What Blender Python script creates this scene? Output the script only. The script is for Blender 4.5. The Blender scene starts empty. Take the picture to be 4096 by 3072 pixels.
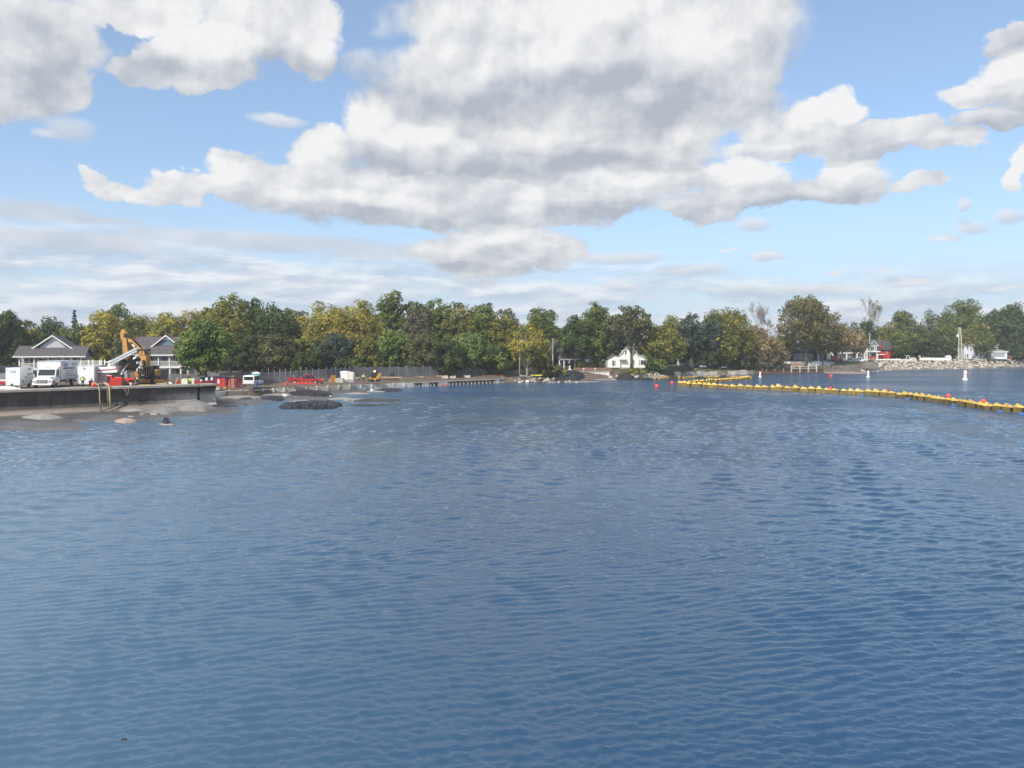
import bpy, bmesh, math, random
import numpy as np
from mathutils import Vector, Matrix

R = math.radians
C = bpy.context.scene.collection
scene = bpy.context.scene

# ------------------------------------------------------------------ camera
F, CXP, HYP, HC = 2988.0, 2048.0, 1390.0, 8.9      # focal length and horizon in pixels of a 4096 wide picture
cam_d = bpy.data.cameras.new('camera')
cam = bpy.data.objects.new('camera', cam_d)
C.objects.link(cam)
cam.location = (0, 0, HC)
cam.rotation_euler = (R(90), 0, 0)
cam_d.sensor_width = 36.0
cam_d.lens = 36.0 * F / 4096.0
cam_d.shift_y = -(1536.0 - HYP) / 4096.0
cam_d.clip_start = 0.5
cam_d.clip_end = 20000
scene.camera = cam

scene.view_settings.view_transform = 'Standard'
scene.view_settings.look = 'None'
scene.view_settings.gamma = 1
scene.view_settings.exposure = 0.0
scene.view_settings.use_curve_mapping = False

# ------------------------------------------------------------------ sun
SUN_EL = 40.0
SUN_H = (-0.50, -0.866)                    # where the sun stands, seen from the scene: behind and left of the camera
sun_d = bpy.data.lights.new('sun', 'SUN')
sun_d.energy = 5.0
sun_d.angle = R(0.5)
sun_d.color = (1.0, 0.94, 0.84)
sun = bpy.data.objects.new('sun', sun_d)
C.objects.link(sun)
sv = Vector((SUN_H[0] * math.cos(R(SUN_EL)), SUN_H[1] * math.cos(R(SUN_EL)), math.sin(R(SUN_EL))))
sun.rotation_euler = sv.to_track_quat('Z', 'Y').to_euler()
sun.location = (-60, -60, 80)

# ------------------------------------------------------------------ sky: physical blue plus procedural cloud decks
world = bpy.data.worlds.new('World')
scene.world = world
world.use_nodes = True
wt = world.node_tree
for n in list(wt.nodes):
    wt.nodes.remove(n)


class NT:
    """small helper to write node maths"""
    def __init__(s, tree):
        s.t = tree

    def node(s, kind, **kw):
        n = s.t.nodes.new(kind)
        for k, v in kw.items():
            setattr(n, k, v)
        return n

    def put(s, sock, v):
        if isinstance(v, bpy.types.NodeSocket):
            s.t.links.new(v, sock)
        elif v is not None:
            sock.default_value = v

    def m(s, op, a, b=None, c=None, clamp=False):
        n = s.node('ShaderNodeMath', operation=op)
        n.use_clamp = clamp
        s.put(n.inputs[0], a)
        s.put(n.inputs[1], b)
        s.put(n.inputs[2], c)
        return n.outputs[0]

    def v(s, op, a, b=None, c=None):
        n = s.node('ShaderNodeVectorMath', operation=op)
        s.put(n.inputs[0], a)
        s.put(n.inputs[1], b)
        s.put(n.inputs[2], c)
        return n.outputs['Value'] if op in ('DOT_PRODUCT', 'LENGTH', 'DISTANCE') else n.outputs['Vector']

    def xyz(s, a):
        n = s.node('ShaderNodeSeparateXYZ')
        s.put(n.inputs[0], a)
        return n.outputs

    def comb(s, x, y, z):
        n = s.node('ShaderNodeCombineXYZ')
        s.put(n.inputs[0], x)
        s.put(n.inputs[1], y)
        s.put(n.inputs[2], z)
        return n.outputs[0]

    def noise(s, vec, scale, detail=4.0, rough=0.55, dims='3D', dist=0.0):
        n = s.node('ShaderNodeTexNoise', noise_dimensions=dims)
        s.put(n.inputs['Vector'], vec)
        n.inputs['Scale'].default_value = scale
        n.inputs['Detail'].default_value = detail
        n.inputs['Roughness'].default_value = rough
        n.inputs['Distortion'].default_value = dist
        return n

    def smooth(s, x, a, b, lo=0.0, hi=1.0):
        n = s.node('ShaderNodeMapRange', interpolation_type='SMOOTHSTEP')
        s.put(n.inputs[0], x)
        s.put(n.inputs[1], a)
        s.put(n.inputs[2], b)
        s.put(n.inputs[3], lo)
        s.put(n.inputs[4], hi)
        return n.outputs[0]

    def lin(s, x, a, b, lo=0.0, hi=1.0):
        n = s.node('ShaderNodeMapRange')
        s.put(n.inputs[0], x)
        s.put(n.inputs[1], a)
        s.put(n.inputs[2], b)
        s.put(n.inputs[3], lo)
        s.put(n.inputs[4], hi)
        return n.outputs[0]

    def mix(s, f, a, b):
        n = s.node('ShaderNodeMix', data_type='RGBA')
        s.put(n.inputs[0], f)
        s.put(n.inputs[6], a)
        s.put(n.inputs[7], b)
        return n.outputs[2]


W = NT(wt)
tc = W.node('ShaderNodeTexCoord')
DIR = W.v('NORMALIZE', tc.outputs['Generated'])
dx, dy, dz = W.xyz(DIR)
AZ = W.m('ARCTAN2', dx, dy)
EL = W.m('ARCSINE', dz)


def ae(px, py):
    """photo position (2212 wide view) -> azimuth, elevation of that piece of sky"""
    tx = (px * 1.8517 - CXP) / F
    tz = (HYP - py * 1.8517) / F
    return math.atan2(tx, 1.0), math.atan2(tz, math.hypot(1.0, tx))


# distance-like vertical coordinate: cloud decks flatten towards the horizon
H = W.m('LOGARITHM', W.m('ADD', W.m('MAXIMUM', EL, -0.02), 0.10), math.e)
NP = W.comb(W.m('MULTIPLY', AZ, 1.0), W.m('MULTIPLY', H, 0.42), 0.0)      # noise space
WARP = W.v('SUBTRACT', W.noise(NP, 5.5, 5.0, 0.56).outputs['Color'], (0.5, 0.5, 0.5))
WARP2 = W.v('SUBTRACT', W.noise(W.v('ADD', NP, (7.3, 1.9, 4.0)), 17.0, 5.0, 0.62).outputs['Color'], (0.5, 0.5, 0.5))
ELF = W.lin(EL, 0.0, 0.35, 0.30, 1.0)                # clouds shrink with their distance
P0 = W.comb(AZ, EL, 0.0)
PW = W.v('ADD', P0, W.v('MULTIPLY', W.v('MULTIPLY', WARP, (0.13, 0.13, 0.0)), W.comb(ELF, ELF, 0.0)))
PW = W.v('ADD', PW, W.v('MULTIPLY', W.v('MULTIPLY', WARP2, (0.062, 0.064, 0.0)), W.comb(ELF, ELF, 0.0)))


def field(P, blobs):
    acc = None
    for (x, y, rx, ry) in blobs:
        a, e = ae(x, y)
        a1, _ = ae(x + 1, y)
        _, e1 = ae(x, y - 1)
        sx, sy = 1.0 / (rx * (a1 - a)), 1.0 / (ry * (e1 - e))
        q = W.v('MULTIPLY_ADD', P, (sx, sy, 0.0), (-a * sx, -e * sy, 0.0))
        d = W.v('DOT_PRODUCT', q, q)
        if acc is None:
            acc = d
        else:
            n = W.node('ShaderNodeMath', operation='SMOOTH_MIN')
            W.put(n.inputs[0], acc)
            W.put(n.inputs[1], d)
            n.inputs[2].default_value = 0.25
            acc = n.outputs[0]
    return W.m('SUBTRACT', 1.0, W.m('MINIMUM', acc, 3.0))      # 1 in the heart of a cloud, 0 at its edge

NEAR = [(40, 55, 200, 125), (15, 150, 140, 100), (150, 165, 70, 65), (300, 0, 200, 50),
        (345, 142, 100, 44), (450, 112, 125, 66), (570, 82, 140, 90), (640, 40, 120, 90), (665, 130, 75, 55),
        (430, 168, 115, 24),
        (1090, 40, 270, 105), (1420, 60, 310, 150), (1130, 170, 350, 115), (965, 120, 105, 70),
        (1570, 130, 130, 110), (1420, 230, 270, 90), (1180, 240, 300, 80),
        (2190, 55, 90, 38), (2190, 150, 100, 74), (2100, 185, 75, 36), (2170, 240, 120, 34)]
MID = [(845, 285, 105, 90), (1010, 320, 260, 72), (1220, 300, 290, 90), (1010, 358, 280, 32),
       (1420, 290, 170, 80), (1330, 340, 200, 50),
       (1650, 275, 52, 36), (1765, 257, 110, 66), (1835, 248, 46, 40), (1720, 308, 160, 30), (1925, 302, 125, 36),
       (2050, 300, 80, 28), (2212, 350, 26, 54)]
LOW = [(690, 360, 82, 60), (630, 415, 92, 54), (800, 430, 290, 62), (960, 425, 280, 66), (1100, 400, 280, 55),
       (505, 390, 82, 40), (385, 420, 82, 32), (275, 420, 78, 26), (230, 388, 32, 20), (440, 410, 110, 26),
       (1300, 412, 230, 70), (1440, 382, 110, 56), (1240, 455, 130, 36),
       (1140, 448, 40, 44), (1125, 490, 70, 50), (1085, 525, 145, 48), (990, 548, 125, 38), (1195, 545, 75, 30), (1040, 580, 120, 22),
       (1610, 387, 120, 58), (1640, 427, 170, 32), (1830, 402, 105, 44), (1860, 367, 68, 40), (1520, 455, 95, 30),
       (1740, 415, 120, 28), (1990, 405, 65, 15)]
SMALL = [(160, 275, 62, 34), (590, 262, 70, 14), (110, 285, 40, 14), (1630, 485, 38, 16), (1658, 556, 46, 12), (1490, 582, 75, 16), (1330, 556, 110, 15), (2080, 445, 20, 17),
         (2105, 488, 50, 18), (2030, 515, 50, 9), (2185, 463, 38, 18), (1570, 541, 34, 5), (1030, 606, 70, 20),
         (1340, 610, 40, 12), (1600, 625, 46, 18), (1740, 628, 120, 15), (1960, 605, 62, 10), (2160, 618, 50, 6),
         (1910, 582, 22, 7), (1800, 592, 25, 5), (570, 577, 45, 7), (100, 690, 36, 26)]
STRATUS = [(60, 455, 200, 24), (200, 478, 150, 10), (120, 520, 330, 26), (560, 520, 320, 22), (850, 545, 150, 18)]


DARK = [(55, 150, 140, 75), (40, 50, 90, 40), (480, 160, 130, 26), (610, 150, 90, 24), (1150, 225, 330, 40), (1280, 180, 230, 40),
        (890, 222, 100, 38), (890, 368, 170, 24), (1160, 355, 210, 24), (750, 472, 190, 24), (1010, 470, 150, 26),
        (1300, 460, 120, 26), (1700, 330, 100, 14), (1690, 445, 160, 15), (1950, 322, 110, 12), (1500, 468, 70, 18),
        (1040, 578, 110, 12), (2190, 205, 110, 20), (2190, 84, 80, 13), (2130, 260, 100, 22), (1380, 250, 120, 30)]
BRIGHT = [(430, 95, 130, 45), (560, 40, 90, 40), (680, 70, 70, 55), (1130, 25, 190, 40), (1500, 90, 130, 80), (1220, 100, 90, 60),
          (800, 255, 48, 48), (870, 300, 100, 30), (690, 345, 62, 42), (790, 435, 160, 16), (1138, 445, 38, 46), (1100, 500, 80, 26),
          (1350, 385, 90, 28), (1770, 225, 95, 44), (1838, 240, 40, 28), (1640, 265, 32, 22), (1630, 365, 85, 26),
          (1850, 375, 60, 30), (2190, 120, 75, 38), (2205, 345, 22, 38), (480, 375, 70, 22), (1150, 300, 120, 22)]


def deck(P, blobs, edge0, edge1, fuzz, off=0.04):
    """cover and sunlit share of one cloud deck"""
    c = field(P, blobs)
    s = field(W.v('ADD', P, (-0.5 * off, off, 0.0)), blobs)
    c2 = W.m('MULTIPLY_ADD', FB, fuzz, c)
    a = W.smooth(c2, edge0, edge1)
    lit = W.m('SUBTRACT', c, s)
    return a, lit, c


FBN = W.noise(W.v('ADD', NP, (3.1, 0.0, 9.0)), 13.0, 7.0, 0.58).outputs['Fac']      # ragged outlines
FB = W.m('SUBTRACT', FBN, 0.5)
BIL = W.noise(W.v('ADD', NP, (5.1, 2.0, 1.0)), 9.0, 3.5, 0.50).outputs['Fac']
BILS = W.noise(W.v('ADD', NP, (5.1 - 0.016, 2.0 + 0.030, 1.0)), 9.0, 3.5, 0.50).outputs['Fac']
FBS = W.noise(W.v('ADD', NP, (3.1 - 0.009, 0.016, 9.0)), 13.0, 7.0, 0.58).outputs['Fac']
FINE = W.m('SUBTRACT', FBN, FBS)
EMB = W.m('SUBTRACT', BIL, BILS)                     # light and shade on the billows

sky = W.node('ShaderNodeTexSky', sky_type='NISHITA')
sky.sun_disc = False
sky.sun_elevation = R(SUN_EL)
sky.sun_rotation = math.atan2(SUN_H[0], SUN_H[1])
sky.altitude = 200
sky.air_density = 1.0
sky.dust_density = 1.0
sky.ozone_density = 1.4
SKYSTR = 0.15

# cloud colours: radiance relative to the sky texture's own scale
def cc(r, g, b):
    return (r / SKYSTR, g / SKYSTR, b / SKYSTR, 1)


BR = cc(0.93, 0.925, 0.92)
DK = cc(0.46, 0.50, 0.57)
col = W.v('MULTIPLY', sky.outputs['Color'], (0.98, 1.07, 1.17))
col = W.mix(0.22, col, cc(0.66, 0.85, 1.05))
# thin bright vapour towards the horizon
col = W.mix(W.smooth(EL, 0.26, -0.01, 0.0, 0.72), col, cc(0.56, 0.72, 0.91))


def lay(col, a, litv, bright, dark, opacity=1.0):
    shade = W.mix(litv, dark, bright)
    return W.mix(W.m('MULTIPLY', a, opacity), col, shade)


# scattered cumulus beyond the picture's frame, all round the sky
gen = W.noise(W.v('ADD', NP, (1.7, 5.2, 2.0)), 2.6, 7.0, 0.6)
genS = W.noise(W.v('ADD', NP, (1.7 - 0.03, 5.2 + 0.05, 2.0)), 2.6, 7.0, 0.6)
inframe = W.m('MULTIPLY', W.smooth(W.m('ABSOLUTE', AZ), 0.72, 0.62), W.smooth(EL, 0.50, 0.42))
ga = W.m('MULTIPLY', W.smooth(gen.outputs['Fac'], 0.47, 0.60), W.m('SUBTRACT', 1.0, inframe))
gl = W.m('MULTIPLY_ADD', W.m('SUBTRACT', gen.outputs['Fac'], genS.outputs['Fac']), 5.0, 0.5, clamp=True)
col = lay(col, ga, gl, BR, DK)

# horizon bank
hb = W.noise(W.comb(AZ, W.m('MULTIPLY', EL, 4.2), 0.3), 7.0, 6.0, 0.6)
hbS = W.noise(W.comb(W.m('SUBTRACT', AZ, 0.012), W.m('MULTIPLY_ADD', EL, 4.2, 0.035), 0.3), 7.0, 6.0, 0.6)
ha = W.m('MULTIPLY', W.smooth(hb.outputs['Fac'], 0.30, 0.54), W.smooth(W.m('MULTIPLY_ADD', AZ, 0.050, EL), 0.145, 0.070))
hl = W.m('MULTIPLY_ADD', W.m('SUBTRACT', hb.outputs['Fac'], hbS.outputs['Fac']), 4.5, 0.48, clamp=True)
col = lay(col, ha, hl, cc(0.90, 0.93, 0.97), cc(0.52, 0.60, 0.74), 0.9)

TP = W.v('ADD', P0, W.v('MULTIPLY', W.v('MULTIPLY', WARP, (0.09, 0.07, 0.0)), W.comb(ELF, ELF, 0.0)))
TONE = W.m('SUBTRACT', W.smooth(field(TP, BRIGHT), -0.8, 1.1, 0.0, 0.42), W.smooth(field(TP, DARK), -1.1, 1.0, 0.0, 0.30))


def tone(l, kl, base, ke):
    t = W.m('MULTIPLY_ADD', W.m('MAXIMUM', W.m('MINIMUM', l, 1.2), -0.8), kl, base)
    t = W.m('MULTIPLY_ADD', EMB, ke, t)
    t = W.m('MULTIPLY_ADD', FINE, 1.9, t)
    return W.m('ADD', t, TONE, clamp=True)


ST = W.v('ADD', P0, W.v('MULTIPLY', WARP, (0.10, 0.022, 0.0)))
a, l, c = deck(ST, STRATUS, -0.35, 0.85, 1.1, 0.012)
col = lay(col, a, W.m('MULTIPLY_ADD', EMB, 2.0, 0.35, clamp=True), cc(0.80, 0.83, 0.89), cc(0.54, 0.61, 0.72), 0.85)
PS = W.v('ADD', P0, W.v('MULTIPLY', WARP, (0.03, 0.02, 0.0)))
PS = W.v('ADD', PS, W.v('MULTIPLY', WARP2, (0.026, 0.020, 0.0)))
a, l, c = deck(PS, SMALL, -0.35, 0.95, 1.3, 0.010)
col = lay(col, a, W.m('MULTIPLY_ADD', l, 0.25, 0.30, clamp=True), cc(0.84, 0.86, 0.90), cc(0.50, 0.57, 0.69), 0.85)
a, l, c = deck(PW, LOW, -0.22, 0.38, 1.5, 0.026)
col = lay(col, a, tone(l, 0.22, 0.50, 1.3), BR, DK, 0.97)
a, l, c = deck(PW, MID, -0.20, 0.36, 1.5, 0.036)
col = lay(col, a, tone(l, 0.22, 0.50, 1.3), BR, DK, 0.97)
a, l, c = deck(PW, NEAR, -0.22, 0.36, 1.0, 0.055)
col = lay(col, a, tone(l, 0.22, 0.46, 1.3), BR, DK, 0.97)

# below the horizon: dull ground tone
col = W.mix(W.smooth(EL, -0.01, -0.05), col, cc(0.16, 0.20, 0.25))
bg = W.node('ShaderNodeBackground')
W.put(bg.inputs['Color'], col)
bg.inputs['Strength'].default_value = SKYSTR
world.cycles.sampling_method = 'MANUAL'
world.cycles.sample_map_resolution = 512
wo = W.node('ShaderNodeOutputWorld')
wt.links.new(bg.outputs[0], wo.inputs['Surface'])

# ================================================================== helpers
rng = np.random.default_rng(7)
random.seed(7)


def X(sx, D):
    return (sx - CXP) / F * D


def Z(sy, D):
    return HC - (sy - HYP) / F * D


def pt(sx, sy, D):
    return Vector((X(sx, D), D, Z(sy, D)))


def wd(sy):
    """distance of the water surface seen at that picture row"""
    return HC * F / (sy - HYP)


MATS = {}


def mat(name, col, rough=0.7, var=0.12, scale=1.5, metal=0.0, bump=0.0, bscale=None, spec=0.4, coat=0.0, alpha=1.0, col2=None, detail=5.0,
        lo=0.35, hi=0.65, stretch=None):
    """procedural material: two tones of the thing's own colour mixed by noise, optional fine relief"""
    if name in MATS:
        return MATS[name]
    m = bpy.data.materials.new(name)
    m.use_nodes = True
    t = NT(m.node_tree)
    b = m.node_tree.nodes['Principled BSDF']
    tcn = t.node('ShaderNodeTexCoord').outputs['Object']
    if stretch:
        tcn = t.v('MULTIPLY', tcn, stretch)
    n = t.noise(tcn, scale, detail, 0.6).outputs['Fac']
    a = tuple(max(0.0, c * (1 - var)) for c in col) + (1,)
    z = tuple(min(1.0, c * (1 + var)) for c in (col2 or col)) + (1,)
    t.put(b.inputs['Base Color'], t.mix(t.lin(n, lo, hi), a, z))
    b.inputs['Roughness'].default_value = rough
    b.inputs['Metallic'].default_value = metal
    b.inputs['Specular IOR Level'].default_value = spec
    if coat:
        b.inputs['Coat Weight'].default_value = coat
        b.inputs['Coat Roughness'].default_value = 0.08
    if alpha < 1:
        b.inputs['Alpha'].default_value = alpha
    if bump:
        bn = t.node('ShaderNodeBump')
        bn.inputs['Strength'].default_value = 1.0
        bn.inputs['Distance'].default_value = bump
        t.put(bn.inputs['Height'], t.noise(tcn, bscale or scale * 5, 5.0, 0.6).outputs['Fac'])
        m.node_tree.links.new(bn.outputs[0], b.inputs['Normal'])
    MATS[name] = m
    return m


class MB:
    """collects simple shapes into one mesh"""
    def __init__(s, T=None):
        s.v, s.f, s.T = [], [], T

    def add(s, vs, fs):
        o = len(s.v)
        if s.T is not None:
            vs = [s.T @ Vector(p) for p in vs]
        s.v += [tuple(p) for p in vs]
        s.f += [tuple(i + o for i in f) for f in fs]
        return s

    def bx(s, x0, x1, y0, y1, z0, z1):
        return s.add([(x0, y0, z0), (x1, y0, z0), (x1, y1, z0), (x0, y1, z0), (x0, y0, z1), (x1, y0, z1), (x1, y1, z1), (x0, y1, z1)],
                     [(0, 3, 2, 1), (4, 5, 6, 7), (0, 1, 5, 4), (1, 2, 6, 5), (2, 3, 7, 6), (3, 0, 4, 7)])

    def prism(s, poly, a0, a1, axis='y'):
        """poly: (x,z) for axis y, (y,z) for axis x, (x,y) for axis z; extruded from a0 to a1"""
        n = len(poly)
        area = sum(poly[i][0] * poly[(i + 1) % n][1] - poly[(i + 1) % n][0] * poly[i][1] for i in range(n))
        if (area < 0) == (axis != 'y'):
            poly = poly[::-1]
        put = {'y': lambda p, a: (p[0], a, p[1]), 'x': lambda p, a: (a, p[0], p[1]), 'z': lambda p, a: (p[0], p[1], a)}[axis]
        vs = [put(p, a0) for p in poly] + [put(p, a1) for p in poly]
        fs = [tuple(range(n))[::-1], tuple(range(n, 2 * n))] + [(i, (i + 1) % n, n + (i + 1) % n, n + i) for i in range(n)]
        if axis == 'y':
            fs = [f[::-1] for f in fs]
            fs = [f[::-1] for f in fs]
        return s.add(vs, fs)

    def tube(s, path, r, n=6, cap=True):
        path = [Vector(p) for p in path]
        rs = r if isinstance(r, (list, tuple)) else [r] * len(path)
        vs, fs = [], []
        for i, p in enumerate(path):
            d = (path[min(i + 1, len(path) - 1)] - path[max(i - 1, 0)]).normalized()
            a = d.cross(Vector((0, 0, 1)) if abs(d.z) < 0.9 else Vector((1, 0, 0))).normalized()
            b = d.cross(a)
            for k in range(n):
                t = 2 * math.pi * k / n
                vs.append(p + (a * math.cos(t) + b * math.sin(t)) * rs[i])
        for i in range(len(path) - 1):
            for k in range(n):
                fs.append((i * n + k, i * n + (k + 1) % n, (i + 1) * n + (k + 1) % n, (i + 1) * n + k))
        if cap:
            fs.append(tuple(range(n)))
            fs.append(tuple(range((len(path) - 1) * n, len(path) * n))[::-1])
        return s.add(vs, fs)

    def bar(s, p, q, w, h=None):
        """square beam from p to q"""
        p, q = Vector(p), Vector(q)
        d = (q - p).normalized()
        a = d.cross(Vector((0, 0, 1)) if abs(d.z) < 0.95 else Vector((0, 1, 0))).normalized()
        b = a.cross(d)
        h = h or w
        vs = [o + a * (i * w / 2) + b * (j * h / 2) for o in (p, q) for i, j in ((-1, -1), (1, -1), (1, 1), (-1, 1))]
        return s.add(vs, [(0, 1, 2, 3), (7, 6, 5, 4), (0, 4, 5, 1), (1, 5, 6, 2), (2, 6, 7, 3), (3, 7, 4, 0)])

    def lathe(s, prof, c=(0, 0, 0), n=12, axis='z'):
        vs, fs = [], []
        for r, z in prof:
            for k in range(n):
                t = 2 * math.pi * k / n
                u, w = r * math.cos(t), r * math.sin(t)
                vs.append({'z': (c[0] + u, c[1] + w, c[2] + z), 'y': (c[0] + u, c[1] + z, c[2] + w), 'x': (c[0] + z, c[1] + u, c[2] + w)}[axis])
        for i in range(len(prof) - 1):
            for k in range(n):
                fs.append((i * n + k, i * n + (k + 1) % n, (i + 1) * n + (k + 1) % n, (i + 1) * n + k))
        fs.append(tuple(range(n))[::-1])
        fs.append(tuple(range((len(prof) - 1) * n, len(prof) * n)))
        return s.add(vs, fs)

    def ball(s, c, r, n=12, m=8):
        r = r if isinstance(r, (tuple, list)) else (r, r, r)
        vs = [(c[0], c[1], c[2] - r[2])]
        for i in range(1, m):
            t = math.pi * i / m - math.pi / 2
            for k in range(n):
                a = 2 * math.pi * k / n
                vs.append((c[0] + r[0] * math.cos(t) * math.cos(a), c[1] + r[1] * math.cos(t) * math.sin(a), c[2] + r[2] * math.sin(t)))
        vs.append((c[0], c[1], c[2] + r[2]))
        e = len(vs) - 1
        fs = [(0, 1 + (k + 1) % n, 1 + k) for k in range(n)]
        for i in range(m - 2):
            for k in range(n):
                fs.append((1 + i * n + k, 1 + i * n + (k + 1) % n, 1 + (i + 1) * n + (k + 1) % n, 1 + (i + 1) * n + k))
        fs += [(e, 1 + (m - 2) * n + k, 1 + (m - 2) * n + (k + 1) % n) for k in range(n)]
        return s.add(vs, fs)

    def wheel(s, x, y, z, r, w):
        """wheel whose axle runs along local x, from x to x+w"""
        return s.lathe([(r * 0.80, 0), (r, w * 0.12), (r, w * 0.88), (r * 0.80, w)], (x, y, z), 16, 'x')

    def mesh(s, name, m, smooth=False):
        me = bpy.data.meshes.new(name)
        me.from_pydata(s.v, [], s.f)
        me.materials.append(m)
        bm = bmesh.new()
        bm.from_mesh(me)
        bmesh.ops.recalc_face_normals(bm, faces=bm.faces)
        bm.to_mesh(me)
        bm.free()
        if smooth:
            me.polygons.foreach_set('use_smooth', [True] * len(me.polygons))
        return me

    def build(s, name, m, parent=None, smooth=False, bevel=0.0):
        o = bpy.data.objects.new(name, s.mesh(name, m, smooth))
        C.objects.link(o)
        o.parent = parent
        if bevel:
            bv = o.modifiers.new('bevel', 'BEVEL')
            bv.width = bevel
            bv.segments = 2
            bv.limit_method = 'ANGLE'
        return o


def tag(o, label=None, cat=None, group=None, kind=None):
    if label:
        o['label'] = label
    if cat:
        o['category'] = cat
    if group:
        o['group'] = group
    if kind:
        o['kind'] = kind
    return o


def root(name, label, cat, loc=(0, 0, 0), rz=0.0, group=None):
    o = bpy.data.objects.new(name, None)
    C.objects.link(o)
    o.location = loc
    o.rotation_euler = (0, 0, rz)
    o.empty_display_size = 0.3
    return tag(o, label, cat, group)


def link_mesh(name, me, parent=None):
    o = bpy.data.objects.new(name, me)
    C.objects.link(o)
    o.parent = parent
    return o


def copy_tree(o, parent=None):
    c = o.copy()
    C.objects.link(c)
    c.parent = parent
    for ch in list(o.children):
        copy_tree(ch, c)
    return c


def np_mesh(name, V, Fc, m, smooth=False):
    """quads (n,4) or tris (n,3) from numpy"""
    me = bpy.data.meshes.new(name)
    k = Fc.shape[1]
    me.vertices.add(len(V))
    me.vertices.foreach_set('co', np.ascontiguousarray(V, dtype=np.float32).ravel())
    me.loops.add(len(Fc) * k)
    me.loops.foreach_set('vertex_index', np.ascontiguousarray(Fc, dtype=np.int32).ravel())
    me.polygons.add(len(Fc))
    me.polygons.foreach_set('loop_start', np.arange(0, len(Fc) * k, k, dtype=np.int32))
    me.polygons.foreach_set('loop_total', np.full(len(Fc), k, dtype=np.int32))
    if smooth:
        me.polygons.foreach_set('use_smooth', np.ones(len(Fc), dtype=bool))
    me.materials.append(m)
    me.update(calc_edges=True)
    return me


def grid_faces(nr, nc):
    i = np.arange(nr - 1)[:, None] * nc + np.arange(nc - 1)[None, :]
    return np.stack([i, i + 1, i + nc + 1, i + nc], -1).reshape(-1, 4)


_lat = np.random.default_rng(11).random((64, 64, 64)).astype(np.float32)


def vnoise(x, y, z=0.0):
    """smooth value noise in 0..1 (numpy)"""
    x, y = np.broadcast_arrays(np.asarray(x, float), np.asarray(y, float))
    z = np.broadcast_to(np.asarray(z, float), x.shape)
    xi, yi, zi = np.floor(x).astype(int), np.floor(y).astype(int), np.floor(z).astype(int)
    fx, fy, fz = x - xi, y - yi, z - zi
    fx, fy, fz = [f * f * (3 - 2 * f) for f in (fx, fy, fz)]
    r = 0
    for a in (0, 1):
        for b in (0, 1):
            for c in (0, 1):
                w = (fx if a else 1 - fx) * (fy if b else 1 - fy) * (fz if c else 1 - fz)
                r = r + w * _lat[(xi + a) % 64, (yi + b) % 64, (zi + c) % 64]
    return r


def fbm(x, y, z=0.0, o=4):
    r, a, t = 0, 0.5, 0
    for k in range(o):
        r = r + a * vnoise(np.asarray(x) * 2 ** k + 17.3 * k, np.asarray(y) * 2 ** k + 5.1 * k, np.asarray(z) * 2 ** k)
        t += a
        a *= 0.5
    return r / t


# ================================================================== materials used in many places
concrete = mat('concrete', (0.34, 0.32, 0.29), 0.9, 0.22, 0.5, bump=0.02, bscale=4)
concrete_dark = mat('recess_shade_concrete', (0.085, 0.078, 0.072), 0.85, 0.40, 0.35, bump=0.03, bscale=3, stretch=(1, 1, 0.4))
concrete_pale = mat('pale_concrete', (0.50, 0.48, 0.44), 0.9, 0.2, 0.9, bump=0.02, bscale=5)
white_paint = mat('white_paint', (0.78, 0.78, 0.77), 0.45, 0.03, 0.8, coat=0.2)
white_trim = mat('white_trim', (0.74, 0.74, 0.70), 0.6, 0.06, 2.0)
black_rubber = mat('black_rubber', (0.02, 0.02, 0.02), 0.8, 0.3, 4)
dark_metal = mat('dark_metal', (0.035, 0.036, 0.04), 0.55, 0.3, 3, metal=0.3)
steel = mat('galvanised_steel', (0.42, 0.43, 0.44), 0.5, 0.15, 4, metal=0.4)
glass_dark = mat('dark_glass', (0.02, 0.025, 0.03), 0.06, 0.2, 1, spec=0.8)
window_glass = mat('window_glass', (0.03, 0.035, 0.045), 0.05, 0.4, 0.6, spec=0.9)
red_paint = mat('red_paint', (0.42, 0.022, 0.022), 0.4, 0.12, 1.2, coat=0.3)
machine_yellow = mat('machine_yellow', (0.52, 0.23, 0.035), 0.5, 0.15, 1.0)
hivis = mat('hivis_lime', (0.55, 0.80, 0.05), 0.7, 0.08, 6)
orange_cloth = mat('orange_cloth', (0.75, 0.12, 0.02), 0.8, 0.1, 6)
timber = mat('weathered_timber', (0.36, 0.28, 0.19), 0.9, 0.3, 2, stretch=(1, 1, 0.2))
shingle = mat('grey_shingle', (0.105, 0.095, 0.10), 0.9, 0.25, 3, bump=0.02, bscale=8)
bark = mat('bark', (0.10, 0.085, 0.07), 0.95, 0.35, 1.5, bump=0.03, bscale=6)
bark_pale = mat('pale_bark', (0.27, 0.24, 0.20), 0.95, 0.3, 1.5, bump=0.02, bscale=6)
soil = mat('brown_soil', (0.155, 0.105, 0.072), 0.95, 0.35, 0.35, bump=0.06, bscale=1.2, col2=(0.24, 0.18, 0.13))
stone = mat('limestone', (0.43, 0.38, 0.32), 0.92, 0.25, 0.8, bump=0.05, bscale=2.5)
stone_dark = mat('grey_stone', (0.20, 0.175, 0.15), 0.92, 0.3, 0.8, bump=0.05, bscale=2.5)

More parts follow.
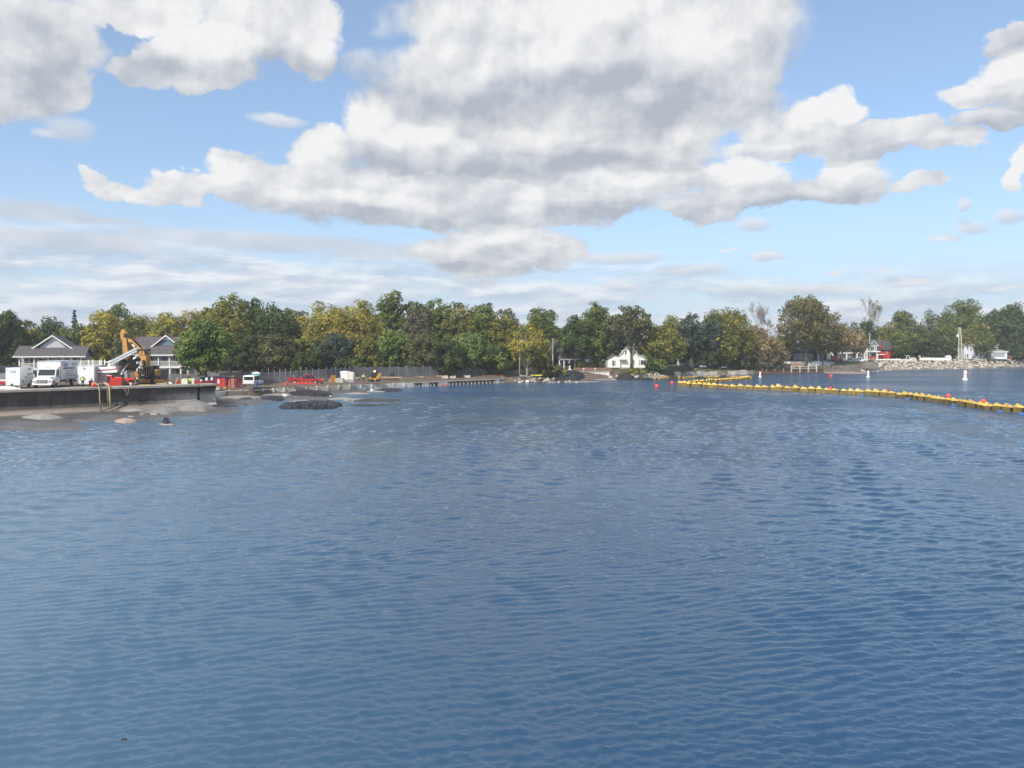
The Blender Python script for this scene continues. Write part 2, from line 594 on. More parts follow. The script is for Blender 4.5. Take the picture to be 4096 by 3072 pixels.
# ================================================================== lie of the land: control curves along the picture's columns
K_SX = [-2500, 0, 795, 860, 1197, 1647, 2015, 2110, 2200, 2500, 2700, 3040, 3300, 3500, 3700, 3900, 4096, 6500]
K_FOOT = [55, 96, 112.3, 131, 145, 167, 188, 191, 195, 207, 231, 251, 271, 280, 304, 317, 341, 560]
K_TOP = [3.3, 3.3, 3.3, 1.05, 1.0, 0.95, 0.95, 0.7, 0.5, 0.9, 2.0, 1.4, 2.3, 3.4, 3.4, 3.4, 3.3, 3.3]
K_RUN = [1.0, 1.0, 1.0, 0.5, 0.5, 0.5, 0.5, 3, 5, 8, 2.0, 1.0, 1.0, 6, 7, 7, 7, 7]
K_BACK = [2.6, 2.6, 2.4, 2.3, 2.2, 2.1, 2.1, 2.2, 2.3, 2.6, 2.9, 3.5, 3.3, 3.6, 3.7, 3.7, 3.7, 3.7]
K_BD = [25, 25, 25, 16, 16, 16, 18, 16, 14, 14, 16, 30, 30, 30, 30, 30, 30, 30]


def foot(sx):
    return float(np.interp(sx, K_SX, K_FOOT))


def gz(sx, D):
    """ground height"""
    d = D - foot(sx)
    run, top, back, bd = [float(np.interp(sx, K_SX, k)) for k in (K_RUN, K_TOP, K_BACK, K_BD)]
    if d <= run:
        return top * max(0.0, d / run)
    if d <= bd:
        return top + (back - top) * (d - run) / (bd - run)
    return back


def make_ground():
    cols = np.arange(-2400, 6400, 12.0)
    cols = np.concatenate([cols[(cols < -300)][::8], cols[(cols >= -300) & (cols <= 4400)], cols[cols > 4400][::8]])
    rows = []
    ft, run, top, back, bd = [np.interp(cols, K_SX, k) for k in (K_FOOT, K_RUN, K_TOP, K_BACK, K_BD)]
    rows.append((ft - 3.0, -1.2 + 0 * ft))
    rows.append((ft + 0.15, -0.3 + 0 * ft))
    rows.append((ft + run, top - 0.12))
    for t in (0.2, 0.4, 0.6, 0.8, 1.0):
        rows.append((ft + run + (bd - run) * t, top + (back - top) * t))
    for e in (6, 14, 24, 40, 70, 130, 300, 900, 4000):
        rows.append((ft + bd + e, back + 0 * ft))
    V = []
    for i, (D, z) in enumerate(rows):
        x = X(cols, D)
        zz = z + (0.0 if i < 3 else 1.0) * 0.22 * (fbm(x * 0.35, D * 0.35, 3.0) - 0.5) * (1 if i > 3 else 0.5)
        V.append(np.stack([x, D, zz], -1))
    V = np.concatenate(V)
    m = bpy.data.materials.new('ground_earth_and_grass')
    m.use_nodes = True
    t = NT(m.node_tree)
    b = m.node_tree.nodes['Principled BSDF']
    co = t.node('ShaderNodeTexCoord').outputs['Object']
    n1 = t.noise(co, 0.12, 5, 0.6).outputs['Fac']
    n2 = t.noise(co, 1.3, 6, 0.65).outputs['Fac']
    px_, py_, pz_ = t.xyz(co)
    dirt = t.mix(t.lin(n2, 0.35, 0.65), (0.085, 0.062, 0.046, 1), (0.185, 0.138, 0.102, 1))
    grass = t.mix(t.lin(n2, 0.35, 0.65), (0.045, 0.065, 0.018, 1), (0.10, 0.105, 0.035, 1))
    # building site bare earth, lawns further back and to the right
    g = t.m('ADD', t.smooth(py_, 205.0, 225.0), t.smooth(px_, 28.0, 50.0))
    g = t.smooth(t.m('ADD', t.m('MULTIPLY', g, 0.6), n1), 0.80, 1.0)
    t.put(b.inputs['Base Color'], t.mix(g, dirt, grass))
    b.inputs['Roughness'].default_value = 0.95
    bn = t.node('ShaderNodeBump')
    bn.inputs['Distance'].default_value = 0.12
    t.put(bn.inputs['Height'], n2)
    m.node_tree.links.new(bn.outputs[0], b.inputs['Normal'])
    o = link_mesh('ground', np_mesh('ground', V, grid_faces(len(rows), len(cols))[:, ::-1] if False else grid_faces(len(rows), len(cols)), m, True))
    tag(o, kind='structure')


make_ground()


# ================================================================== water: real ripples near, finer relief in the material
def make_water():
    az = np.linspace(R(-43), R(43), 690)
    d1 = np.exp(np.linspace(math.log(14.0), math.log(150.0), 640))
    d1 = np.concatenate([d1, np.exp(np.linspace(math.log(150.8), math.log(345.0), 120))])
    d2 = np.array([350, 430, 560, 800, 1300, 2500, 6000.0])
    d0 = np.array([-40.0, 1.0, 8.0])
    D = np.concatenate([d0, d1, d2])
    tx = np.tan(az)
    Dg, Tg = np.meshgrid(D, tx, indexing='ij')
    Xg = Tg * np.maximum(Dg, 6.0)
    Zg = np.zeros_like(Xg)
    gust = np.clip(-0.15 + 2.3 * fbm(Xg * 0.06 + 3, Dg * 0.030 + 9, 0.5, 4), 0.35, 1.7)
    dr = np.gradient(D)[:, None]
    r2 = np.random.default_rng(5)
    fade_all = np.clip((345 - Dg) / 30, 0, 1) * np.clip((Dg - 6) / 5, 0, 1)
    for k in range(98):
        lam = 0.115 * (5.6 ** (r2.random() ** 1.1)) if k < 64 else 0.50 + 1.5 * r2.random() ** 1.6 if k < 84 else 1.5 + 1.8 * r2.random()
        spread = 0.60 if k >= 64 else 0.22 if lam > 0.36 else 0.58
        th = -0.20 + r2.normal() * spread
        kk = 2 * math.pi / lam
        amp = 0.052 * lam / (2 * math.pi)
        f = np.clip((lam / np.maximum(dr, 1e-3) - 2.6) / 2.0, 0, 1) * fade_all
        ph = kk * (Xg * math.sin(th) + Dg * math.cos(th)) + r2.random() * 6.28 + 2.4 * fbm(Xg * 0.16 + k, Dg * 0.13, k * 1.7, 2)
        if k   >= 64:
            amp *= 0.80
            f = f * (np.clip((Dg - 14) / 40, 0.10, 1) if k < 84 else np.clip((Dg - 75) / 70, 0, 1))
        s = np.sin(ph)
        Zg += amp * f * gust * (s + 0.25 * np.sin(2 * ph + 1.2))
    V = np.stack([Xg, Dg, Zg], -1).reshape(-1, 3)
    m = bpy.data.materials.new('lake_water')
    m.use_nodes = True
    nt = m.node_tree
    t = NT(nt)
    nt.nodes.remove(nt.nodes['Principled BSDF'])
    co = t.node('ShaderNodeTexCoord').outputs['Object']
    px_, py_, pz_ = t.xyz(co)
    n0 = t.noise(co, 0.03, 3, 0.5).outputs['Fac']
    deep = t.mix(t.lin(n0, 0.35, 0.65), (0.022, 0.064, 0.132, 1), (0.034, 0.090, 0.168, 1))
    shallow = (0.088, 0.158, 0.230, 1)                # shelving sand under the water on the left
    body = t.mix(t.smooth(t.m('MULTIPLY_ADD', n0, 12.0, t.m('MULTIPLY_ADD', py_, 0.12, px_)), 14.0, -14.0), deep, shallow)
    # gusts and calmer lanes change how rough the ripples are
    gn = t.noise(t.v('MULTIPLY', co, (0.020, 0.045, 1.0)), 1.0, 4, 0.55).outputs['Fac']
    gst = t.lin(gn, 0.35, 0.65, 0.45, 1.35)
    far = t.smooth(py_, 30.0, 160.0)
    h1 = t.noise(t.v('MULTIPLY', co, (0.85, 1.3, 1.0)), 3.6, 4, 0.58, dist=0.3).outputs['Fac']
    h2 = t.noise(t.v('MULTIPLY', co, (0.9, 1.1, 1.0)), 0.9, 3, 0.5, dist=0.4).outputs['Fac']
    h3 = t.noise(t.v('MULTIPLY', co, (0.8, 1.0, 1.0)), 0.26, 3, 0.5).outputs['Fac']
    hh = t.m('ADD', t.m('MULTIPLY', h1, t.lin(far, 0, 1, 0.040, 0.16)), t.m('MULTIPLY', h2, t.lin(far, 0, 1, 0.05, 0.50)))
    hh = t.m('ADD', hh, t.m('MULTIPLY', h3, t.lin(far, 0, 1, 0.0, 0.80)))
    bn = t.node('ShaderNodeBump')
    bn.inputs['Distance'].default_value = 1.0
    t.put(bn.inputs['Strength'], gst)
    t.put(bn.inputs['Height'], hh)
    # light coming back out of the depth is even; the mirror of the sky follows every ripple
    dif = t.node('ShaderNodeBsdfDiffuse')
    t.put(dif.inputs['Color'], body)
    t.put(dif.inputs['Normal'], t.comb(0.0, 0.0, 1.0))
    gl = t.node('ShaderNodeBsdfGlossy')
    gl.inputs['Color'].default_value = (1, 1, 1, 1)
    t.put(gl.inputs['Roughness'], t.lin(far, 0, 1, 0.03, 0.12))
    nt.links.new(bn.outputs[0], gl.inputs['Normal'])
    fr = t.node('ShaderNodeFresnel')
    fr.inputs['IOR'].default_value = 1.333
    nt.links.new(bn.outputs[0], fr.inputs['Normal'])
    mx = t.node('ShaderNodeMixShader')
    nt.links.new(fr.outputs[0], mx.inputs[0])
    nt.links.new(dif.outputs[0], mx.inputs[1])
    nt.links.new(gl.outputs[0], mx.inputs[2])
    nt.links.new(mx.outputs[0], nt.nodes['Material Output'].inputs[0])
    o = link_mesh('lake_water', np_mesh('lake_water', V, grid_faces(len(D), len(az)), m, True))
    tag(o, kind='structure')


make_water()

# ================================================================== trees
def leaf_mat(name, c1, c2, c3=None, w3=0.0, nscale=0.22):
    """two leaf colours in drifts through the crown, every leaf a little different"""
    m = bpy.data.materials.new(name)
    m.use_nodes = True
    t = NT(m.node_tree)
    nt = m.node_tree
    nt.nodes.remove(nt.nodes['Principled BSDF'])
    co = t.node('ShaderNodeTexCoord').outputs['Object']
    n = t.noise(co, nscale, 3, 0.6).outputs['Fac']
    rnd = t.node('ShaderNodeNewGeometry').outputs['Random Per Island']
    f = t.m('ADD', t.lin(n, 0.36, 0.64, -0.25, 1.0), t.m('MULTIPLY', t.m('SUBTRACT', rnd, 0.4), 0.55), clamp=True)
    col = t.mix(f, c1 + (1,), c2 + (1,))
    if c3:
        n2 = t.noise(t.v('ADD', co, (31, 7, 5)), nscale * 1.6, 3, 0.6).outputs['Fac']
        col = t.mix(t.m('MULTIPLY', t.smooth(t.m('MULTIPLY_ADD', rnd, 0.15, n2), 0.56, 0.74), w3), col, c3 + (1,))
    hsv = t.node('ShaderNodeHueSaturation')
    t.put(hsv.inputs['Value'], t.lin(rnd, 0, 1, 0.70, 1.30))
    t.put(hsv.inputs['Color'], col)
    d = t.node('ShaderNodeBsdfDiffuse')
    tr = t.node('ShaderNodeBsdfTranslucent')
    t.put(d.inputs['Color'], hsv.outputs[0])
    t.put(tr.inputs['Color'], hsv.outputs[0])
    mx = t.node('ShaderNodeMixShader')
    mx.inputs[0].default_value = 0.42
    nt.links.new(d.outputs[0], mx.inputs[1])
    nt.links.new(tr.outputs[0], mx.inputs[2])
    nt.links.new(mx.outputs[0], nt.nodes['Material Output'].inputs[0])
    return m


LM = {
    'dark': leaf_mat('leaves_dark_green', (0.070, 0.106, 0.041), (0.138, 0.179, 0.061)),
    'green': leaf_mat('leaves_green', (0.096, 0.145, 0.045), (0.214, 0.256, 0.069), (0.367, 0.330, 0.080), 0.35),
    'bright': leaf_mat('leaves_bright_green', (0.108, 0.180, 0.056), (0.242, 0.316, 0.100), (0.376, 0.376, 0.108), 0.3),
    'olive': leaf_mat('leaves_olive', (0.140, 0.168, 0.048), (0.314, 0.306, 0.078), (0.489, 0.363, 0.080), 0.5),
    'yellow': leaf_mat('leaves_yellow', (0.184, 0.202, 0.054), (0.505, 0.438, 0.100), (0.581, 0.414, 0.094), 0.5),
    'grey': leaf_mat('leaves_grey_green', (0.130, 0.135, 0.089), (0.252, 0.243, 0.141)),
    'brown': leaf_mat('leaves_dull_brown_green', (0.104, 0.116, 0.056), (0.190, 0.195, 0.086), (0.276, 0.232, 0.108), 0.4),
    'rust': leaf_mat('leaves_rust', (0.120, 0.140, 0.058), (0.265, 0.235, 0.095), (0.36, 0.20, 0.11), 0.5),
    'tan': leaf_mat('leaves_tan', (0.201, 0.167, 0.097), (0.429, 0.329, 0.175), (0.483, 0.349, 0.175), 0.4),
    'blue': leaf_mat('leaves_blue_green', (0.065, 0.099, 0.073), (0.147, 0.185, 0.123)),
    'willow': leaf_mat('leaves_pale_green', (0.161, 0.175, 0.108), (0.322, 0.322, 0.188)),
}


def leaf_quads(Pc, Nrm, size, aspect, r):
    """one small diamond leaf clump per point"""
    n = len(Pc)
    t = r.normal(size=(n, 3))
    t -= Nrm * np.sum(t * Nrm, 1, keepdims=True)
    t /= np.linalg.norm(t, axis=1, keepdims=True) + 1e-9
    b = np.cross(Nrm, t)
    s = (size * (0.6 + 0.8 * r.random(n)))[:, None]
    bend = Nrm * s * 0.25
    V = np.stack([Pc - t * s * aspect + bend, Pc - b * s * 0.62, Pc + t * s * aspect + bend, Pc + b * s * 0.62], 1).reshape(-1, 3)
    return V


def unit(a):
    return a / (np.linalg.norm(a, axis=-1, keepdims=True) + 1e-9)


def crown_points(kind, h, w, cb, n, r, gaps=0.0):
    """points and normals of leaf clumps in a crown of height h and width w, crown base at cb*h"""
    if kind == 'cone':
        nb = max(90, n // 26)
        t = 1 - (1 - r.random(nb)) ** 0.62 if False else r.random(nb) ** 1.35
        a = r.random(nb) * 2 * math.pi
        rad = w / 2 * ((1 - t) ** 0.85) * (0.75 + 0.4 * r.random(nb)) + 0.15
        z0 = h * (cb + (1 - cb) * t)
        k = r.integers(0, nb, n)
        u = r.random(n) ** 0.6
        P_ = np.stack([np.cos(a[k]) * rad[k] * u, np.sin(a[k]) * rad[k] * u, z0[k] - 0.28 * rad[k] * u ** 2 + 0.12 * rad[k] * (u > 0.8)], -1)
        P_ += r.normal(size=(n, 3)) * 0.18 * np.minimum(1.0, w / 8)
        N = unit(np.stack([np.cos(a[k]) * 0.5, np.sin(a[k]) * 0.5, np.ones(n)], -1) + r.normal(size=(n, 3)) * 0.5)
        return P_, N, []
    hz = h * (1 - cb)
    nl = int(np.clip(w * hz / 6.5, 10, 34))
    # main limbs end in lobes spread over an egg shaped envelope
    L = []
    tries = 0
    while len(L) < nl and tries < 4000:
        tries += 1
        d = unit(r.normal(size=3))
        rr = 0.55 + 0.45 * r.random() ** 0.5
        p = d * rr
        prof = {'pyr': 0.98 - 0.62 * p[2] if p[2] > 0 else 1.0, 'round': 1.0, 'egg': 1.0 - 0.28 * max(0, p[2]), 'spread': 1.0 + 0.10 * p[2], 'column': 0.85, 'droop': 1.0}[kind]
        lr = (0.19 + 0.13 * r.random()) * min(w, hz) * (0.9 if kind != 'column' else 0.8)
        c = np.array([p[0] * (1.12 if p[2] < 0 else 1.0) * (w / 2 - lr * 0.75) * prof, p[1] * (w / 2 - lr * 0.75) * prof, h * cb + hz / 2 + p[2] * (hz / 2 - lr * 0.8)])
        if any(np.linalg.norm(c - q[0]) < 0.62 * (lr + q[1]) * 0.9 for q in L) and tries < 2500:
            continue
        L.append((c, lr))
    Lc = np.array([q[0] for q in L])
    Lr = np.array([q[1] for q in L])
    ns = 15
    sub = unit(r.normal(size=(len(L), ns, 3)) + np.array([0, 0, 0.25]))
    sr = (0.30 + 0.22 * r.random((len(L), ns)))
    keep = r.random((len(L), ns)) > gaps
    wgt = (Lr[:, None] ** 2 * keep * (0.4 + r.random((len(L), ns)))).ravel()
    pick = r.choice(len(wgt), n, p=wgt / wgt.sum())
    li, si = pick // ns, pick % ns
    d = unit(r.normal(size=(n, 3)) + np.array([0, 0, 0.15]))
    shell = (0.55 + 0.45 * r.random(n) ** 0.6)[:, None]
    if kind == 'droop':
        d[:, 2] -= 0.5 * r.random(n)
    P_ = Lc[li] + Lr[li, None] * (0.80 * sub[li, si] + sr[li, si, None] * d * shell)
    N = unit(0.7 * d + 0.5 * sub[li, si] + r.normal(size=(n, 3)) * 0.45 + np.array([0, 0, 0.25]))
    return P_, N, L


def trunk_mesh(h, w, cb, lobes, r, tr, lean, m, kind):
    mb = MB()
    th = h * (0.9 if kind == 'cone' else cb + (1 - cb) * 0.55)
    path, pr = [], []
    for i in range(7):
        u = i / 6
        path.append((lean * u * th + 0.25 * math.sin(3 * u + w), 0.2 * math.sin(2.1 * u), -0.4 + u * (th + 0.4)))
        pr.append(tr * (1.25 if i == 0 else 1.0) * (1 - 0.72 * u))
    mb.tube(path, pr, 7)
    for c, lr in lobes[:14]:
        u = 0.35 + 0.5 * r.random()
        b = Vector(path[int(u * 6)])
        e = Vector(c)
        mid = (b + e) / 2 + Vector((0, 0, -0.06 * (e - b).length))
        mb.tube([b, mid, e], [tr * 0.45, tr * 0.3, tr * 0.08], 5)
    return mb.mesh('trunk', m, True)


TREES = []


def tree(sx, top, wpx, D, kind, leaves, label, cb=0.12, bark_m=None, dens=1.0, gaps=0.15, lean=0.0, size=1.0, tr=None, name='tree', group=None,
         base=None, cat='tree'):
    r = np.random.default_rng(abs(hash((int(sx), int(top), int(D)))) % (2 ** 31))
    D = max(D, foot(sx) + 5.0)
    z0 = gz(sx, D) - 0.1 if base is None else base
    h, w = Z(top - 4, D) - z0, wpx * 1.10 / F * D
    o = root(name, label, cat, (X(sx, D), D, z0), 0, group)
    area = (wpx / 4) * (h * (1 - cb) * F / D / 4)
    n = int(np.clip(area * 4.5 * dens, 600, 13000))
    P_, N, L = crown_points(kind, h, w, cb, n, r, gaps)
    ls = size * (0.133 + 0.00087 * D)
    V = leaf_quads(P_, N, ls, 1.0, r)
    cr = link_mesh('crown', np_mesh('crown', V, np.arange(len(V)).reshape(-1, 4), LM[leaves]), o)
    tr = tr or 0.022 * h + 0.05
    link_mesh('trunk', trunk_mesh(h, w, cb, L, r, tr, lean, bark_m or bark, kind), o)
    TREES.append((o, label))
    return o


def bare_tree(sx, top, wpx, D, label, m, levels=5, tr=0.28, base=None, spread=0.55, leaves=None, nleaf=0, seed=3, name='bare_tree', up=0.35):
    r = np.random.default_rng(seed)
    D = max(D, foot(sx) + 3.0)
    z0 = gz(sx, D) - 0.1 if base is None else base
    h, w = Z(top, D) - z0, wpx / F * D
    o = root(name, label, 'tree', (X(sx, D), D, z0))
    tm, bm_ = MB(), MB()
    tips = []

    def grow(p, d, ln, rad, lv):
        q = p + d * ln
        q2 = p + d * ln * 0.5 + Vector(r.normal(size=3) * ln * 0.04)
        (tm if lv == 0 else bm_).tube([p, q2, q], [rad, rad * 0.85, rad * 0.7], 6 if lv < 2 else 3, lv == 0)
        if lv >= levels:
            tips.append(q)
            return
        for k in range(3 if lv < 3 else 2 + int(r.random() > 0.4)):
            dd = Vector(d) + Vector(r.normal(size=3)) * spread + Vector((0, 0, up))
            dd.normalize()
            grow(q if k else q2.lerp(q, 0.7), dd, ln * (0.62 + 0.22 * r.random()), max(rad * 0.52, 0.007), lv + 1)
    grow(Vector((0, 0, 0)), Vector((0.03, 0, 1)), 1.0, 0.07, 0)
    zs = max(max(v[2] for v in bm_.v), 1e-3)
    xs = max(abs(v[0]) for v in bm_.v)
    S = (w / 2 / xs, w / 2 / xs, h / zs)
    rs = tr / 0.07 / S[0]
    for mbx in (tm, bm_):
        mbx.v = [(v[0] * S[0], v[1] * S[1], v[2] * S[2]) for v in mbx.v]
    tm.build('trunk', m, o, True)
    bm_.build('branches', m, o)
    if leaves:
        T_ = np.array([(p[0] * S[0], p[1] * S[1], p[2] * S[2]) for p in tips])
        k = r.integers(0, len(T_), nleaf)
        P_ = T_[k] + r.normal(size=(nleaf, 3)) * 0.45
        V = leaf_quads(P_, unit(r.normal(size=(nleaf, 3)) + np.array([0, 0, .4])), 0.26, 1.0, r)
        link_mesh('crown', np_mesh('crown', V, np.arange(len(V)).reshape(-1, 4), LM[leaves]), o)
    return o


# -- left: behind the cottages
tree(15, 1240, 165, 185, 'egg', 'dark', 'big dark green tree filling the left edge behind the trailer', 0.02)
tree(-130, 1235, 180, 190, 'egg', 'dark', 'dark tree cut off by the left edge of view', 0.02)
tree(112, 1308, 105, 192, 'round', 'olive', 'small yellow-green tree left of the grey-gabled cottage', 0.05)
tree(120, 1284, 95, 250, 'egg', 'brown', 'dull dark treetop behind the small yellow-green tree', 0.1)
tree(205, 1268, 110, 240, 'egg', 'dark', 'dark treetop rising behind the grey gable', 0.1)
tree(298, 1246, 46, 290, 'cone', 'blue', 'lone pointed bluish spruce standing above the cottage roof', 0.05, name='spruce_tree')
tree(352, 1292, 60, 270, 'round', 'brown', 'small dark bushy treetop right of the lone spruce', 0.1)
tree(305, 1303, 130, 215, 'round', 'green', 'low green tree behind the right end of the left cottage', 0.05)
tree(478, 1221, 145, 235, 'egg', 'green', 'tall green tree top standing behind the golden tree', 0.1)
tree(420, 1252, 165, 205, 'round', 'yellow', 'golden yellow tree between the left cottage and the excavator boom', 0.04, gaps=0.25)
tree(372, 1340, 90, 190, 'round', 'yellow', 'low yellow tree beside the corner of the left cottage', 0.02)
tree(515, 1330, 110, 200, 'round', 'brown', 'dull brown-green tree behind the white lattice boom', 0.02)
tree(568, 1256, 150, 235, 'round', 'olive', 'olive tree behind the excavator stick', 0.05)
tree(655, 1242, 60, 265, 'egg', 'willow', 'thin pale treetop poking above the yellow trees', 0.3, gaps=0.6, dens=0.5)
tree(665, 1258, 150, 235, 'round', 'yellow', 'yellow-olive tree behind the ridge of the blue-gabled cottage', 0.05)
tree(760, 1242, 140, 238, 'round', 'yellow', 'orange-yellow tree above the right end of the blue-gabled cottage', 0.05)
tree(880, 1262, 120, 240, 'round', 'olive', 'olive treetop between the orange-yellow tree and the tall golden one', 0.05)
# -- in front of the blue-gabled cottage and along the fence
tree(826, 1272, 182, 141, 'round', 'bright', 'broad bright-leaved maple covering the right end of the blue-gabled cottage', 0.10, size=1.15, gaps=0.12)
tree(915, 1183, 185, 190, 'egg', 'olive', 'tall tree with yellowing crown left of the dark conifers', 0.10, gaps=0.2)
tree(840, 1215, 110, 205, 'round', 'olive', 'yellow-green tree behind the broad bright maple', 0.1)
tree(1000, 1200, 150, 200, 'pyr', 'dark', 'dark hemlock, the left one of the two dark conifers', 0.02, name='hemlock_tree', dens=1.4, size=1.15)
tree(1078, 1194, 235, 196, 'pyr', 'dark', 'broad dark hemlock, right one of the two dark conifers', 0.02, name='hemlock_tree', dens=1.5, size=1.15)
tree(985, 1330, 110, 178, 'round', 'dark', 'low dark tree in front of the left dark conifer', 0.02)
tree(1100, 1340, 180, 180, 'round', 'brown', 'dull dark bushy tree below the broad conifer', 0.02)
tree(1165, 1262, 120, 196, 'egg', 'brown', 'dull brown-green tree at the right shoulder of the conifers', 0.03)
tree(1160, 1234, 90, 255, 'egg', 'olive', 'pale olive treetop seen between conifers and the golden oak', 0.1)
tree(1205, 1225, 60, 260, 'egg', 'grey', 'thin grey-green treetop left of the broad golden crown', 0.2, gaps=0.5, dens=0.6)
tree(1295, 1214, 205, 200, 'round', 'yellow', 'broad golden tree, left half of the big golden crown above the fence', 0.06)
tree(1432, 1207, 210, 198, 'round', 'yellow', 'broad golden tree, right half of the big golden crown above the fence', 0.06)
tree(1225, 1330, 110, 185, 'round', 'olive', 'olive tree beside the dark conifer above the red pickup', 0.02)
tree(1345, 1335, 155, 180, 'round', 'blue', 'low dark bluish-green tree behind the white tank', 0.02)
tree(1480, 1350, 95, 178, 'round', 'olive', 'yellowing low tree behind the worker and skid steer', 0.04)
tree(1240, 1400, 120, 176, 'round', 'dark', 'low dark bush behind the fence above the yellow bin', 0.0)
tree(1420, 1420, 150, 176, 'round', 'dark', 'low dark bush behind the fence by the white tank', 0.0)
tree(1560, 1160, 150, 218, 'egg', 'green', 'tallest green tree of the wood, its twin tops above all others', 0.08, gaps=0.22)
tree(1640, 1190, 70, 222, 'egg', 'green', 'narrow green treetop right of the tallest tree', 0.15)
tree(1575, 1320, 150, 190, 'round', 'bright', 'light green low tree under the tallest tree', 0.06)
tree(1680, 1214, 140, 208, 'egg', 'grey', 'grey-green tree right of the tallest tree', 0.06)
tree(1755, 1198, 150, 212, 'egg', 'green', 'dark topped green tree second right of the tallest tree', 0.06)
tree(1838, 1193, 160, 210, 'egg', 'olive', 'olive-green tree with ragged top above the steel wall braces', 0.06)
tree(1935, 1213, 140, 208, 'egg', 'green', 'green tree with two small tops left of the golden leaning tree', 0.06)
tree(2010, 1250, 120, 206, 'round', 'olive', 'yellowish rounded tree right above the end of the low wall', 0.05)
tree(1700, 1340, 150, 188, 'round', 'brown', 'dull low tree behind the fence right of the skid steer', 0.02)
tree(1790, 1360, 130, 186, 'round', 'dark', 'low dark tree behind the fence posts near the steel braces', 0.02)
tree(1880, 1330, 160, 196, 'round', 'bright', 'low light-green tree above the right end of the fence', 0.04)
tree(1985, 1372, 150, 197, 'round', 'green', 'low green tree just left of the leaning golden tree', 0.03)
tree(1660, 1440, 130, 186, 'round', 'dark', 'low dark undergrowth behind the fence by the steel braces', 0.0)
tree(1800, 1440, 140, 190, 'round', 'dark', 'dark undergrowth behind the last fence posts', 0.0)
tree(1930, 1440, 120, 200, 'round', 'dark', 'dark undergrowth at the end of the fence', 0.0)
tree(2030, 1228, 120, 270, 'egg', 'grey', 'greyish thin treetops far behind the golden leaning tree', 0.15, gaps=0.5, dens=0.6)
tree(2165, 1226, 150, 240, 'egg', 'green', 'green tree standing behind the golden leaning tree', 0.06)
# -- the golden tree with bare limbs at the point
tree(2110, 1290, 165, 196, 'droop', 'yellow', 'thin golden tree with pale bare leaning trunk at the stony point', 0.22, bark_pale, dens=0.55, gaps=0.45, lean=-0.08, tr=0.42)
bare_tree(2078, 1310, 70, 193, 'dead grey trunk with a crooked top at the stony point', bark_pale, 2, 0.40, seed=12, name='dead_tree')
bare_tree(2107, 1440, 55, 192, 'small bare grey tree leaning over the rocks', bark_pale, 3, 0.2, seed=5)
bare_tree(2200, 1345, 75, 203, 'grey leafless bush beside the golden tree', mat('grey_twig', (0.22, 0.19, 0.17), 0.95, 0.2, 2), 5, 0.12, seed=8, spread=0.4)
tree(2170, 1420, 70, 200, 'round', 'olive', 'low yellow-green shrub among the bare trunks', 0.0, cat='shrub', name='shrub')
tree(2215, 1462, 110, 201, 'round', 'olive', 'rough olive bushes on top of the long black mound', 0.0, cat='shrub', name='shrub')
# -- centre: round the white houses
tree(2385, 1206, 140, 232, 'egg', 'green', 'tall green tree with open top left of the white house', 0.08, gaps=0.3)
tree(2300, 1252, 120, 232, 'egg', 'dark', 'dark green tree left of the tall open-topped one', 0.06)
tree(2300, 1345, 150, 215, 'round', 'dark', 'dark low tree above the porch with white columns', 0.34)
tree(2396, 1350, 100, 233, 'round', 'dark', 'dark low tree left of the white house gable', 0.16)
tree(2522, 1226, 165, 225.1, 'round', 'brown', 'big dark oak whose trunk stands before the white house', 0.42, gaps=0.3, tr=0.40)
tree(2470, 1330, 70, 230, 'round', 'dark', 'dark foliage behind the left gable of the white house', 0.1)
tree(2640, 1292, 180, 221, 'round', 'olive', 'yellow-green rounded tree right of the white house', 0.10)
tree(2620, 1400, 110, 217, 'round', 'bright', 'bright green bushy tree by the end wall of the white house', 0.03)
tree(2700, 1262, 130, 265, 'round', 'olive', 'orange-tinged treetop behind the rounded yellow-green tree', 0.1)
tree(2768, 1260, 115, 238, 'egg', 'blue', 'bluish-green tree behind the utility pole', 0.22, gaps=0.25)
tree(2745, 1380, 100, 245, 'round', 'dark', 'dark foliage behind the small white garage', 0.1)
tree(2905, 1231, 205, 228, 'round', 'olive', 'broad yellow-green tree left of the bare tree', 0.08)
tree(2850, 1250, 110, 245, 'egg', 'blue', 'blue-green treetop left of the broad yellow-green tree', 0.1)
tree(2830, 1390, 110, 232, 'round', 'dark', 'low dark tree beside the parked van', 0.16)
bare_tree(3015, 1205, 165, 275, 'tall leafless tree against the sky', mat('grey_branch', (0.26, 0.23, 0.22), 0.95, 0.2, 2), 7, 0.3, seed=21, spread=0.30, up=0.30)
tree(3020, 1302, 175, 216, 'droop', 'tan', 'tan feathery willow leaning over the shore', 0.04, gaps=0.3, dens=1.2)
tree(2945, 1400, 110, 214, 'round', 'grey', 'dull grey-green bush under the tan willow', 0.02)
tree(2985, 1462, 110, 212, 'round', 'bright', 'low light-green bush at the foot of the tan willow', 0.0, cat='shrub', name='shrub')
tree(3105, 1375, 90, 245, 'round', 'tan', 'small tan bush left of the navy house', 0.03)
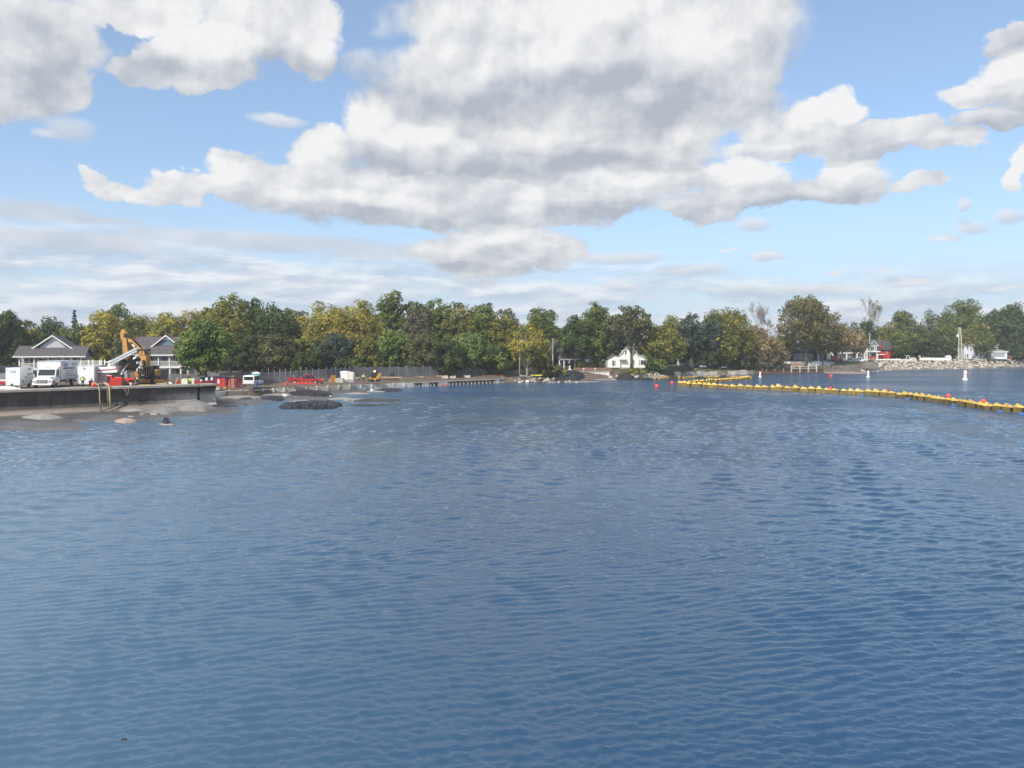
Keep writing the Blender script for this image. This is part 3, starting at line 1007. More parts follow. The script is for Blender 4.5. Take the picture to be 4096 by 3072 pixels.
# -- right: navy house to the pier
tree(3228, 1183, 225, 268, 'round', 'rust', 'big rust-topped maple in front of the navy house', 0.22, gaps=0.22, tr=0.55)
tree(3145, 1320, 80, 285, 'round', 'olive', 'small yellow-green tree at the left roof of the navy house', 0.1)
tree(3345, 1296, 150, 266, 'round', 'tan', 'olive-tan tree right of the rust maple before the white gabled house', 0.26, gaps=0.2)
tree(3290, 1330, 90, 270, 'round', 'olive', 'olive foliage between the rust maple and the tan tree', 0.3)
tree(3420, 1318, 90, 300, 'round', 'tan', 'small brownish tree beside the white gabled house', 0.15)
tree(3400, 1290, 120, 340, 'egg', 'grey', 'thin greyish trees far behind the white gabled house', 0.15, gaps=0.45, dens=0.6)
bare_tree(3490, 1190, 85, 345, 'slender pale tree with sparse leaves above the white gabled house', bark_pale, 6, 0.3, seed=31, spread=0.36, leaves='willow', nleaf=620, name='sparse_tree', up=0.35)
tree(3470, 1284, 85, 335, 'round', 'dark', 'dark treetop under the slender sparse tree', 0.1)
tree(3550, 1302, 110, 345, 'round', 'olive', 'olive woodland tree behind the red barn roof', 0.05)
tree(3612, 1242, 120, 350, 'egg', 'green', 'green treetop above the red barn', 0.06, gaps=0.3)
tree(3660, 1290, 110, 330, 'round', 'brown', 'brownish tree behind the white work truck', 0.05)
tree(3725, 1234, 100, 350, 'egg', 'willow', 'pale feathery treetop in the right-hand wood', 0.1, gaps=0.5, dens=0.7)
tree(3622, 1318, 100, 316, 'round', 'green', 'dark green tree with a visible trunk behind the white fence', 0.14)
tree(3710, 1322, 110, 322, 'round', 'dark', 'dark green tree behind the middle of the white fence', 0.03)
tree(3785, 1300, 115, 326, 'round', 'green', 'green tree left of the crossed utility poles', 0.03)
tree(3848, 1193, 155, 345, 'egg', 'green', 'tallest dark green tree of the right-hand wood', 0.05, gaps=0.22)
tree(3790, 1245, 90, 350, 'egg', 'green', 'green treetop left of the tallest right-hand tree', 0.06)
tree(3900, 1292, 110, 338, 'round', 'olive', 'olive tree behind the roofs of the far right house', 0.05)
tree(3938, 1330, 80, 322, 'round', 'green', 'small green tree standing before the far right house', 0.18)
tree(3968, 1230, 85, 360, 'egg', 'dark', 'dark pointed treetop left of the tall spruce', 0.05)
tree(4055, 1212, 160, 346, 'pyr', 'dark', 'tall dark spruce near the right edge', 0.03, name='spruce_tree', dens=1.4, size=1.1)
tree(4140, 1250, 130, 350, 'pyr', 'dark', 'dark spruce cut by the right edge', 0.03, name='spruce_tree', dens=1.4, size=1.1)
tree(4060, 1370, 110, 336, 'round', 'dark', 'dark low tree right of the far house porch', 0.05)
tree(4200, 1300, 160, 350, 'round', 'green', 'green tree just beyond the right edge', 0.05)


# far wood behind everything: one continuous mass
def far_wood():
    r = np.random.default_rng(77)
    P_, N_ = [], []
    for sx in np.arange(-500, 4700, 28.0):
        D = 300 + 60 * r.random() + (60 if sx > 3300 else 0)
        top = 1300 + 46 * (fbm(sx * 0.006, 2.0) - 0.5) * 2 + 18 * r.random() + (25 if 3050 < sx < 3150 or 2560 < sx < 2700 else 0)
        z0, zt = 2.5, Z(top, D)
        n = 330
        c = np.array([X(sx, D), D, 0])
        rad = 2.6
        for k in range(6):
            q = c + np.array([r.normal() * 1.6, r.normal() * 2.5, z0 + (zt - z0 - 1.2) * (0.15 + 0.85 * r.random())])
            d = unit(r.normal(size=(n // 6, 3)) + np.array([0, 0, .2]))
            P_.append(q + d * rad * (0.6 + 0.4 * r.random((n // 6, 1))) * np.array([1, 1, 0.8]))
            N_.append(unit(d + r.normal(size=d.shape) * 0.4))
    P_, N_ = np.concatenate(P_), np.concatenate(N_)
    V = leaf_quads(P_, N_, 0.62, 1.0, r)
    o = link_mesh('distant_woods', np_mesh('distant_woods', V, np.arange(len(V)).reshape(-1, 4), LM['green']))
    tag(o, 'low green woods closing the gaps behind all the houses', 'woods', kind='stuff')


far_wood()


def undergrowth():
    r = np.random.default_rng(78)
    P_, N_ = [], []
    for sx in np.arange(-400, 4600, 8.5):
        D = float(np.interp(sx, [-400, 2000, 2150, 3000, 3150, 4600], [212, 216, 246, 268, 352, 372])) + r.random() * 8
        top = float(np.interp(sx, [-400, 1000, 2000, 2600, 3000, 3200, 4600], [1405, 1425, 1430, 1425, 1425, 1385, 1380])) + 26 * (fbm(sx * 0.02, 7.0) - 0.5) * 2
        z0, zt = gz(sx, D), Z(top, D)
        n = 200
        d = unit(r.normal(size=(n, 3)) + np.array([0, 0, .2]))
        zc = z0 + (zt - z0) * r.random(n) ** 0.8
        q = np.stack([X(sx, D) + r.normal(size=n) * 0.7, D + r.normal(size=n) * 1.4, zc], -1)
        P_.append(q + d * 0.7)
        N_.append(unit(d + r.normal(size=d.shape) * 0.4))
    P_, N_ = np.concatenate(P_), np.concatenate(N_)
    V = leaf_quads(P_, N_, 0.42, 1.0, r)
    o = link_mesh('undergrowth', np_mesh('undergrowth', V, np.arange(len(V)).reshape(-1, 4), LM['brown']))
    tag(o, 'dark undergrowth and bushes under the trees along the whole shore', 'undergrowth', kind='stuff')


undergrowth()

# ================================================================== recurved seawall on the left
WA, WB = Vector((X(0, 96), 96, 0)), Vector((X(862, 113.5), 113.5, 0))
WD = (WB - WA).normalized()
WN = Vector((WD.y, -WD.x, 0))                        # towards the water
if WN.y > 0:
    WN = -WN
WANG = math.atan2(WD.y, WD.x)
ZW = 3.4


def wall_pt(t, n, z):
    p = WA + WD * t + WN * n
    return Vector((p.x, p.y, z))


def wall_t(sx):
    """distance along the wall of the column sx of the picture"""
    k = (sx - CXP) / F
    return (k * WA.y - WA.x) / (WD.x - k * WD.y)


PROF = [(1.05, -0.3), (1.05, 0.16), (0.62, 0.34), (0.24, 0.75), (0.04, 1.25), (-0.02, 1.75), (0.08, 2.25), (0.30, 2.68), (0.58, 2.98), (0.86, 3.12),
        (0.90, 3.40), (-1.6, 3.42), (-1.6, -0.3)]
wall = root('seawall', 'tall curved concrete seawall with overhanging lip at the left, trucks parked on it', 'seawall', tuple(WA), WANG)


def wall_mat():
    m = bpy.data.materials.new('stained_shaded_concrete')
    m.use_nodes = True
    t = NT(m.node_tree)
    b = m.node_tree.nodes['Principled BSDF']
    co = t.node('ShaderNodeTexCoord').outputs['Object']
    x, y, z = t.xyz(co)
    n1 = t.noise(t.v('MULTIPLY', co, (0.45, 1, 0.9)), 1.0, 6, 0.65).outputs['Fac']
    n2 = t.noise(t.v('MULTIPLY', co, (1.6, 1, 0.25)), 1.2, 5, 0.6).outputs['Fac']
    # weathered, algae-stained face with overhang shade in its tone; toe painted sunlit; lighter cap
    k = t.m('ADD', t.m('MULTIPLY', t.m('SUBTRACT', n1, 0.5), 1.1), t.m('MULTIPLY', t.m('SUBTRACT', n2, 0.5), 1.2))
    body = t.mix(t.lin(k, -0.25, 0.4), (0.036, 0.033, 0.031, 1), (0.105, 0.094, 0.084, 1))
    toe = t.mix(t.lin(n1, 0.35, 0.65), (0.21, 0.172, 0.148, 1), (0.29, 0.25, 0.215, 1))
    cap = t.mix(t.lin(n1, 0.35, 0.65), (0.30, 0.275, 0.24, 1), (0.42, 0.39, 0.35, 1))
    c = t.mix(t.smooth(t.m('MULTIPLY_ADD', k, 0.25, z), 0.95, 0.40), body, toe)
    # pale spray-washed patch near the far end
    patch = t.m('MULTIPLY', t.smooth(t.m('MULTIPLY_ADD', k, 4.0, x), 18.0, 23.0), t.smooth(t.m('MULTIPLY_ADD', k, 1.0, z), 2.6, 1.5))
    c = t.mix(patch, c, (0.36, 0.33, 0.30, 1))
    c = t.mix(t.smooth(z, 3.10, 3.16), c, cap)
    t.put(b.inputs['Base Color'], c)
    b.inputs['Roughness'].default_value = 0.9
    bn = t.node('ShaderNodeBump')
    bn.inputs['Distance'].default_value = 0.06
    t.put(bn.inputs['Height'], n1)
    m.node_tree.links.new(bn.outputs[0], b.inputs['Normal'])
    return m


wallm = wall_mat()
tend = (WB - WA).length
cuts = [-48, -40, -32, -24, -16, -8, -1.0, 5.6, 12.2, 18.6, 24.0]
tA, tB = wall_t(788), wall_t(866)
cuts = [c for c in cuts if c < tA - 3] + [tA]
r_ = random.Random(4)


def seg(t0, t1, off, dz=0.0):
    mb = MB()
    n = max(2, int((t1 - t0) / 0.7))
    np_ = len(PROF)
    vs, fs = [], []
    for i in range(n + 1):
        t = t0 + (t1 - t0) * i / n
        for j, (a, z) in enumerate(PROF):
            jn = 0.0 if z > 3 or z < 0 else 0.05 * (vnoise(t * 0.8, z * 2.0, 3.0) - 0.5)
            lip = 0.10 * (vnoise(t * 1.7, 1.0, 8.0) - 0.5) if j in (9, 10) else 0
            vs.append((t, -(a + off + jn + lip), z + dz + (0.05 * (vnoise(t * 2.3, 5.0, 1.0) - 0.5) if j in (9, 10) else 0)))
    for i in range(n):
        for j in range(np_):
            k = (j + 1) % np_
            fs.append((i * np_ + j, i * np_ + k, (i + 1) * np_ + k, (i + 1) * np_ + j))
    fs.append(tuple(range(np_)))
    fs.append(tuple(range(n * np_, (n + 1) * np_))[::-1])
    return mb.add(vs, fs)


for a, b in zip(cuts[:-1], cuts[1:]):
    seg(a + 0.012, b - 0.012, r_.uniform(-0.02, 0.02), r_.uniform(-0.01, 0.01)).build('wall_segment', wallm, wall)
seg(tA + 0.55, tB, -0.55, -0.02).build('wall_segment', wallm, wall)
# deck of concrete behind the lip
MB().bx(-50, tB - 0.2, 1.6, 12.0, 3.0, 3.36).build('apron_slab', soil, wall)

# low straight seawall, block after block, with the steel-braced gaps
LOWX = [812, 868] + list(np.linspace(920, 1640, 34)) + [1652]
low = root('low_seawall', 'low pale concrete wall of cast panels running along the building site', 'seawall')


def lowp(sx, dn=0.0):
    D = float(np.interp(sx, [800, 862, 905, 1197, 1647, 2015, 2110], [128, 130, 134, 145, 167, 188, 191])) + dn
    return Vector((X(sx, D), D, 0))


for i, (a, b) in enumerate(zip(LOWX[:-1], LOWX[1:])):
    p, q = lowp(a), lowp(b)
    d = (q - p).normalized()
    n = Vector((d.y, -d.x, 0))
    h = 1.13 - 0.10 * i / len(LOWX) + r_.uniform(-0.04, 0.04)
    T = Matrix.Translation(p) @ Matrix.Rotation(math.atan2(d.y, d.x), 4, 'Z')
    L = (q - p).length
    off = r_.uniform(-0.05, 0.05)
    mb = MB(T)
    mb.prism([(-off, -0.4), (-off, h * 0.15), (0.06 - off, h), (0.45, h), (0.45, -0.4)], 0.02, L - 0.02, 'x')
    mb.build('panel', concrete_pale, low)
    if i % 2 == 0 and a > 900:
        c = MB(T)
        c.bx(-0.12, 0.14, -0.10, 0.30, h * 0.35, h + 0.12 + r_.uniform(0, .08))
        c.build('joint_post', concrete_pale, low)

braced = root('braced_quay', 'low concrete quay with dark gaps behind slanted steel braces', 'quay')
cap_mb = MB()
edge = [lowp(s) for s in (1652, 1720, 1790, 1860, 1930, 2018)]
for p, q in zip(edge[:-1], edge[1:]):
    d = (q - p).normalized()
    T = Matrix.Translation(p) @ Matrix.Rotation(math.atan2(d.y, d.x), 4, 'Z')
    MB(T).bx(0.01, (q - p).length - 0.01, -0.12, 1.2, 0.86, 1.02).build('cap_slab', concrete, braced)
    MB(T).bx(0.01, (q - p).length - 0.01, 0.75, 1.15, -0.4, 0.86).build('back_wall', concrete_dark, braced)  # shadow inside the openings is put into this dark colour


def solid(a, b):
    p, q = lowp(a, -0.1), lowp(b, -0.1)
    d = (q - p).normalized()
    T = Matrix.Translation(p) @ Matrix.Rotation(math.atan2(d.y, d.x), 4, 'Z')
    MB(T).prism([(0, -0.4), (0.0, 0.84), (0.7, 0.84), (0.7, -0.4)], 0, (q - p).length, 'x').build('panel', concrete_pale, braced)


for a, b in ((1653, 1658), (1688, 1716), (1754, 1791), (1982, 1998)):
    solid(a, b)
brace = None
for s in [1664, 1676, 1722, 1736, 1796] + list(np.linspace(1810, 1976, 12)) + [2005, 2014]:
    p, q = lowp(s, -0.25), lowp(s + 3, -0.25)
    d = (q - p).normalized()
    T = Matrix.Translation(p) @ Matrix.Rotation(math.atan2(d.y, d.x), 4, 'Z')
    mb = MB()
    mb.prism([(0.0, -0.4), (0.0, 0.30), (0.55, 0.85), (0.85, 0.85), (0.85, -0.4)], 0.0, 0.34, 'x')
    if brace is None:
        brace = mb.mesh('brace', concrete)
    o = link_mesh('brace', brace, braced)
    o.matrix_world = T

# ================================================================== shore: sandbars, tarpaulins, stones
sand_pale = mat('pale_wet_sand', (0.27, 0.25, 0.22), 0.75, 0.25, 0.5, bump=0.04, bscale=2, stretch=(0.4, 1, 1))
sand_pink = mat('pinkish_sand', (0.34, 0.25, 0.20), 0.75, 0.25, 0.6, bump=0.04, bscale=2)
sand_grey = mat('grey_sand', (0.20, 0.185, 0.165), 0.8, 0.30, 0.5, bump=0.05, bscale=2, stretch=(0.4, 1, 1))
mud = mat('wet_grey_mud', (0.105, 0.095, 0.085), 0.35, 0.35, 0.4, bump=0.05, bscale=1.5, stretch=(0.4, 1, 1))
black_sheet = mat('black_plastic_sheet', (0.020, 0.020, 0.024), 0.36, 0.5, 1.5, bump=0.10, bscale=2.5, spec=0.5)
black_geo = mat('black_geotextile', (0.026, 0.026, 0.029), 0.75, 0.25, 0.8, bump=0.03, bscale=2)
green_mat_ = mat('algae_covered_sheet', (0.050, 0.050, 0.034), 0.6, 0.4, 0.8, bump=0.04, bscale=2)


def mound(sx, sy, rx, ry, h, m, name, seed=0, wrinkle=0.0, shape=1.0, skew=0.0):
    """low heap lying at the water line; sx,sy = its middle, rx,ry = half sizes in the picture"""
    D = wd(sy)
    Dn, Df = wd(sy + ry), wd(max(sy - ry, HYP + 25))
    nu, nv = (max(18, int(rx / 2.5)), 18) if not wrinkle else (max(24, min(170, int(rx * 1.1))), 40)
    u = np.linspace(-1.08, 1.08, nu)
    v = np.linspace(-1.08, 1.08, nv)
    U, Vv = np.meshgrid(u, v)
    ang = np.arctan2(Vv, U)
    rr = np.sqrt(U ** 2 + Vv ** 2) * (1.16 + 0.45 * (fbm(np.cos(ang) * 1.5 + seed, np.sin(ang) * 1.5, seed * 1.3, 3) - 0.5) * 2)
    Dd = D + (np.where(Vv > 0, (Df - D), (D - Dn))) * Vv
    xx = X(sx + rx * U + skew * Vv, Dd)
    z = np.clip(1 - rr ** 2, -0.6, 1) * h
    z = np.where(z > 0, h * (z / h) ** shape, z - 0.05)
    if wrinkle:
        rid = 1 - np.abs(2 * fbm(xx * 1.7 + seed, Dd * 0.7, seed, 4) - 1)
        z = z + np.where(z > 0, wrinkle * (rid - 0.72) * 2.2, 0)
    else:
        z = z + np.where(z > 0, h * 0.35 * (fbm(xx * 0.35 + seed, Dd * 0.6, seed, 3) - 0.5), 0)
    z = np.where((np.abs(U) > 1.05) | (np.abs(Vv) > 1.05), -0.6, z)
    c = np.array([X(sx, D), D, 0.0])
    V = np.stack([xx, Dd, z], -1).reshape(-1, 3) - c
    o = link_mesh(name, np_mesh(name, V, grid_faces(nv, nu), m, True))
    o.location = c
    return o


for args in [
    (40, 1690, 190, 26, 0.10, mud, 'mudflat', 1), (170, 1676, 108, 17, 0.62, sand_pale, 'sandbar', 2), (100, 1695, 260, 38, 0.30, mud, 'mudflat', 70), (420, 1668, 340, 24, 0.30, mud, 'mudflat', 71), (720, 1642, 300, 26, 0.32, mud, 'mudflat', 72), (910, 1610, 190, 18, 0.35, mud, 'mudflat', 73), (1150, 1592, 220, 14, 0.30, mud, 'mudflat', 74), (320, 1683, 70, 6, 0.20, mud, 'mudflat', 3),
    (265, 1672, 60, 10, 0.22, mud, 'mudflat', 4), (300, 1652, 300, 16, 0.10, mud, 'mudflat', 5), (420, 1643, 48, 6, 0.30, sand_pale, 'sandbar', 6),
    (530, 1645, 72, 7, 0.42, sand_pale, 'sandbar', 7), (505, 1684, 55, 9, 0.34, sand_pink, 'sandbar', 8), (520, 1672, 42, 5, 0.30, sand_pink, 'sandbar', 9),
    (570, 1664, 26, 7, 0.42, mat('rusty_sand', (0.23, 0.14, 0.09), 0.7, 0.3, 0.6), 'sandbar', 10), (615, 1662, 30, 7, 0.30, sand_pink, 'sandbar', 11),
    (665, 1697, 42, 3.5, 0.10, sand_pink, 'sandbar', 12),
    (700, 1622, 150, 24, 0.35, mud, 'mudflat', 13), (775, 1640, 120, 18, 1.35, sand_grey, 'sandbar', 14), (650, 1648, 120, 14, 0.75, sand_grey, 'sandbar', 15),
    (880, 1610, 130, 12, 0.30, mud, 'mudflat', 16), (800, 1618, 110, 10, 0.42, sand_pale, 'sandbar', 17), (960, 1592, 130, 9, 0.35, sand_pale, 'sandbar', 18),
    (1010, 1602, 110, 8, 0.22, mud, 'mudflat', 19), (1230, 1576, 160, 9, 0.55, mud, 'mudflat', 20), (1120, 1584, 100, 8, 0.45, sand_pale, 'sandbar', 21),
    (1370, 1596, 60, 6, 0.25, sand_pale, 'sandbar', 22), (1220, 1606, 70, 5, 0.25, sand_pale, 'sandbar', 23), (1420, 1600, 70, 5, 0.25, sand_pale, 'sandbar', 24),
    (1425, 1575, 60, 4, 0.25, sand_pale, 'sandbar', 25), (1380, 1565, 120, 6, 0.25, mud, 'mudflat', 26), (1500, 1566, 60, 3, 0.2, sand_pale, 'sandbar', 27),
    (480, 1632, 330, 10, 0.22, mud, 'mudflat', 28),
]:
    tag(mound(*args), kind='structure')

for lab, args in [
    ('large heap of crumpled black plastic sheeting lying in the water off the low wall', (1250, 1627, 132, 13, 0.62, black_sheet, 'plastic_sheeting', 31, 0.50, 0.45)),
    ('small black crumpled sheet left of the large heap of plastic sheeting', (1150, 1632, 45, 6, 0.40, black_sheet, 'plastic_sheeting', 32, 0.25, 0.6)),
    ('long flat algae-covered sheet floating right of the big black heap', (1500, 1603, 125, 7, 0.22, green_mat_, 'plastic_sheeting', 33, 0.06, 0.5)),
    ('thin dark sheet stretching right from the big black heap, nearest the open water', (1500, 1622, 128, 4, 0.16, black_sheet, 'plastic_sheeting', 34, 0.08, 0.5)),
    ('long band of torn black plastic lying on the sand below the red pickup', (1240, 1583, 105, 8, 0.80, black_sheet, 'plastic_sheeting', 35, 0.45, 0.5)),
    ('ragged black plastic strewn over rubble in front of the low wall', (1090, 1598, 60, 8, 0.45, black_sheet, 'plastic_sheeting', 36, 0.35, 0.6)),
    ('rounded black hump of sheeting against the low wall below the yellow bin', (1225, 1562, 62, 8, 1.05, black_geo, 'plastic_sheeting', 37, 0.2, 0.7)),
    ('scrap of black plastic at the far end of the sand near the steel braces', (1560, 1563, 62, 5, 0.40, black_sheet, 'plastic_sheeting', 38, 0.25, 0.6)),
    ('dark crumpled sheet on the sand between wall end and big heap', (985, 1600, 40, 5, 0.35, black_sheet, 'plastic_sheeting', 39, 0.2, 0.6)),
    ('dark wet sheet lying on the sand under the curved wall end', (870, 1625, 90, 4, 0.22, black_sheet, 'plastic_sheeting', 40, 0.1, 0.6)),
    ('shiny black bag lying on a small sandbank in the water at left', (664, 1693, 16, 6, 0.55, black_sheet, 'rubbish_bag', 41, 0.30, 0.5)),
    ('small black lump at the end of the rusty sandbar', (632, 1661, 6, 3, 0.30, black_sheet, 'rubbish_bag', 42, 0.1, 0.5)),
    ('tiny black scrap floating right of the sandbars', (694, 1659, 6, 2, 0.18, black_sheet, 'rubbish_bag', 43, 0.05, 0.5)),
    ('black scrap drifting alone off the curved wall end', (981, 1621, 7, 2, 0.16, black_sheet, 'rubbish_bag', 44, 0.05, 0.5)),
    ('dark leaf-like scrap drifting in the open water near the bottom left', (496, 2962, 14, 4, 0.05, black_sheet, 'driftwood', 45, 0.01, 0.5)),
    ('white crumpled scrap on the sand near the far end of the low wall', (1488, 1564, 8, 4, 0.45, white_trim, 'rubbish_bag', 46, 0.1, 0.5)),
    ('white sheet scrap among the torn black plastic', (1140, 1588, 16, 4, 0.45, white_trim, 'rubbish_bag', 47, 0.1, 0.5)),
    ('long black sheet-covered mound on the shore below the bare trees', (2240, 1512, 145, 17, 2.75, black_geo, 'covered_mound', 51, 0.10, 0.45)),
    ('smaller pointed black covered mound in front of the white house', (2500, 1514, 52, 9, 1.55, black_geo, 'covered_mound', 52, 0.12, 0.8)),
    ('low black tail of sheeting right of the pointed black mound', (2570, 1518, 50, 4, 0.45, black_sheet, 'covered_mound', 53, 0.15, 0.6)),
    ('low black covered mound beside the far row of yellow floats', (2688, 1514, 32, 5, 0.95, black_geo, 'covered_mound', 54, 0.08, 0.7)),
    ('black covered mound lying between the far yellow floats', (2800, 1512, 34, 3, 0.65, black_geo, 'covered_mound', 55, 0.08, 0.7)),
    ('dark covered mound behind the tip of the yellow float lines', (2900, 1511, 44, 3, 0.7, black_geo, 'covered_mound', 56, 0.08, 0.7)),
]:
    o = mound(*args)
    tag(o, lab, {'plastic_sheeting': 'plastic sheet', 'rubbish_bag': 'rubbish', 'covered_mound': 'mound', 'driftwood': 'drift scrap'}[args[6]])

# beach in the middle bay and the strip under the right-hand quay
for args in [(2400, 1513, 75, 9, 0.35, sand_pale, 'beach', 61), (2600, 1508, 110, 7, 0.6, sand_pale, 'beach', 62),
             (3390, 1491, 110, 5, 0.35, sand_pink, 'beach', 63), (2330, 1527, 80, 3, 0.2, sand_pale, 'beach', 64)]:
    tag(mound(*args), kind='structure')


# ---- boulders
def boulder_mesh(seed, m):
    r = np.random.default_rng(seed)
    bm = bmesh.new()
    bmesh.ops.create_icosphere(bm, subdivisions=1, radius=1.0)
    for v in bm.verts:
        v.co *= 0.80 + 0.35 * r.random()
        v.co.x *= 1.25
        v.co.z *= 0.72
    for ax in range(5):                              # quarried flat faces
        n = Vector(r.normal(size=3)).normalized()
        for v in bm.verts:
            e = v.co.dot(n) - 0.62
            if e > 0:
                v.co -= n * e * 0.9
    me = bpy.data.meshes.new('boulder')
    bm.to_mesh(me)
    bm.free()
    me.materials.append(m)
    return me


BOULD = [boulder_mesh(k, stone) for k in range(9)]
BOULD_D = [boulder_mesh(k + 40, stone_dark) for k in range(4)]


def boulder(parent, p, s, rz, dark=False, tilt=0.0):
    o = link_mesh('boulder', (BOULD_D if dark else BOULD)[random.randrange(4 if dark else 9)], parent)
    o.location = p
    o.scale = (s * random.uniform(0.8, 1.35), s * random.uniform(0.8, 1.2), s * random.uniform(0.7, 1.1))
    o.rotation_euler = (random.uniform(-.5, .5), random.uniform(-.5, .5), rz)
    return o


rip = root('riprap', 'bank of big pale limestone boulders along the right-hand shore below the white fence', 'riprap')
random.seed(11)
for row in range(6):
    u = row / 5.0
    sx = 3515 - 14 * u + random.uniform(-8, 8)
    while sx < 4150:
        run = float(np.interp(sx, K_SX, K_RUN))
        D = foot(sx) - 0.8 + run * u * 1.05
        z = -0.15 + 3.35 * u
        big = random.random() < 0.3
        s = (1.25 if big else 0.85) * random.uniform(0.75, 1.25) * (0.85 if row == 0 else 1.0)
        boulder(rip, (X(sx, D), D + random.uniform(-.5, .5), z + random.uniform(-.25, .25)), s, random.uniform(0, 6.3), dark=(row == 0 and random.random() < 0.4))
        sx += s * 1.75 * F / D * random.uniform(0.8, 1.1)
# gravelly bed under the boulders
gm = []
for sx in range(3490, 4300, 30):
    run = float(np.interp(sx, K_SX, K_RUN))
    D = foot(sx)
    gm.append([(X(sx, D - 2.2), D - 2.2, -0.5), (X(sx, D - 0.4), D - 0.4, 0.1), (X(sx, D + run), D + run, 3.1)])
gb = MB()
for a, b in zip(gm[:-1], gm[1:]):
    for k in (0, 1):
        gb.add([a[k], b[k], b[k + 1], a[k + 1]], [(0, 1, 2, 3)])
gb.build('bedding', stone_dark, rip)

cen = root('rubble_bank', 'jumbled pale rocks on the bank right of the white house', 'riprap')
for k in range(125):
    sx = random.uniform(2440, 3010)
    u = random.random()
    D = foot(sx) + 0.5 + 5.5 * u
    zt = float(np.interp(sx, [2440, 2540, 2620, 2960], [0.5, 1.3, 1.9, 1.5]))
    if sx > 2700 and u < .2 and random.random() < .5:
        continue
    boulder(cen, (X(sx, D), D, zt * u + random.uniform(-.1, .15)), random.uniform(0.4, 0.85), random.uniform(0, 6.3), dark=random.random() < 0.15)
pointb = root('shore_rocks', 'grey rocks round the foot of the bare trees at the point', 'rocks')
for k in range(46):
    sx = random.uniform(2010, 2215)
    u = random.random()
    D = foot(sx) + 0.2 + 4.5 * u
    boulder(pointb, (X(sx, D), D, 0.05 + 0.9 * u + random.uniform(-.1, .1)), random.uniform(0.35, 0.75), random.uniform(0, 6.3), dark=random.random() < 0.35)
sheetb = root('dumped_stones', 'pale stones dumped behind the rusty sheet pile wall', 'rocks')
for k in range(34):
    sx = random.uniform(3095, 3210)
    D = foot(sx) + random.uniform(1.5, 6)
    boulder(sheetb, (X(sx, D), D, 1.55 + random.uniform(0, .5)), random.uniform(0.35, 0.65), random.uniform(0, 6.3))
front = root('toe_stones', 'dark rounded stones at the waterline below the long black mound', 'rocks')
for k in range(22):
    sx = random.uniform(2140, 2370)
    D = wd(random.uniform(1526, 1531))
    boulder(front, (X(sx, D), D, 0.02), random.uniform(0.3, 0.55), random.uniform(0, 6.3), dark=random.random() < .5)
rub = root('rubble', 'broken concrete rubble along the water below the low wall', 'rubble')
for k in range(46):
    sx = random.uniform(1010, 1330)
    sy = np.interp(sx, [1010, 1330], [1600, 1582]) + random.uniform(-8, 5)
    D = wd(sy)
    boulder(rub, (X(sx, D), D, 0.08), random.uniform(0.22, 0.42), random.uniform(0, 6.3), dark=random.random() < .6)

# concrete bank wall of the middle shore
bank = root('bank_wall', 'old broken concrete bank wall along the water right of the white house', 'bank wall')
xs = list(range(2700, 3035, 24))
for i, (a, b) in enumerate(zip(xs[:-1], xs[1:])):
    p, q = Vector((X(a, foot(a) - .6), foot(a) - .6, 0)), Vector((X(b, foot(b) - .6), foot(b) - .6, 0))
    d = (q - p).normalized()
    T = Matrix.Translation(p) @ Matrix.Rotation(math.atan2(d.y, d.x) + random.uniform(-.03, .03), 4, 'Z')
    h = random.uniform(0.95, 1.5)
    MB(T).prism([(-0.3, -0.4), (0, h), (0.8, h), (0.8, -0.4)], 0.05, (q - p).length - 0.03, 'x').build('block', random.choice([stone, stone_dark, concrete]), bank, bevel=0.08)
rev = root('stone_revetment', 'pale concrete revetment under the brick garden wall beside the long black mound', 'retaining wall')
for i, a in enumerate(np.linspace(2322, 2440, 7)[:-1]):
    D = 212
    MB().prism([(D, -0.2), (D + 0.5, 2.0), (D + 1.4, 2.0), (D + 1.4, -0.2)], X(a, D) + 0.03, X(a + 19.6, D) - 0.03, 'x').build('panel', concrete_pale, rev)
MB().bx(X(2320, 212), X(2442, 212), 212.3, 213.6, 2.0, 2.16).build('coping', concrete, rev)
brick = mat('brick_red_brown', (0.22, 0.125, 0.095), 0.9, 0.25, 2.5, bump=0.02, bscale=6)
gw = root('garden_wall', 'low brown brick garden wall with two white planters on it', 'garden wall')
for i, a in enumerate(np.linspace(2294, 2446, 9)[:-1]):
    MB().bx(X(a, 214.6) + 0.02, X(a + 19, 214.6) - 0.02, 214.4, 214.8, 1.9, 3.05 + random.uniform(-.05, .1)).build('bay', brick, gw)
for lab, s in (('white planter, left one on the brick garden wall', 2335), ('white planter, right one on the brick garden wall', 2381)):
    pl = MB().lathe([(0.22, 0), (0.34, 0.75), (0.38, 0.8), (0.3, 0.82)], (0, 0, 0), 10).build('planter', white_trim, None, True)
    pl.location = (X(s, 213.3), 213.3, 2.16)
    tag(pl, lab, 'planter', 'planters on the garden wall')

# rusty sheet-pile wall
rust = mat('rusty_steel', (0.105, 0.055, 0.045), 0.85, 0.4, 0.9, bump=0.02, bscale=4, stretch=(1, 1, 0.3))
sp = root('sheet_pile_wall', 'rusty red-brown sheet pile wall at the waterline with white posts on top', 'sheet piling')
p0, p1 = Vector((X(3024, 250), 250, 0)), Vector((X(3296, 262), 262, 0))
d = (p1 - p0).normalized()
n = 46
T = Matrix.Translation(p0) @ Matrix.Rotation(math.atan2(d.y, d.x), 4, 'Z')
L = (p1 - p0).length
pw = L / n
me = MB().prism([(0.0, 0.0), (0.18, -0.28), (pw * 0.55, -0.28), (pw * 0.55 + 0.18, 0.0), (pw, 0.0), (pw, 0.06), (pw * 0.55 + 0.14, 0.06), (pw * 0.55 - 0.03, -0.2),
                  (0.2, -0.2), (0.04, 0.06), (0, 0.06)], -0.5, 1.25, 'z').mesh('pile', rust)
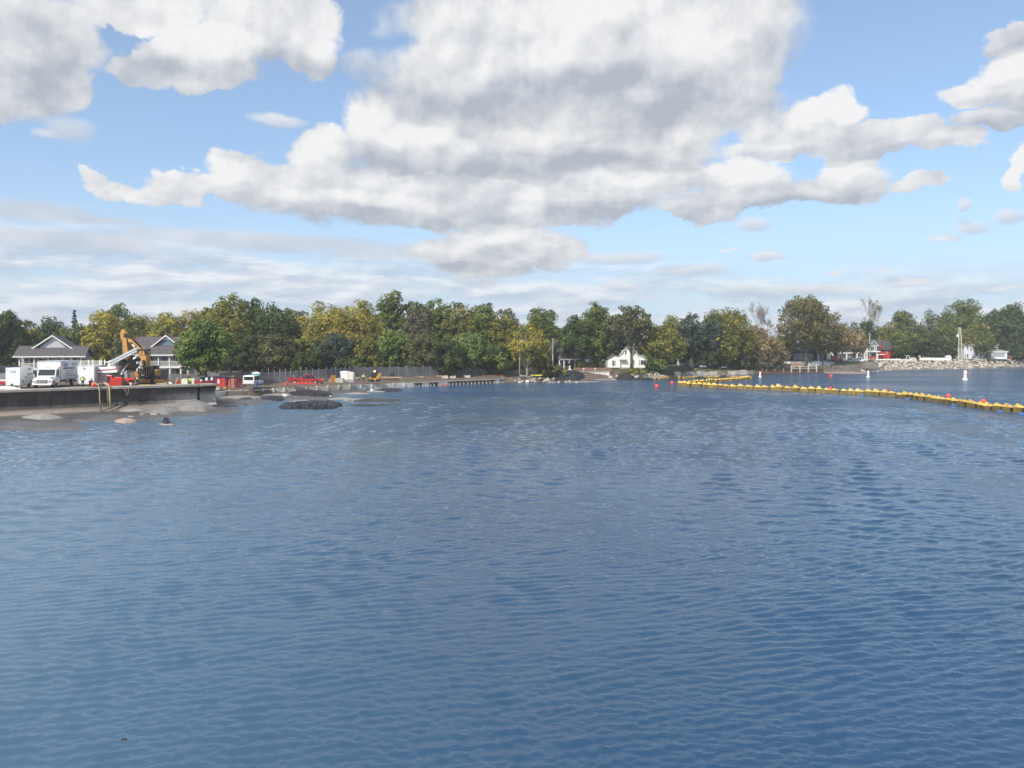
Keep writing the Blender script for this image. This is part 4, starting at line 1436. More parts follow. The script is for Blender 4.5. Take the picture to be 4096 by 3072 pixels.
for k in range(n):
    o = link_mesh('pile', me, sp)
    o.matrix_world = T @ Matrix.Translation((k * pw, 0, random.uniform(-.03, .03)))
MB(T).bx(0, L, -0.36, 0.12, 1.26, 1.42).build('capping_beam', rust, sp)
for s in (3043, 3060, 3092, 3126):
    k = (s - 3024) / 272.0 * L
    MB(T).bx(k, k + 0.18, -0.5, -0.36, 0.5, 1.9).build('post', timber, sp)
cream_old = mat('weathered_cream_paint', (0.50, 0.47, 0.42), 0.8, 0.15, 2)
rl = root('mooring_rail', 'white timber rail on posts standing at the rusty sheet pile wall', 'rail')
for s in (3158, 3192, 3226, 3260):
    k = (s - 3024) / 272.0 * L
    MB(T).bx(k - 0.13, k + 0.13, -0.72, -0.40, 0.3, 3.0 if s > 3200 else 2.7).build('post', cream_old, rl)
a, b = (3160 - 3024) / 272.0 * L, (3262 - 3024) / 272.0 * L
MB(T).bx(a, b, -0.39, -0.30, 1.62, 1.80).build('rail', cream_old, rl)
MB(T).bx((3194 - 3024) / 272.0 * L, b, -0.39, -0.30, 2.3, 2.46).build('rail', cream_old, rl)

# right-hand quay: dressed stone blocks and the pier head
qw = root('stone_quay', 'brown stone-block quay wall below the parked pickups', 'quay')
xs = list(np.linspace(3296, 3470, 9))
for row in range(2):
    for i, (a, b) in enumerate(zip(xs[:-1], xs[1:])):
        D0, D1 = np.interp(a, K_SX, K_FOOT) + 0.6, np.interp(b, K_SX, K_FOOT) + 0.6
        p, q = Vector((X(a, D0), D0, 0)), Vector((X(b, D1), D1, 0))
        d = (q - p).normalized()
        Tq = Matrix.Translation(p) @ Matrix.Rotation(math.atan2(d.y, d.x), 4, 'Z')
        MB(Tq).bx(0.04, (q - p).length - 0.04, -0.25 + 0.35 * row + random.uniform(-.05, .05), 1.6, 0.02 + row * 1.15, 1.13 + row * 1.15).build('block', stone_dark, qw)
ph = root('pier_head', 'round-cornered dark stone pier head overhanging the water by the white buoy', 'pier head')
D = 276
x0, x1 = X(3452, D), X(3516, D)
w = x1 - x0
MB().prism([(0, 0.35 * w), (0.12 * w, 0.08 * w), (0.3 * w, 0), (0.7 * w, 0), (0.92 * w, 0.10 * w), (w, 0.4 * w), (w, w), (0, w)], 1.15, 2.95, 'z').build('upper_drum', stone_dark, ph).location = (x0, D - 1.2, 0)
MB().prism([(-0.1 * w, 0.5 * w), (0.1 * w, 0.2 * w), (0.25 * w, 0.12 * w), (0.28 * w, w)], -0.4, 1.1, 'z').build('base_block', stone, ph).location = (x0, D - 0.4, 0)
MB().prism([(0.34 * w, 0.2 * w), (0.5 * w, 0.05 * w), (0.98 * w, 0.05 * w), (1.02 * w, w), (0.34 * w, w)], -0.4, 1.12, 'z').build('base_block', stone, ph).location = (x0, D - 0.4, 0)
MB().prism([(0, 2.96), (0.2 * w, 3.25), (0.42 * w, 3.42), (0.7 * w, 3.3), (0.9 * w, 2.96)], 0, w * 0.6, 'y').build('rubble_crown', stone_dark, ph).location = (x0 + 0.2, D + 0.1, 0)
st = root('stone_strip', 'flat ledge of grey stones at the foot of the boulder bank by the pier head', 'rocks')
for k in range(9):
    s = 3520 + k * 16
    D = foot(s) - 2.4
    MB().bx(-1.0, 1.0, -0.8, 0.8, -0.4, random.uniform(0.35, 0.7)).build('slab', stone_dark, st, bevel=0.08).location = (X(s, D), D, 0)

# ================================================================== floating booms
yel = mat('boom_yellow_fabric', (0.50, 0.33, 0.075), 0.6, 0.18, 1.2, bump=0.02, bscale=5, col2=(0.62, 0.42, 0.10))
yel_shade = mat('boom_side_shade', (0.185, 0.135, 0.040), 0.7, 0.30, 0.8, bump=0.03, bscale=4)  # shade of the section sides put into this darker olive
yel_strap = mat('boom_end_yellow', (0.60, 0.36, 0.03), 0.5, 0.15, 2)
blue_spot_m = mat('blue_spot_glossy', (0.03, 0.12, 0.36), 0.45, 0.2, 2)


def boom(name, label, line, count, hgt, group, peaks=1.0, blue_spots=(), seed=1):
    """line: picture points of its waterline; a chain of tented fabric sections"""
    o = root(name, label, 'floating boom', group=group)
    rr = random.Random(seed)
    Ppx = np.array(line, float)
    W_ = np.array([[X(sx, wd(sy)), wd(sy)] for sx, sy in Ppx])
    seg_ = np.hypot(*np.diff(W_, axis=0).T)
    cum = np.concatenate([[0], np.cumsum(seg_)])
    # sections of slightly uneven length
    ln = np.array([rr.uniform(0.75, 1.3) for _ in range(count)])
    ln = np.concatenate([[0], np.cumsum(ln)]) / ln.sum() * cum[-1]
    pos = [Vector((np.interp(t, cum, W_[:, 0]), np.interp(t, cum, W_[:, 1]), 0)) for t in ln]
    for i, (p, q) in enumerate(zip(pos[:-1], pos[1:])):
        d = (q - p)
        L = d.length
        T = Matrix.Translation(p + Vector((rr.uniform(-.12, .12), rr.uniform(-.12, .12), rr.uniform(-.10, .04)))) @ Matrix.Rotation(math.atan2(d.y, d.x) + rr.uniform(-.10, .10), 4, 'Z') @ Matrix.Rotation(rr.uniform(-.10, .10), 4, 'X')
        h = hgt * rr.uniform(0.88, 1.08)
        pk = h * 0.52 * peaks * rr.uniform(0.6, 1.25)
        wd_ = hgt * 0.36
        a, b = L * 0.10, L * 0.97
        s_ = rr.uniform(0.12, 0.30)
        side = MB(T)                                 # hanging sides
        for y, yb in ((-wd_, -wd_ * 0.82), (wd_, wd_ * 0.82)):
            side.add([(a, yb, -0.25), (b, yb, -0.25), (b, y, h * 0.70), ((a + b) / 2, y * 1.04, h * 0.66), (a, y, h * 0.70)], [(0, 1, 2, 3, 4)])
        side.build('side_panel', yel_shade, o)
        top = MB(T)
        ax = a + (b - a) * s_
        top.add([(a, -wd_, h * 0.70), (b, -wd_, h * 0.70), (b, wd_, h * 0.70), (a, wd_, h * 0.70), (ax, 0, h * 0.72 + pk), (b - (b - a) * 0.12, 0, h * 0.74)],
                [(0, 1, 5, 4), (2, 3, 4, 5), (3, 0, 4), (1, 2, 5)])
        sec = top.build('float_top', yel, o)
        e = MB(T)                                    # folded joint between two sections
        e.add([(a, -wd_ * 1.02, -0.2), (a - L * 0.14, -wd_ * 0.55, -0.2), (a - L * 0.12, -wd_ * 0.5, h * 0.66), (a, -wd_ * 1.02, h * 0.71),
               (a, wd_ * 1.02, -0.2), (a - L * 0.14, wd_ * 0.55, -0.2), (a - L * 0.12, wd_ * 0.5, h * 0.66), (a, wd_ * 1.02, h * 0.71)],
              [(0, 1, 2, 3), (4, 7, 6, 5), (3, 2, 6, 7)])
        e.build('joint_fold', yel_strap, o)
    for sx in blue_spots:
        sy = np.interp(sx, Ppx[:, 0], Ppx[:, 1]) + 3
        D = wd(sy)
        MB().ball((X(sx, D), D - 0.1, -0.03), (0.55, 0.35, 0.26), 10, 6).build('blue_spot', blue_spot_m, o, True)  # small blue ellipsoid at the waterline
    return o


boom('floating_boom', 'long yellow floating boom, nearest line, running from the right edge out to its pointed corner',
     [(2712, 1543), (2836, 1551), (2958, 1557), (3107, 1562), (3300, 1572), (3480, 1580), (3606, 1590), (3761, 1610), (3840, 1622), (3948, 1638), (4096, 1654), (4330, 1680)],
     56, 1.02, 'yellow floating booms', 1.0, (3630, 3815, 4000, 4085, 3450), 3)
boom('floating_boom', 'yellow floating boom, middle line, running back from the pointed corner towards the shore',
     [(2714, 1540), (2790, 1534), (2900, 1526), (3004, 1517)], 30, 0.95, 'yellow floating booms', 0.9, (), 5)
boom('floating_boom', 'yellow floating boom, farthest line, lying along the middle shore', [(2618, 1517), (2700, 1516), (2800, 1513), (2900, 1512), (2998, 1513)],
     24, 0.75, 'yellow floating booms', 0.6, (), 8)

# buoys
red_buoy_m = mat('buoy_coral_red', (0.75, 0.075, 0.055), 0.4, 0.06, 1, coat=0.2)


def ball_buoy(sx, sy, rpx, label, dz=0.55):
    D = wd(sy + rpx * 0.7)
    r = rpx / F * D
    o = root('ball_buoy', label, 'buoy', (X(sx, D), D, r * dz), 0, 'red ball buoys')
    MB().ball((0, 0, 0), r, 16, 12).build('float', red_buoy_m, o, True)
    MB().lathe([(r * 0.16, -r * 0.1), (r * 0.16, r * 0.12)], (0, 0, r), 8).build('eye', dark_metal, o)
    return o


for a in [(2627, 1543, 8.5, 'red ball buoy floating alone, leftmost and largest in the open water'),
          (2688, 1530, 7.0, 'red ball buoy second from left, just left of the boom corner'),
          (2756, 1528, 5.0, 'red ball buoy half hidden behind the first floats of the boom corner'),
          (2796, 1526, 5.0, 'red ball buoy leftmost of those in front of the middle boom line'),
          (2887, 1520, 6.0, 'red ball buoy against the centre of the middle boom line'),
          (2960, 1516, 6.0, 'red ball buoy near the far end of the middle boom line'),
          (3000, 1512, 6.0, 'red ball buoy at the very end of the middle boom line'),
          (3324, 1503, 6.5, 'red ball buoy floating alone below the parked red pickup')]:
    ball_buoy(*a)
for a in [(3322, 1551, 7, 'red buoy peeping over the near boom, leftmost of those behind it'),
          (3541, 1560, 7.5, 'red buoy peeping over the near boom below the pier head'),
          (3793, 1580, 9.5, 'red buoy peeping over the near boom left of the tall white buoy'),
          (3934, 1602, 10, 'red buoy peeping over the near boom, rightmost of all')]:
    ball_buoy(a[0], a[1] + 2, a[2], a[3])
warn_m = mat('buoy_red_mark', (0.6, 0.06, 0.04), 0.5, 0.1, 2)


def can_buoy(sx, top, base, wpx, label):
    D = wd(base)
    h = (base - top) / F * D
    r = wpx / 2 / F * D
    o = root('can_buoy', label, 'buoy', (X(sx, D), D, 0), 0.3, 'white marker buoys')
    MB().lathe([(r * 1.6, -0.3), (r * 1.75, 0.02 * h), (r * 1.7, 0.10 * h), (r * 1.1, 0.20 * h), (r, 0.24 * h), (r, 0.97 * h), (r * 0.8, h)], (0, 0, 0), 16).build('float', white_paint, o, True)
    MB().lathe([(r * 1.02, 0.84 * h), (r * 1.02, 0.88 * h)], (0, 0, 0), 16).build('band', warn_m, o)
    MB().lathe([(r * 1.02, 0.30 * h), (r * 1.02, 0.34 * h)], (0, 0, 0), 16).build('band', warn_m, o)
    # ring symbol on the side facing the camera
    ring = MB()
    k = 14
    cz = 0.60 * h
    vs, fs = [], []
    for i in range(k):
        t = 2 * math.pi * i / k
        for rr_ in (0.40, 0.72):
            xx = r * rr_ * math.cos(t)
            vs.append((xx, -math.sqrt(max(0.0, r * r * 1.06 - xx * xx)) - 0.01, cz + r * 1.25 * rr_ * math.sin(t)))
    for i in range(k):
        j = (i + 1) % k
        fs.append((2 * i, 2 * i + 1, 2 * j + 1, 2 * j))
    ring.add(vs, fs).build('ring_mark', warn_m, o)
    o.rotation_euler = (0.0, R(2.5), math.atan2(-X(sx, D), D))
    return o


can_buoy(3860, 1482, 1520, 11, 'tall white buoy with red bands, rightmost and nearest of three')
can_buoy(3472, 1483, 1509, 8, 'white buoy with red ring mark in front of the dark stone pier head')
can_buoy(3040, 1487, 1508, 7, 'small white buoy standing off the rusty sheet pile wall')

# ================================================================== building site on the left
class Loc:
    """local picture-to-metres frame of a thing standing at depth D with its foot at (sx, sy)"""
    def __init__(s, sx, sy, D):
        s.sx, s.sy, s.D, s.k = sx, sy, D, D / F
        s.o = pt(sx, sy, D)

    def x(s, a):
        return (a - s.sx) * s.k

    def z(s, b):
        return (s.sy - b) * s.k

    def p(s, a, b):
        return (s.x(a), s.z(b))


def text_mesh(txt, size, m, name='lettering', bold=0.0, shear=0.0):
    cu = bpy.data.curves.new('lettering', 'FONT')
    cu.body = txt
    cu.size = size
    cu.shear = shear
    cu.offset = bold
    cu.extrude = 0.003
    cu.resolution_u = 2
    o = bpy.data.objects.new('lettering', cu)
    C.objects.link(o)
    bpy.context.view_layer.update()
    me = bpy.data.meshes.new_from_object(o.evaluated_get(bpy.context.evaluated_depsgraph_get()))
    bpy.data.objects.remove(o)
    me.name = name
    me.materials.clear()
    me.materials.append(m)
    return me


navy_ink = mat('navy_lettering', (0.030, 0.085, 0.20), 0.5, 0.05, 2)
red_ink = mat('red_lettering', (0.42, 0.06, 0.06), 0.5, 0.05, 2)
grey_ink = mat('grey_lettering', (0.24, 0.26, 0.30), 0.6, 0.05, 2)
blue_ink = mat('blue_logo', (0.05, 0.14, 0.33), 0.5, 0.05, 2)
teal_ink = mat('teal_logo', (0.05, 0.30, 0.36), 0.5, 0.05, 2)
panel_white = mat('panel_white', (0.70, 0.71, 0.73), 0.5, 0.04, 0.7, coat=0.1)


def side_sign(parent, x, y0, z0, L, H):
    """firm's lettering on a box side that faces local +x; y runs along the side"""
    Rm = Matrix.Rotation(R(90), 4, 'Z') @ Matrix.Rotation(R(90), 4, 'X')

    def put(txt, size, m, u, v, wid, bold=0.0, shear=0.0):
        me = text_mesh(txt, size, m, bold=bold, shear=shear)
        w = max(p.co.x for p in me.vertices) - min(p.co.x for p in me.vertices)
        o = link_mesh('lettering', me, parent)
        o.matrix_local = Matrix.Translation((x, y0 + u * L, z0 + v * H)) @ Rm @ Matrix.Diagonal((wid * L / w, 1, 1, 1))
        return o
    put('DOT', 0.30 * H, navy_ink, 0.14, 0.68, 0.24, 0.012)
    put('DIAMOND DRILLING, INC.', 0.15 * H, navy_ink, 0.08, 0.53, 0.74, 0.010)
    # logo corner above the name
    mb = MB()
    mb.prism([(y0 + 0.03 * L, z0 + 0.95 * H), (y0 + 0.20 * L, z0 + 0.95 * H), (y0 + 0.12 * L, z0 + 0.89 * H)], x, x + 0.008, 'x')
    mb.prism([(y0 + 0.03 * L, z0 + 0.90 * H), (y0 + 0.05 * L, z0 + 0.86 * H), (y0 + 0.05 * L, z0 + 0.70 * H), (y0 + 0.03 * L, z0 + 0.74 * H)], x, x + 0.008, 'x')
    mb.build('logo', navy_ink, parent)
    # lines of print too small to read in the photograph
    lines = MB()
    rr = random.Random(9)
    for v, a, b in ((0.30, 0.18, 0.70), (0.21, 0.22, 0.62), (0.10, 0.08, 0.88)):
        u = a
        while u < b:
            wl = rr.uniform(0.03, 0.09)
            lines.bx(x, x + 0.006, y0 + u * L, y0 + min(b, u + wl) * L, z0 + v * H, z0 + (v + 0.030) * H)
            u += wl + 0.015
    for v in (0.84, 0.74):
        for k in range(4):
            lines.bx(x, x + 0.006, y0 + (0.62 + 0.075 * k) * L, y0 + (0.675 + 0.075 * k) * L, z0 + v * H, z0 + (v + 0.05) * H)
    lines.build('small_print', grey_ink, parent)
    sc = MB()
    for k in range(9):
        u = 0.24 + 0.055 * k
        sc.bx(x, x + 0.006, y0 + u * L, y0 + (u + 0.045) * L, z0 + (0.40 + 0.008 * (k % 2)) * H, z0 + (0.435 + 0.006 * (k % 3)) * H)
    sc.build('small_print', red_ink, parent)


HEAD = R(11.5)
# ---- white box truck
tk = root('box_truck', 'white box truck with conventional cab, firm lettering on its side, between trailer and container', 'truck', (X(168, 101.8), 101.8, ZW), HEAD)
# local: x to the picture's right, y away from the camera; cab front at y = 0
hood = MB()
hood.prism([(0.02, 0.62), (-0.02, 1.02), (0.12, 1.36), (1.35, 1.56), (1.35, 0.62)], -0.95, 0.95, 'x')
cabf = mat('truck_cab_white', (0.80, 0.80, 0.80), 0.3, 0.02, 0.6, coat=0.5)
hood.build('hood', cabf, tk, bevel=0.08)
fd = MB()
for sgn in (-1, 1):
    a, b = (0.86, 1.22) if sgn > 0 else (-1.22, -0.86)
    fd.prism([(-0.02, 0.55), (-0.02, 0.95), (0.25, 1.22), (0.85, 1.24), (1.35, 1.05), (1.35, 0.80), (1.12, 0.92), (0.80, 0.95), (0.50, 0.84), (0.38, 0.55)], a, b, 'x')
fd.build('front_wing', cabf, tk, bevel=0.05)
cab = MB()
cab.prism([(1.34, 0.55), (1.34, 1.55), (1.80, 2.52), (1.98, 2.63), (3.05, 2.63), (3.05, 0.55)], -1.18, 1.18, 'x')
cab.build('cab', cabf, tk, bevel=0.08)
ws = MB()
ws.add([(-1.06, 1.38, 1.62), (1.06, 1.38, 1.62), (1.02, 1.77, 2.46), (-1.02, 1.77, 2.46)], [(0, 1, 2, 3)])
ws.v = [(x, y - 0.035, z) for x, y, z in ws.v]
ws.build('windscreen', glass_dark, tk)
MB().bx(1.185, 1.20, 1.72, 2.55, 1.68, 2.40).build('side_window', glass_dark, tk)
MB().bx(-1.20, -1.185, 1.72, 2.55, 1.68, 2.40).build('side_window', glass_dark, tk)
dr = MB().bx(1.182, 1.215, 1.50, 2.80, 0.62, 1.66).build('door', cabf, tk)
MB().bx(1.216, 1.25, 2.5, 2.68, 1.35, 1.42).build('handle', dark_metal, dr)
gr = MB().bx(-0.66, 0.66, -0.06, 0.02, 0.66, 1.10).build('grille', dark_metal, tk)
sl = MB()
for k in range(5):
    sl.bx(-0.62, 0.62, -0.085, -0.062, 0.70 + 0.08 * k, 0.735 + 0.08 * k)
for k in range(3):
    sl.bx(-0.30 + 0.28 * k, -0.24 + 0.28 * k, -0.10, -0.088, 0.66, 1.10)
sl.build('bars', steel, gr)
chrome = mat('chrome', (0.6, 0.6, 0.62), 0.2, 0.05, 2, metal=0.8)
for sgn in (-1, 1):
    MB().prism([(sgn * 0.80, 0.78), (sgn * 1.14, 0.80), (sgn * 1.17, 0.98), (sgn * 0.98, 1.02), (sgn * 0.82, 0.92)], -0.075, -0.02, 'y').build('headlight', chrome, tk)
MB().bx(-1.2, 1.2, -0.12, 0.25, 0.38, 0.58).build('bumper', cabf, tk, bevel=0.04)
mir = MB()
mir.bx(1.38, 1.60, 1.36, 1.46, 1.80, 2.36).bx(1.38, 1.58, 1.36, 1.46, 1.48, 1.74)
mir.bar((1.18, 1.5, 2.2), (1.4, 1.42, 2.2), 0.05)
mir.bx(-1.60, -1.38, 1.36, 1.46, 1.80, 2.36)
mir.build('mirror', dark_metal, tk)
MB().bx(-0.32, 0.32, 1.95, 2.25, 2.635, 2.72).build('roof_lights', mat('amber_lamp', (0.5, 0.25, 0.05), 0.4), tk)
box = MB().bx(-1.82, 1.20, 3.15, 9.9, 0.98, 3.58).build('cargo_box', panel_white, tk)
fr = MB()
fr.bx(-1.84, 1.22, 3.13, 3.25, 3.42, 3.62).bx(-1.84, 1.22, 3.13, 9.92, 3.55, 3.62).bx(1.14, 1.22, 3.13, 3.22, 0.95, 3.55).bx(1.14, 1.22, 3.2, 9.92, 0.92, 1.12)
fr.bx(1.14, 1.22, 9.82, 9.92, 0.95, 3.55).bx(-1.84, -1.76, 3.13, 3.22, 0.95, 3.55)
fr.build('edge_rail', mat('anodised_trim', (0.50, 0.51, 0.53), 0.5, 0.06, 2), box)
MB().bx(-1.40, 0.95, 3.09, 3.14, 2.2, 3.30).build('front_panel', cabf, box)
MB().bx(0.96, 1.12, 3.06, 3.12, 2.62, 2.78).build('marker_light', red_paint, box)
side_sign(box, 1.225, 3.55, 1.14, 6.0, 2.38)
ch = MB().bx(-0.55, 0.55, 1.2, 9.3, 0.62, 0.94)
ch.bx(-1.1, 1.1, 9.5, 9.62, 0.45, 0.7)
ch.build('chassis', dark_metal, tk)
for y, r in ((0.78, 0.50), (7.6, 0.50)):
    for xx in ((0.92, 1.20), (-1.20, -0.92)):
        w = MB().wheel(xx[0], y, r - 0.02, r, xx[1] - xx[0]).build('wheel', black_rubber, tk, True)
        MB().lathe([(0.26, 0), (0.22, 0.05)], (xx[1] - 0.01 if xx[0] > 0 else xx[0] - 0.04, y, r - 0.02), 12, 'x').build('rim', steel, w)
MB().bx(-1.2, 1.2, 9.62, 10.6, 0.62, 0.68).build('tail_lift', dark_metal, tk)
MB().bx(1.0, 1.2, 5.3, 6.2, 0.35, 0.9).build('tank', steel, tk)

# ---- white equipment trailer at left
tr_ = root('equipment_trailer', 'white generator trailer with blue wave logo, left of the box truck', 'trailer', (X(51, 100.6), 100.6, ZW), HEAD)
bd = MB().bx(-0.86, 0.86, 0, 4.4, 0.42, 2.78).build('body', cabf, tr_)
MB().bx(-0.89, 0.89, -0.02, 4.42, 0.34, 0.44).build('base_frame', steel, tr_)
wv = MB()
wv.prism([(-0.36, 2.28), (-0.36, 2.40), (-0.10, 2.32), (0.18, 2.36), (0.40, 2.30), (0.40, 2.22), (0.1, 2.27)], -0.012, -0.003, 'y')
wv.build('logo', blue_ink, bd)
wv = MB()
wv.prism([(-0.40, 2.16), (-0.05, 2.06), (0.40, 2.08), (0.40, 2.18), (0.0, 2.14)], -0.012, -0.003, 'y')
wv.build('logo', teal_ink, bd)
MB().bx(-0.68, -0.60, -0.012, -0.003, 2.40, 2.62).build('decal', grey_ink, bd)
lv = MB()
for k in range(5):
    lv.bx(0.862, 0.875, 2.5, 3.5, 2.36 + 0.06 * k, 2.39 + 0.06 * k)
lv.build('vent_louvre', dark_metal, bd)
nm = MB()
for k in range(8):
    nm.bx(0.862, 0.872, 2.3 + 0.22 * k, 2.46 + 0.22 * k, 1.74, 1.92)
nm.build('small_print', grey_ink, bd)
kn = MB()
for y, z, r in ((1.0, 2.05, 0.05), (0.9, 1.5, 0.05), (1.7, 1.45, 0.10), (2.3, 1.42, 0.09), (1.0, 0.85, 0.14), (3.4, 0.8, 0.06), (0.8, 1.0, 0.05)):
    kn.lathe([(r, 0), (r, 0.02)], (0.862, y, z), 8, 'x')
kn.build('hatch', dark_metal, bd)
MB().bx(-0.05, 0.05, -0.9, 0.0, 0.36, 0.46).build('drawbar', dark_metal, tr_)
for xx in (-0.9, 0.72):
    MB().wheel(xx, 2.9, 0.3, 0.31, 0.2).build('wheel', black_rubber, tr_, True)
MB().bx(-0.2, 0.0, -0.06, -0.01, 0.45, 0.62).build('hitch_bracket', dark_metal, tr_)

# ---- white container body with the same lettering
ct = root('box_container', 'white box body with open-side lettering standing right of the box truck', 'container', (X(345, 107.5), 107.5, ZW), HEAD)
cb_ = MB().bx(-1.15, 1.02, 0, 7.0, 0.20, 2.85).build('body', panel_white, ct)
MB().bx(-1.14, 0.86, -0.03, 0.0, 0.30, 2.74).build('front_panel', cabf, cb_)
f2 = MB()
f2.bx(0.93, 1.05, -0.05, 0.06, 0.2, 2.88).bx(1.021, 1.05, 0.06, 7.02, 2.75, 2.89).bx(1.021, 1.05, 0.06, 7.02, 0.18, 0.30).bx(-1.17, 0.93, -0.05, 0.02, 2.77, 2.88)
f2.build('edge_rail', white_trim, cb_)
MB().lathe([(0.16, 0), (0.12, 0.06)], (-0.25, -0.08, 2.5), 10, 'y').build('vent', steel, cb_)
side_sign(cb_, 1.026, 0.4, 0.5, 6.2, 2.2)
MB().bx(-1.1, 0.98, 0.02, 6.9, 0.0, 0.19).build('skid', dark_metal, ct)
# ---- dark vehicle at the left edge
lv_ = root('flatbed_truck', 'dark truck with grey side boards and red sill, cut by the left edge', 'truck', (X(4, 106), 106, 3.38), HEAD)
MB().bx(-3.0, 1.6, 0, 2.3, 0.75, 1.9).build('side_boards', mat('grey_panel', (0.20, 0.21, 0.22), 0.6), lv_)
MB().bx(-3.0, 1.6, 0.05, 2.2, 1.9, 2.85).build('cab', mat('dark_blue_paint', (0.025, 0.045, 0.07), 0.3, coat=0.4), lv_)
MB().bx(-2.4, 1.2, -0.02, 0.05, 2.05, 2.65).build('side_window', glass_dark, lv_)
MB().bx(-3.05, 1.65, -0.05, 2.35, 0.30, 0.74).build('sill', red_paint, lv_)
MB().bx(-3.05, 1.65, -0.06, 2.36, 0.75, 0.98).build('rail', white_trim, lv_)
for xx in (-1.6, 0.6):
    MB().lathe([(0.28, 0), (0.36, 0.04), (0.36, 0.24), (0.28, 0.28)], (xx, -0.02, 0.34), 14, 'y').build('wheel', black_rubber, lv_, True)
tp = mound(30, 1555, 28, 7, 0.4, white_trim, 'tarpaulin', 91, 0.15, 0.7)
tp.location.z, tp.location.y, tp.location.x = ZW, 99.5, X(24, 99.5)
tp.scale = (0.55, 0.08, 0.8)
tag(tp, 'crumpled white tarpaulin on the wall top in front of the trailer', 'tarpaulin')

# ---- red aerial lift truck with white lattice boom
q = Loc(510, 1543, 110)
bt = root('boom_truck', 'red boom truck with raised white lattice boom carrying a dark work platform', 'crane truck', q.o, R(4))
red_m = mat('boom_truck_red', (0.50, 0.028, 0.024), 0.4, 0.08, 0.8, coat=0.3)


def flat(mb, pts, y0, y1, L=q):
    return mb.prism([L.p(*a) for a in pts], y0, y1, 'y')


flat(MB(), [(440, 1543), (440, 1500), (462, 1500), (466, 1513), (474, 1506), (503, 1509), (499, 1541)], -1.1, 1.1).build('bonnet', red_m, bt, bevel=0.05)
flat(MB(), [(443, 1528), (443, 1504), (455, 1504), (455, 1528)], -1.14, -1.105).build('opening', dark_metal, bt)
flat(MB(), [(473, 1525), (492, 1523), (492, 1521), (473, 1523)], -1.13, -1.105).build('vent', dark_metal, bt)
flat(MB(), [(499, 1516), (520, 1511), (548, 1511), (548, 1519), (527, 1519), (524, 1533), (518, 1533), (516, 1520)], -1.0, 1.0).build('deck', red_m, bt)
for xx, yy in ((509, -1.1), (509, 0.75), (450, 0.75)):
    MB().lathe([(0.36, 0), (0.46, 0.06), (0.46, 0.30), (0.36, 0.36)], (q.x(xx), yy, 0.46), 16, 'y').build('wheel', black_rubber, bt, True)
bp = flat(MB(), [(404, 1491), (404, 1469), (474, 1466), (482, 1468), (480, 1489)], -0.9, 0.9)
bp.build('body_panel', white_paint, bt, bevel=0.03)
flat(MB(), [(406, 1484), (480, 1477), (484, 1466), (478, 1466), (474, 1474), (406, 1479)], -0.93, -0.905).build('red_stripe', red_paint, bt)
flat(MB(), [(447, 1492), (482, 1490), (500, 1494), (496, 1512), (470, 1510), (447, 1503)], -0.7, 0.7).build('turntable', dark_metal, bt)
# boom: two chords with lacing
p0, p1 = q.p(447, 1450), q.p(556, 1392)
mb_, lace = MB(), MB()
for y in (-0.35, 0.35):
    for dz in (0.0, -0.46):
        mb_.bar((p0[0], y - 0.5, p0[1] + dz), (p1[0], y - 0.5, p1[1] + dz), 0.14 if dz < 0 else 0.20)
n = 11
for i in range(n):
    for y in (-0.35, 0.35):
        a, b = i / n, (i + 1) / n
        f_ = lambda u, dz: (p0[0] + (p1[0] - p0[0]) * u, y - 0.5, p0[1] + (p1[1] - p0[1]) * u + dz)
        lace.bar(f_(a, 0), f_((a + b) / 2, -0.46), 0.06)
        lace.bar(f_((a + b) / 2, -0.46), f_(b, 0), 0.06)
mb_.build('boom_chord', mat('dull_white_steel', (0.55, 0.57, 0.60), 0.6, 0.12, 1.5), bt)
lace.build('lacing', white_trim, bt)
MB().bar((p0[0], -0.5, p0[1] - 0.27), (p1[0], -0.5, p1[1] - 0.27), 0.36, 0.30).build('walkway', MATS['dull_white_steel'], bt)
flat(MB(), [(441, 1468), (441, 1446), (448, 1441), (470, 1446), (466, 1468)], -0.55, 0.55).build('pivot_block', white_paint, bt)
mech = MB()
rr = random.Random(3)
for k in range(22):
    u_ = rr.random()
    a, b = q.p(492 + 56 * u_, rr.uniform(1446 - 30 * u_, 1484 - 18 * u_))
    s_ = rr.uniform(0.10, 0.26)
    mech.bx(a - s_, a + s_, -0.1 + rr.uniform(-.2, .2), 0.4 + rr.uniform(0, .4), b - s_, b + s_ * 1.3)
mech.build('drill_machinery', dark_metal, bt)
hs = MB()
for k in range(7):
    a, b = q.p(490 + 7 * k, 1436), q.p(494 + 6.5 * k, 1470 + 3 * (k % 3))
    hs.tube([(a[0], -0.55, a[1]), ((a[0] + b[0]) / 2 + .3, -0.75, (a[1] + b[1]) / 2 - .3), (b[0], -0.5, b[1])], 0.06, 5)
hs.build('hydraulic_hose', black_rubber, bt)
hs = MB()
hs.bar((*q.p(492, 1490)[:1], -0.4, q.p(492, 1490)[1]), (*q.p(520, 1452)[:1], -0.4, q.p(520, 1452)[1]), 0.2)
hs.build('lift_cylinder', steel, bt)
flat(MB(), [(537, 1432), (549, 1424), (551, 1430), (539, 1438)], -0.6, -0.4).build('white_box', white_paint, bt)
flat(MB(), [(500, 1512), (500, 1490), (512, 1480), (515, 1512)], -0.45, 0.45).build('mast_column', mat('grey_machine', (0.30, 0.30, 0.31), 0.6), bt)
flat(MB(), [(491, 1496), (498, 1490), (499, 1498)], -0.8, -0.6).build('white_hood', white_paint, bt)
pf = MB()
a, b = q.p(557, 1396), q.p(594, 1402)
pf.bx(a[0], b[0], -0.6, 0.6, b[1] - 0.05, a[1])
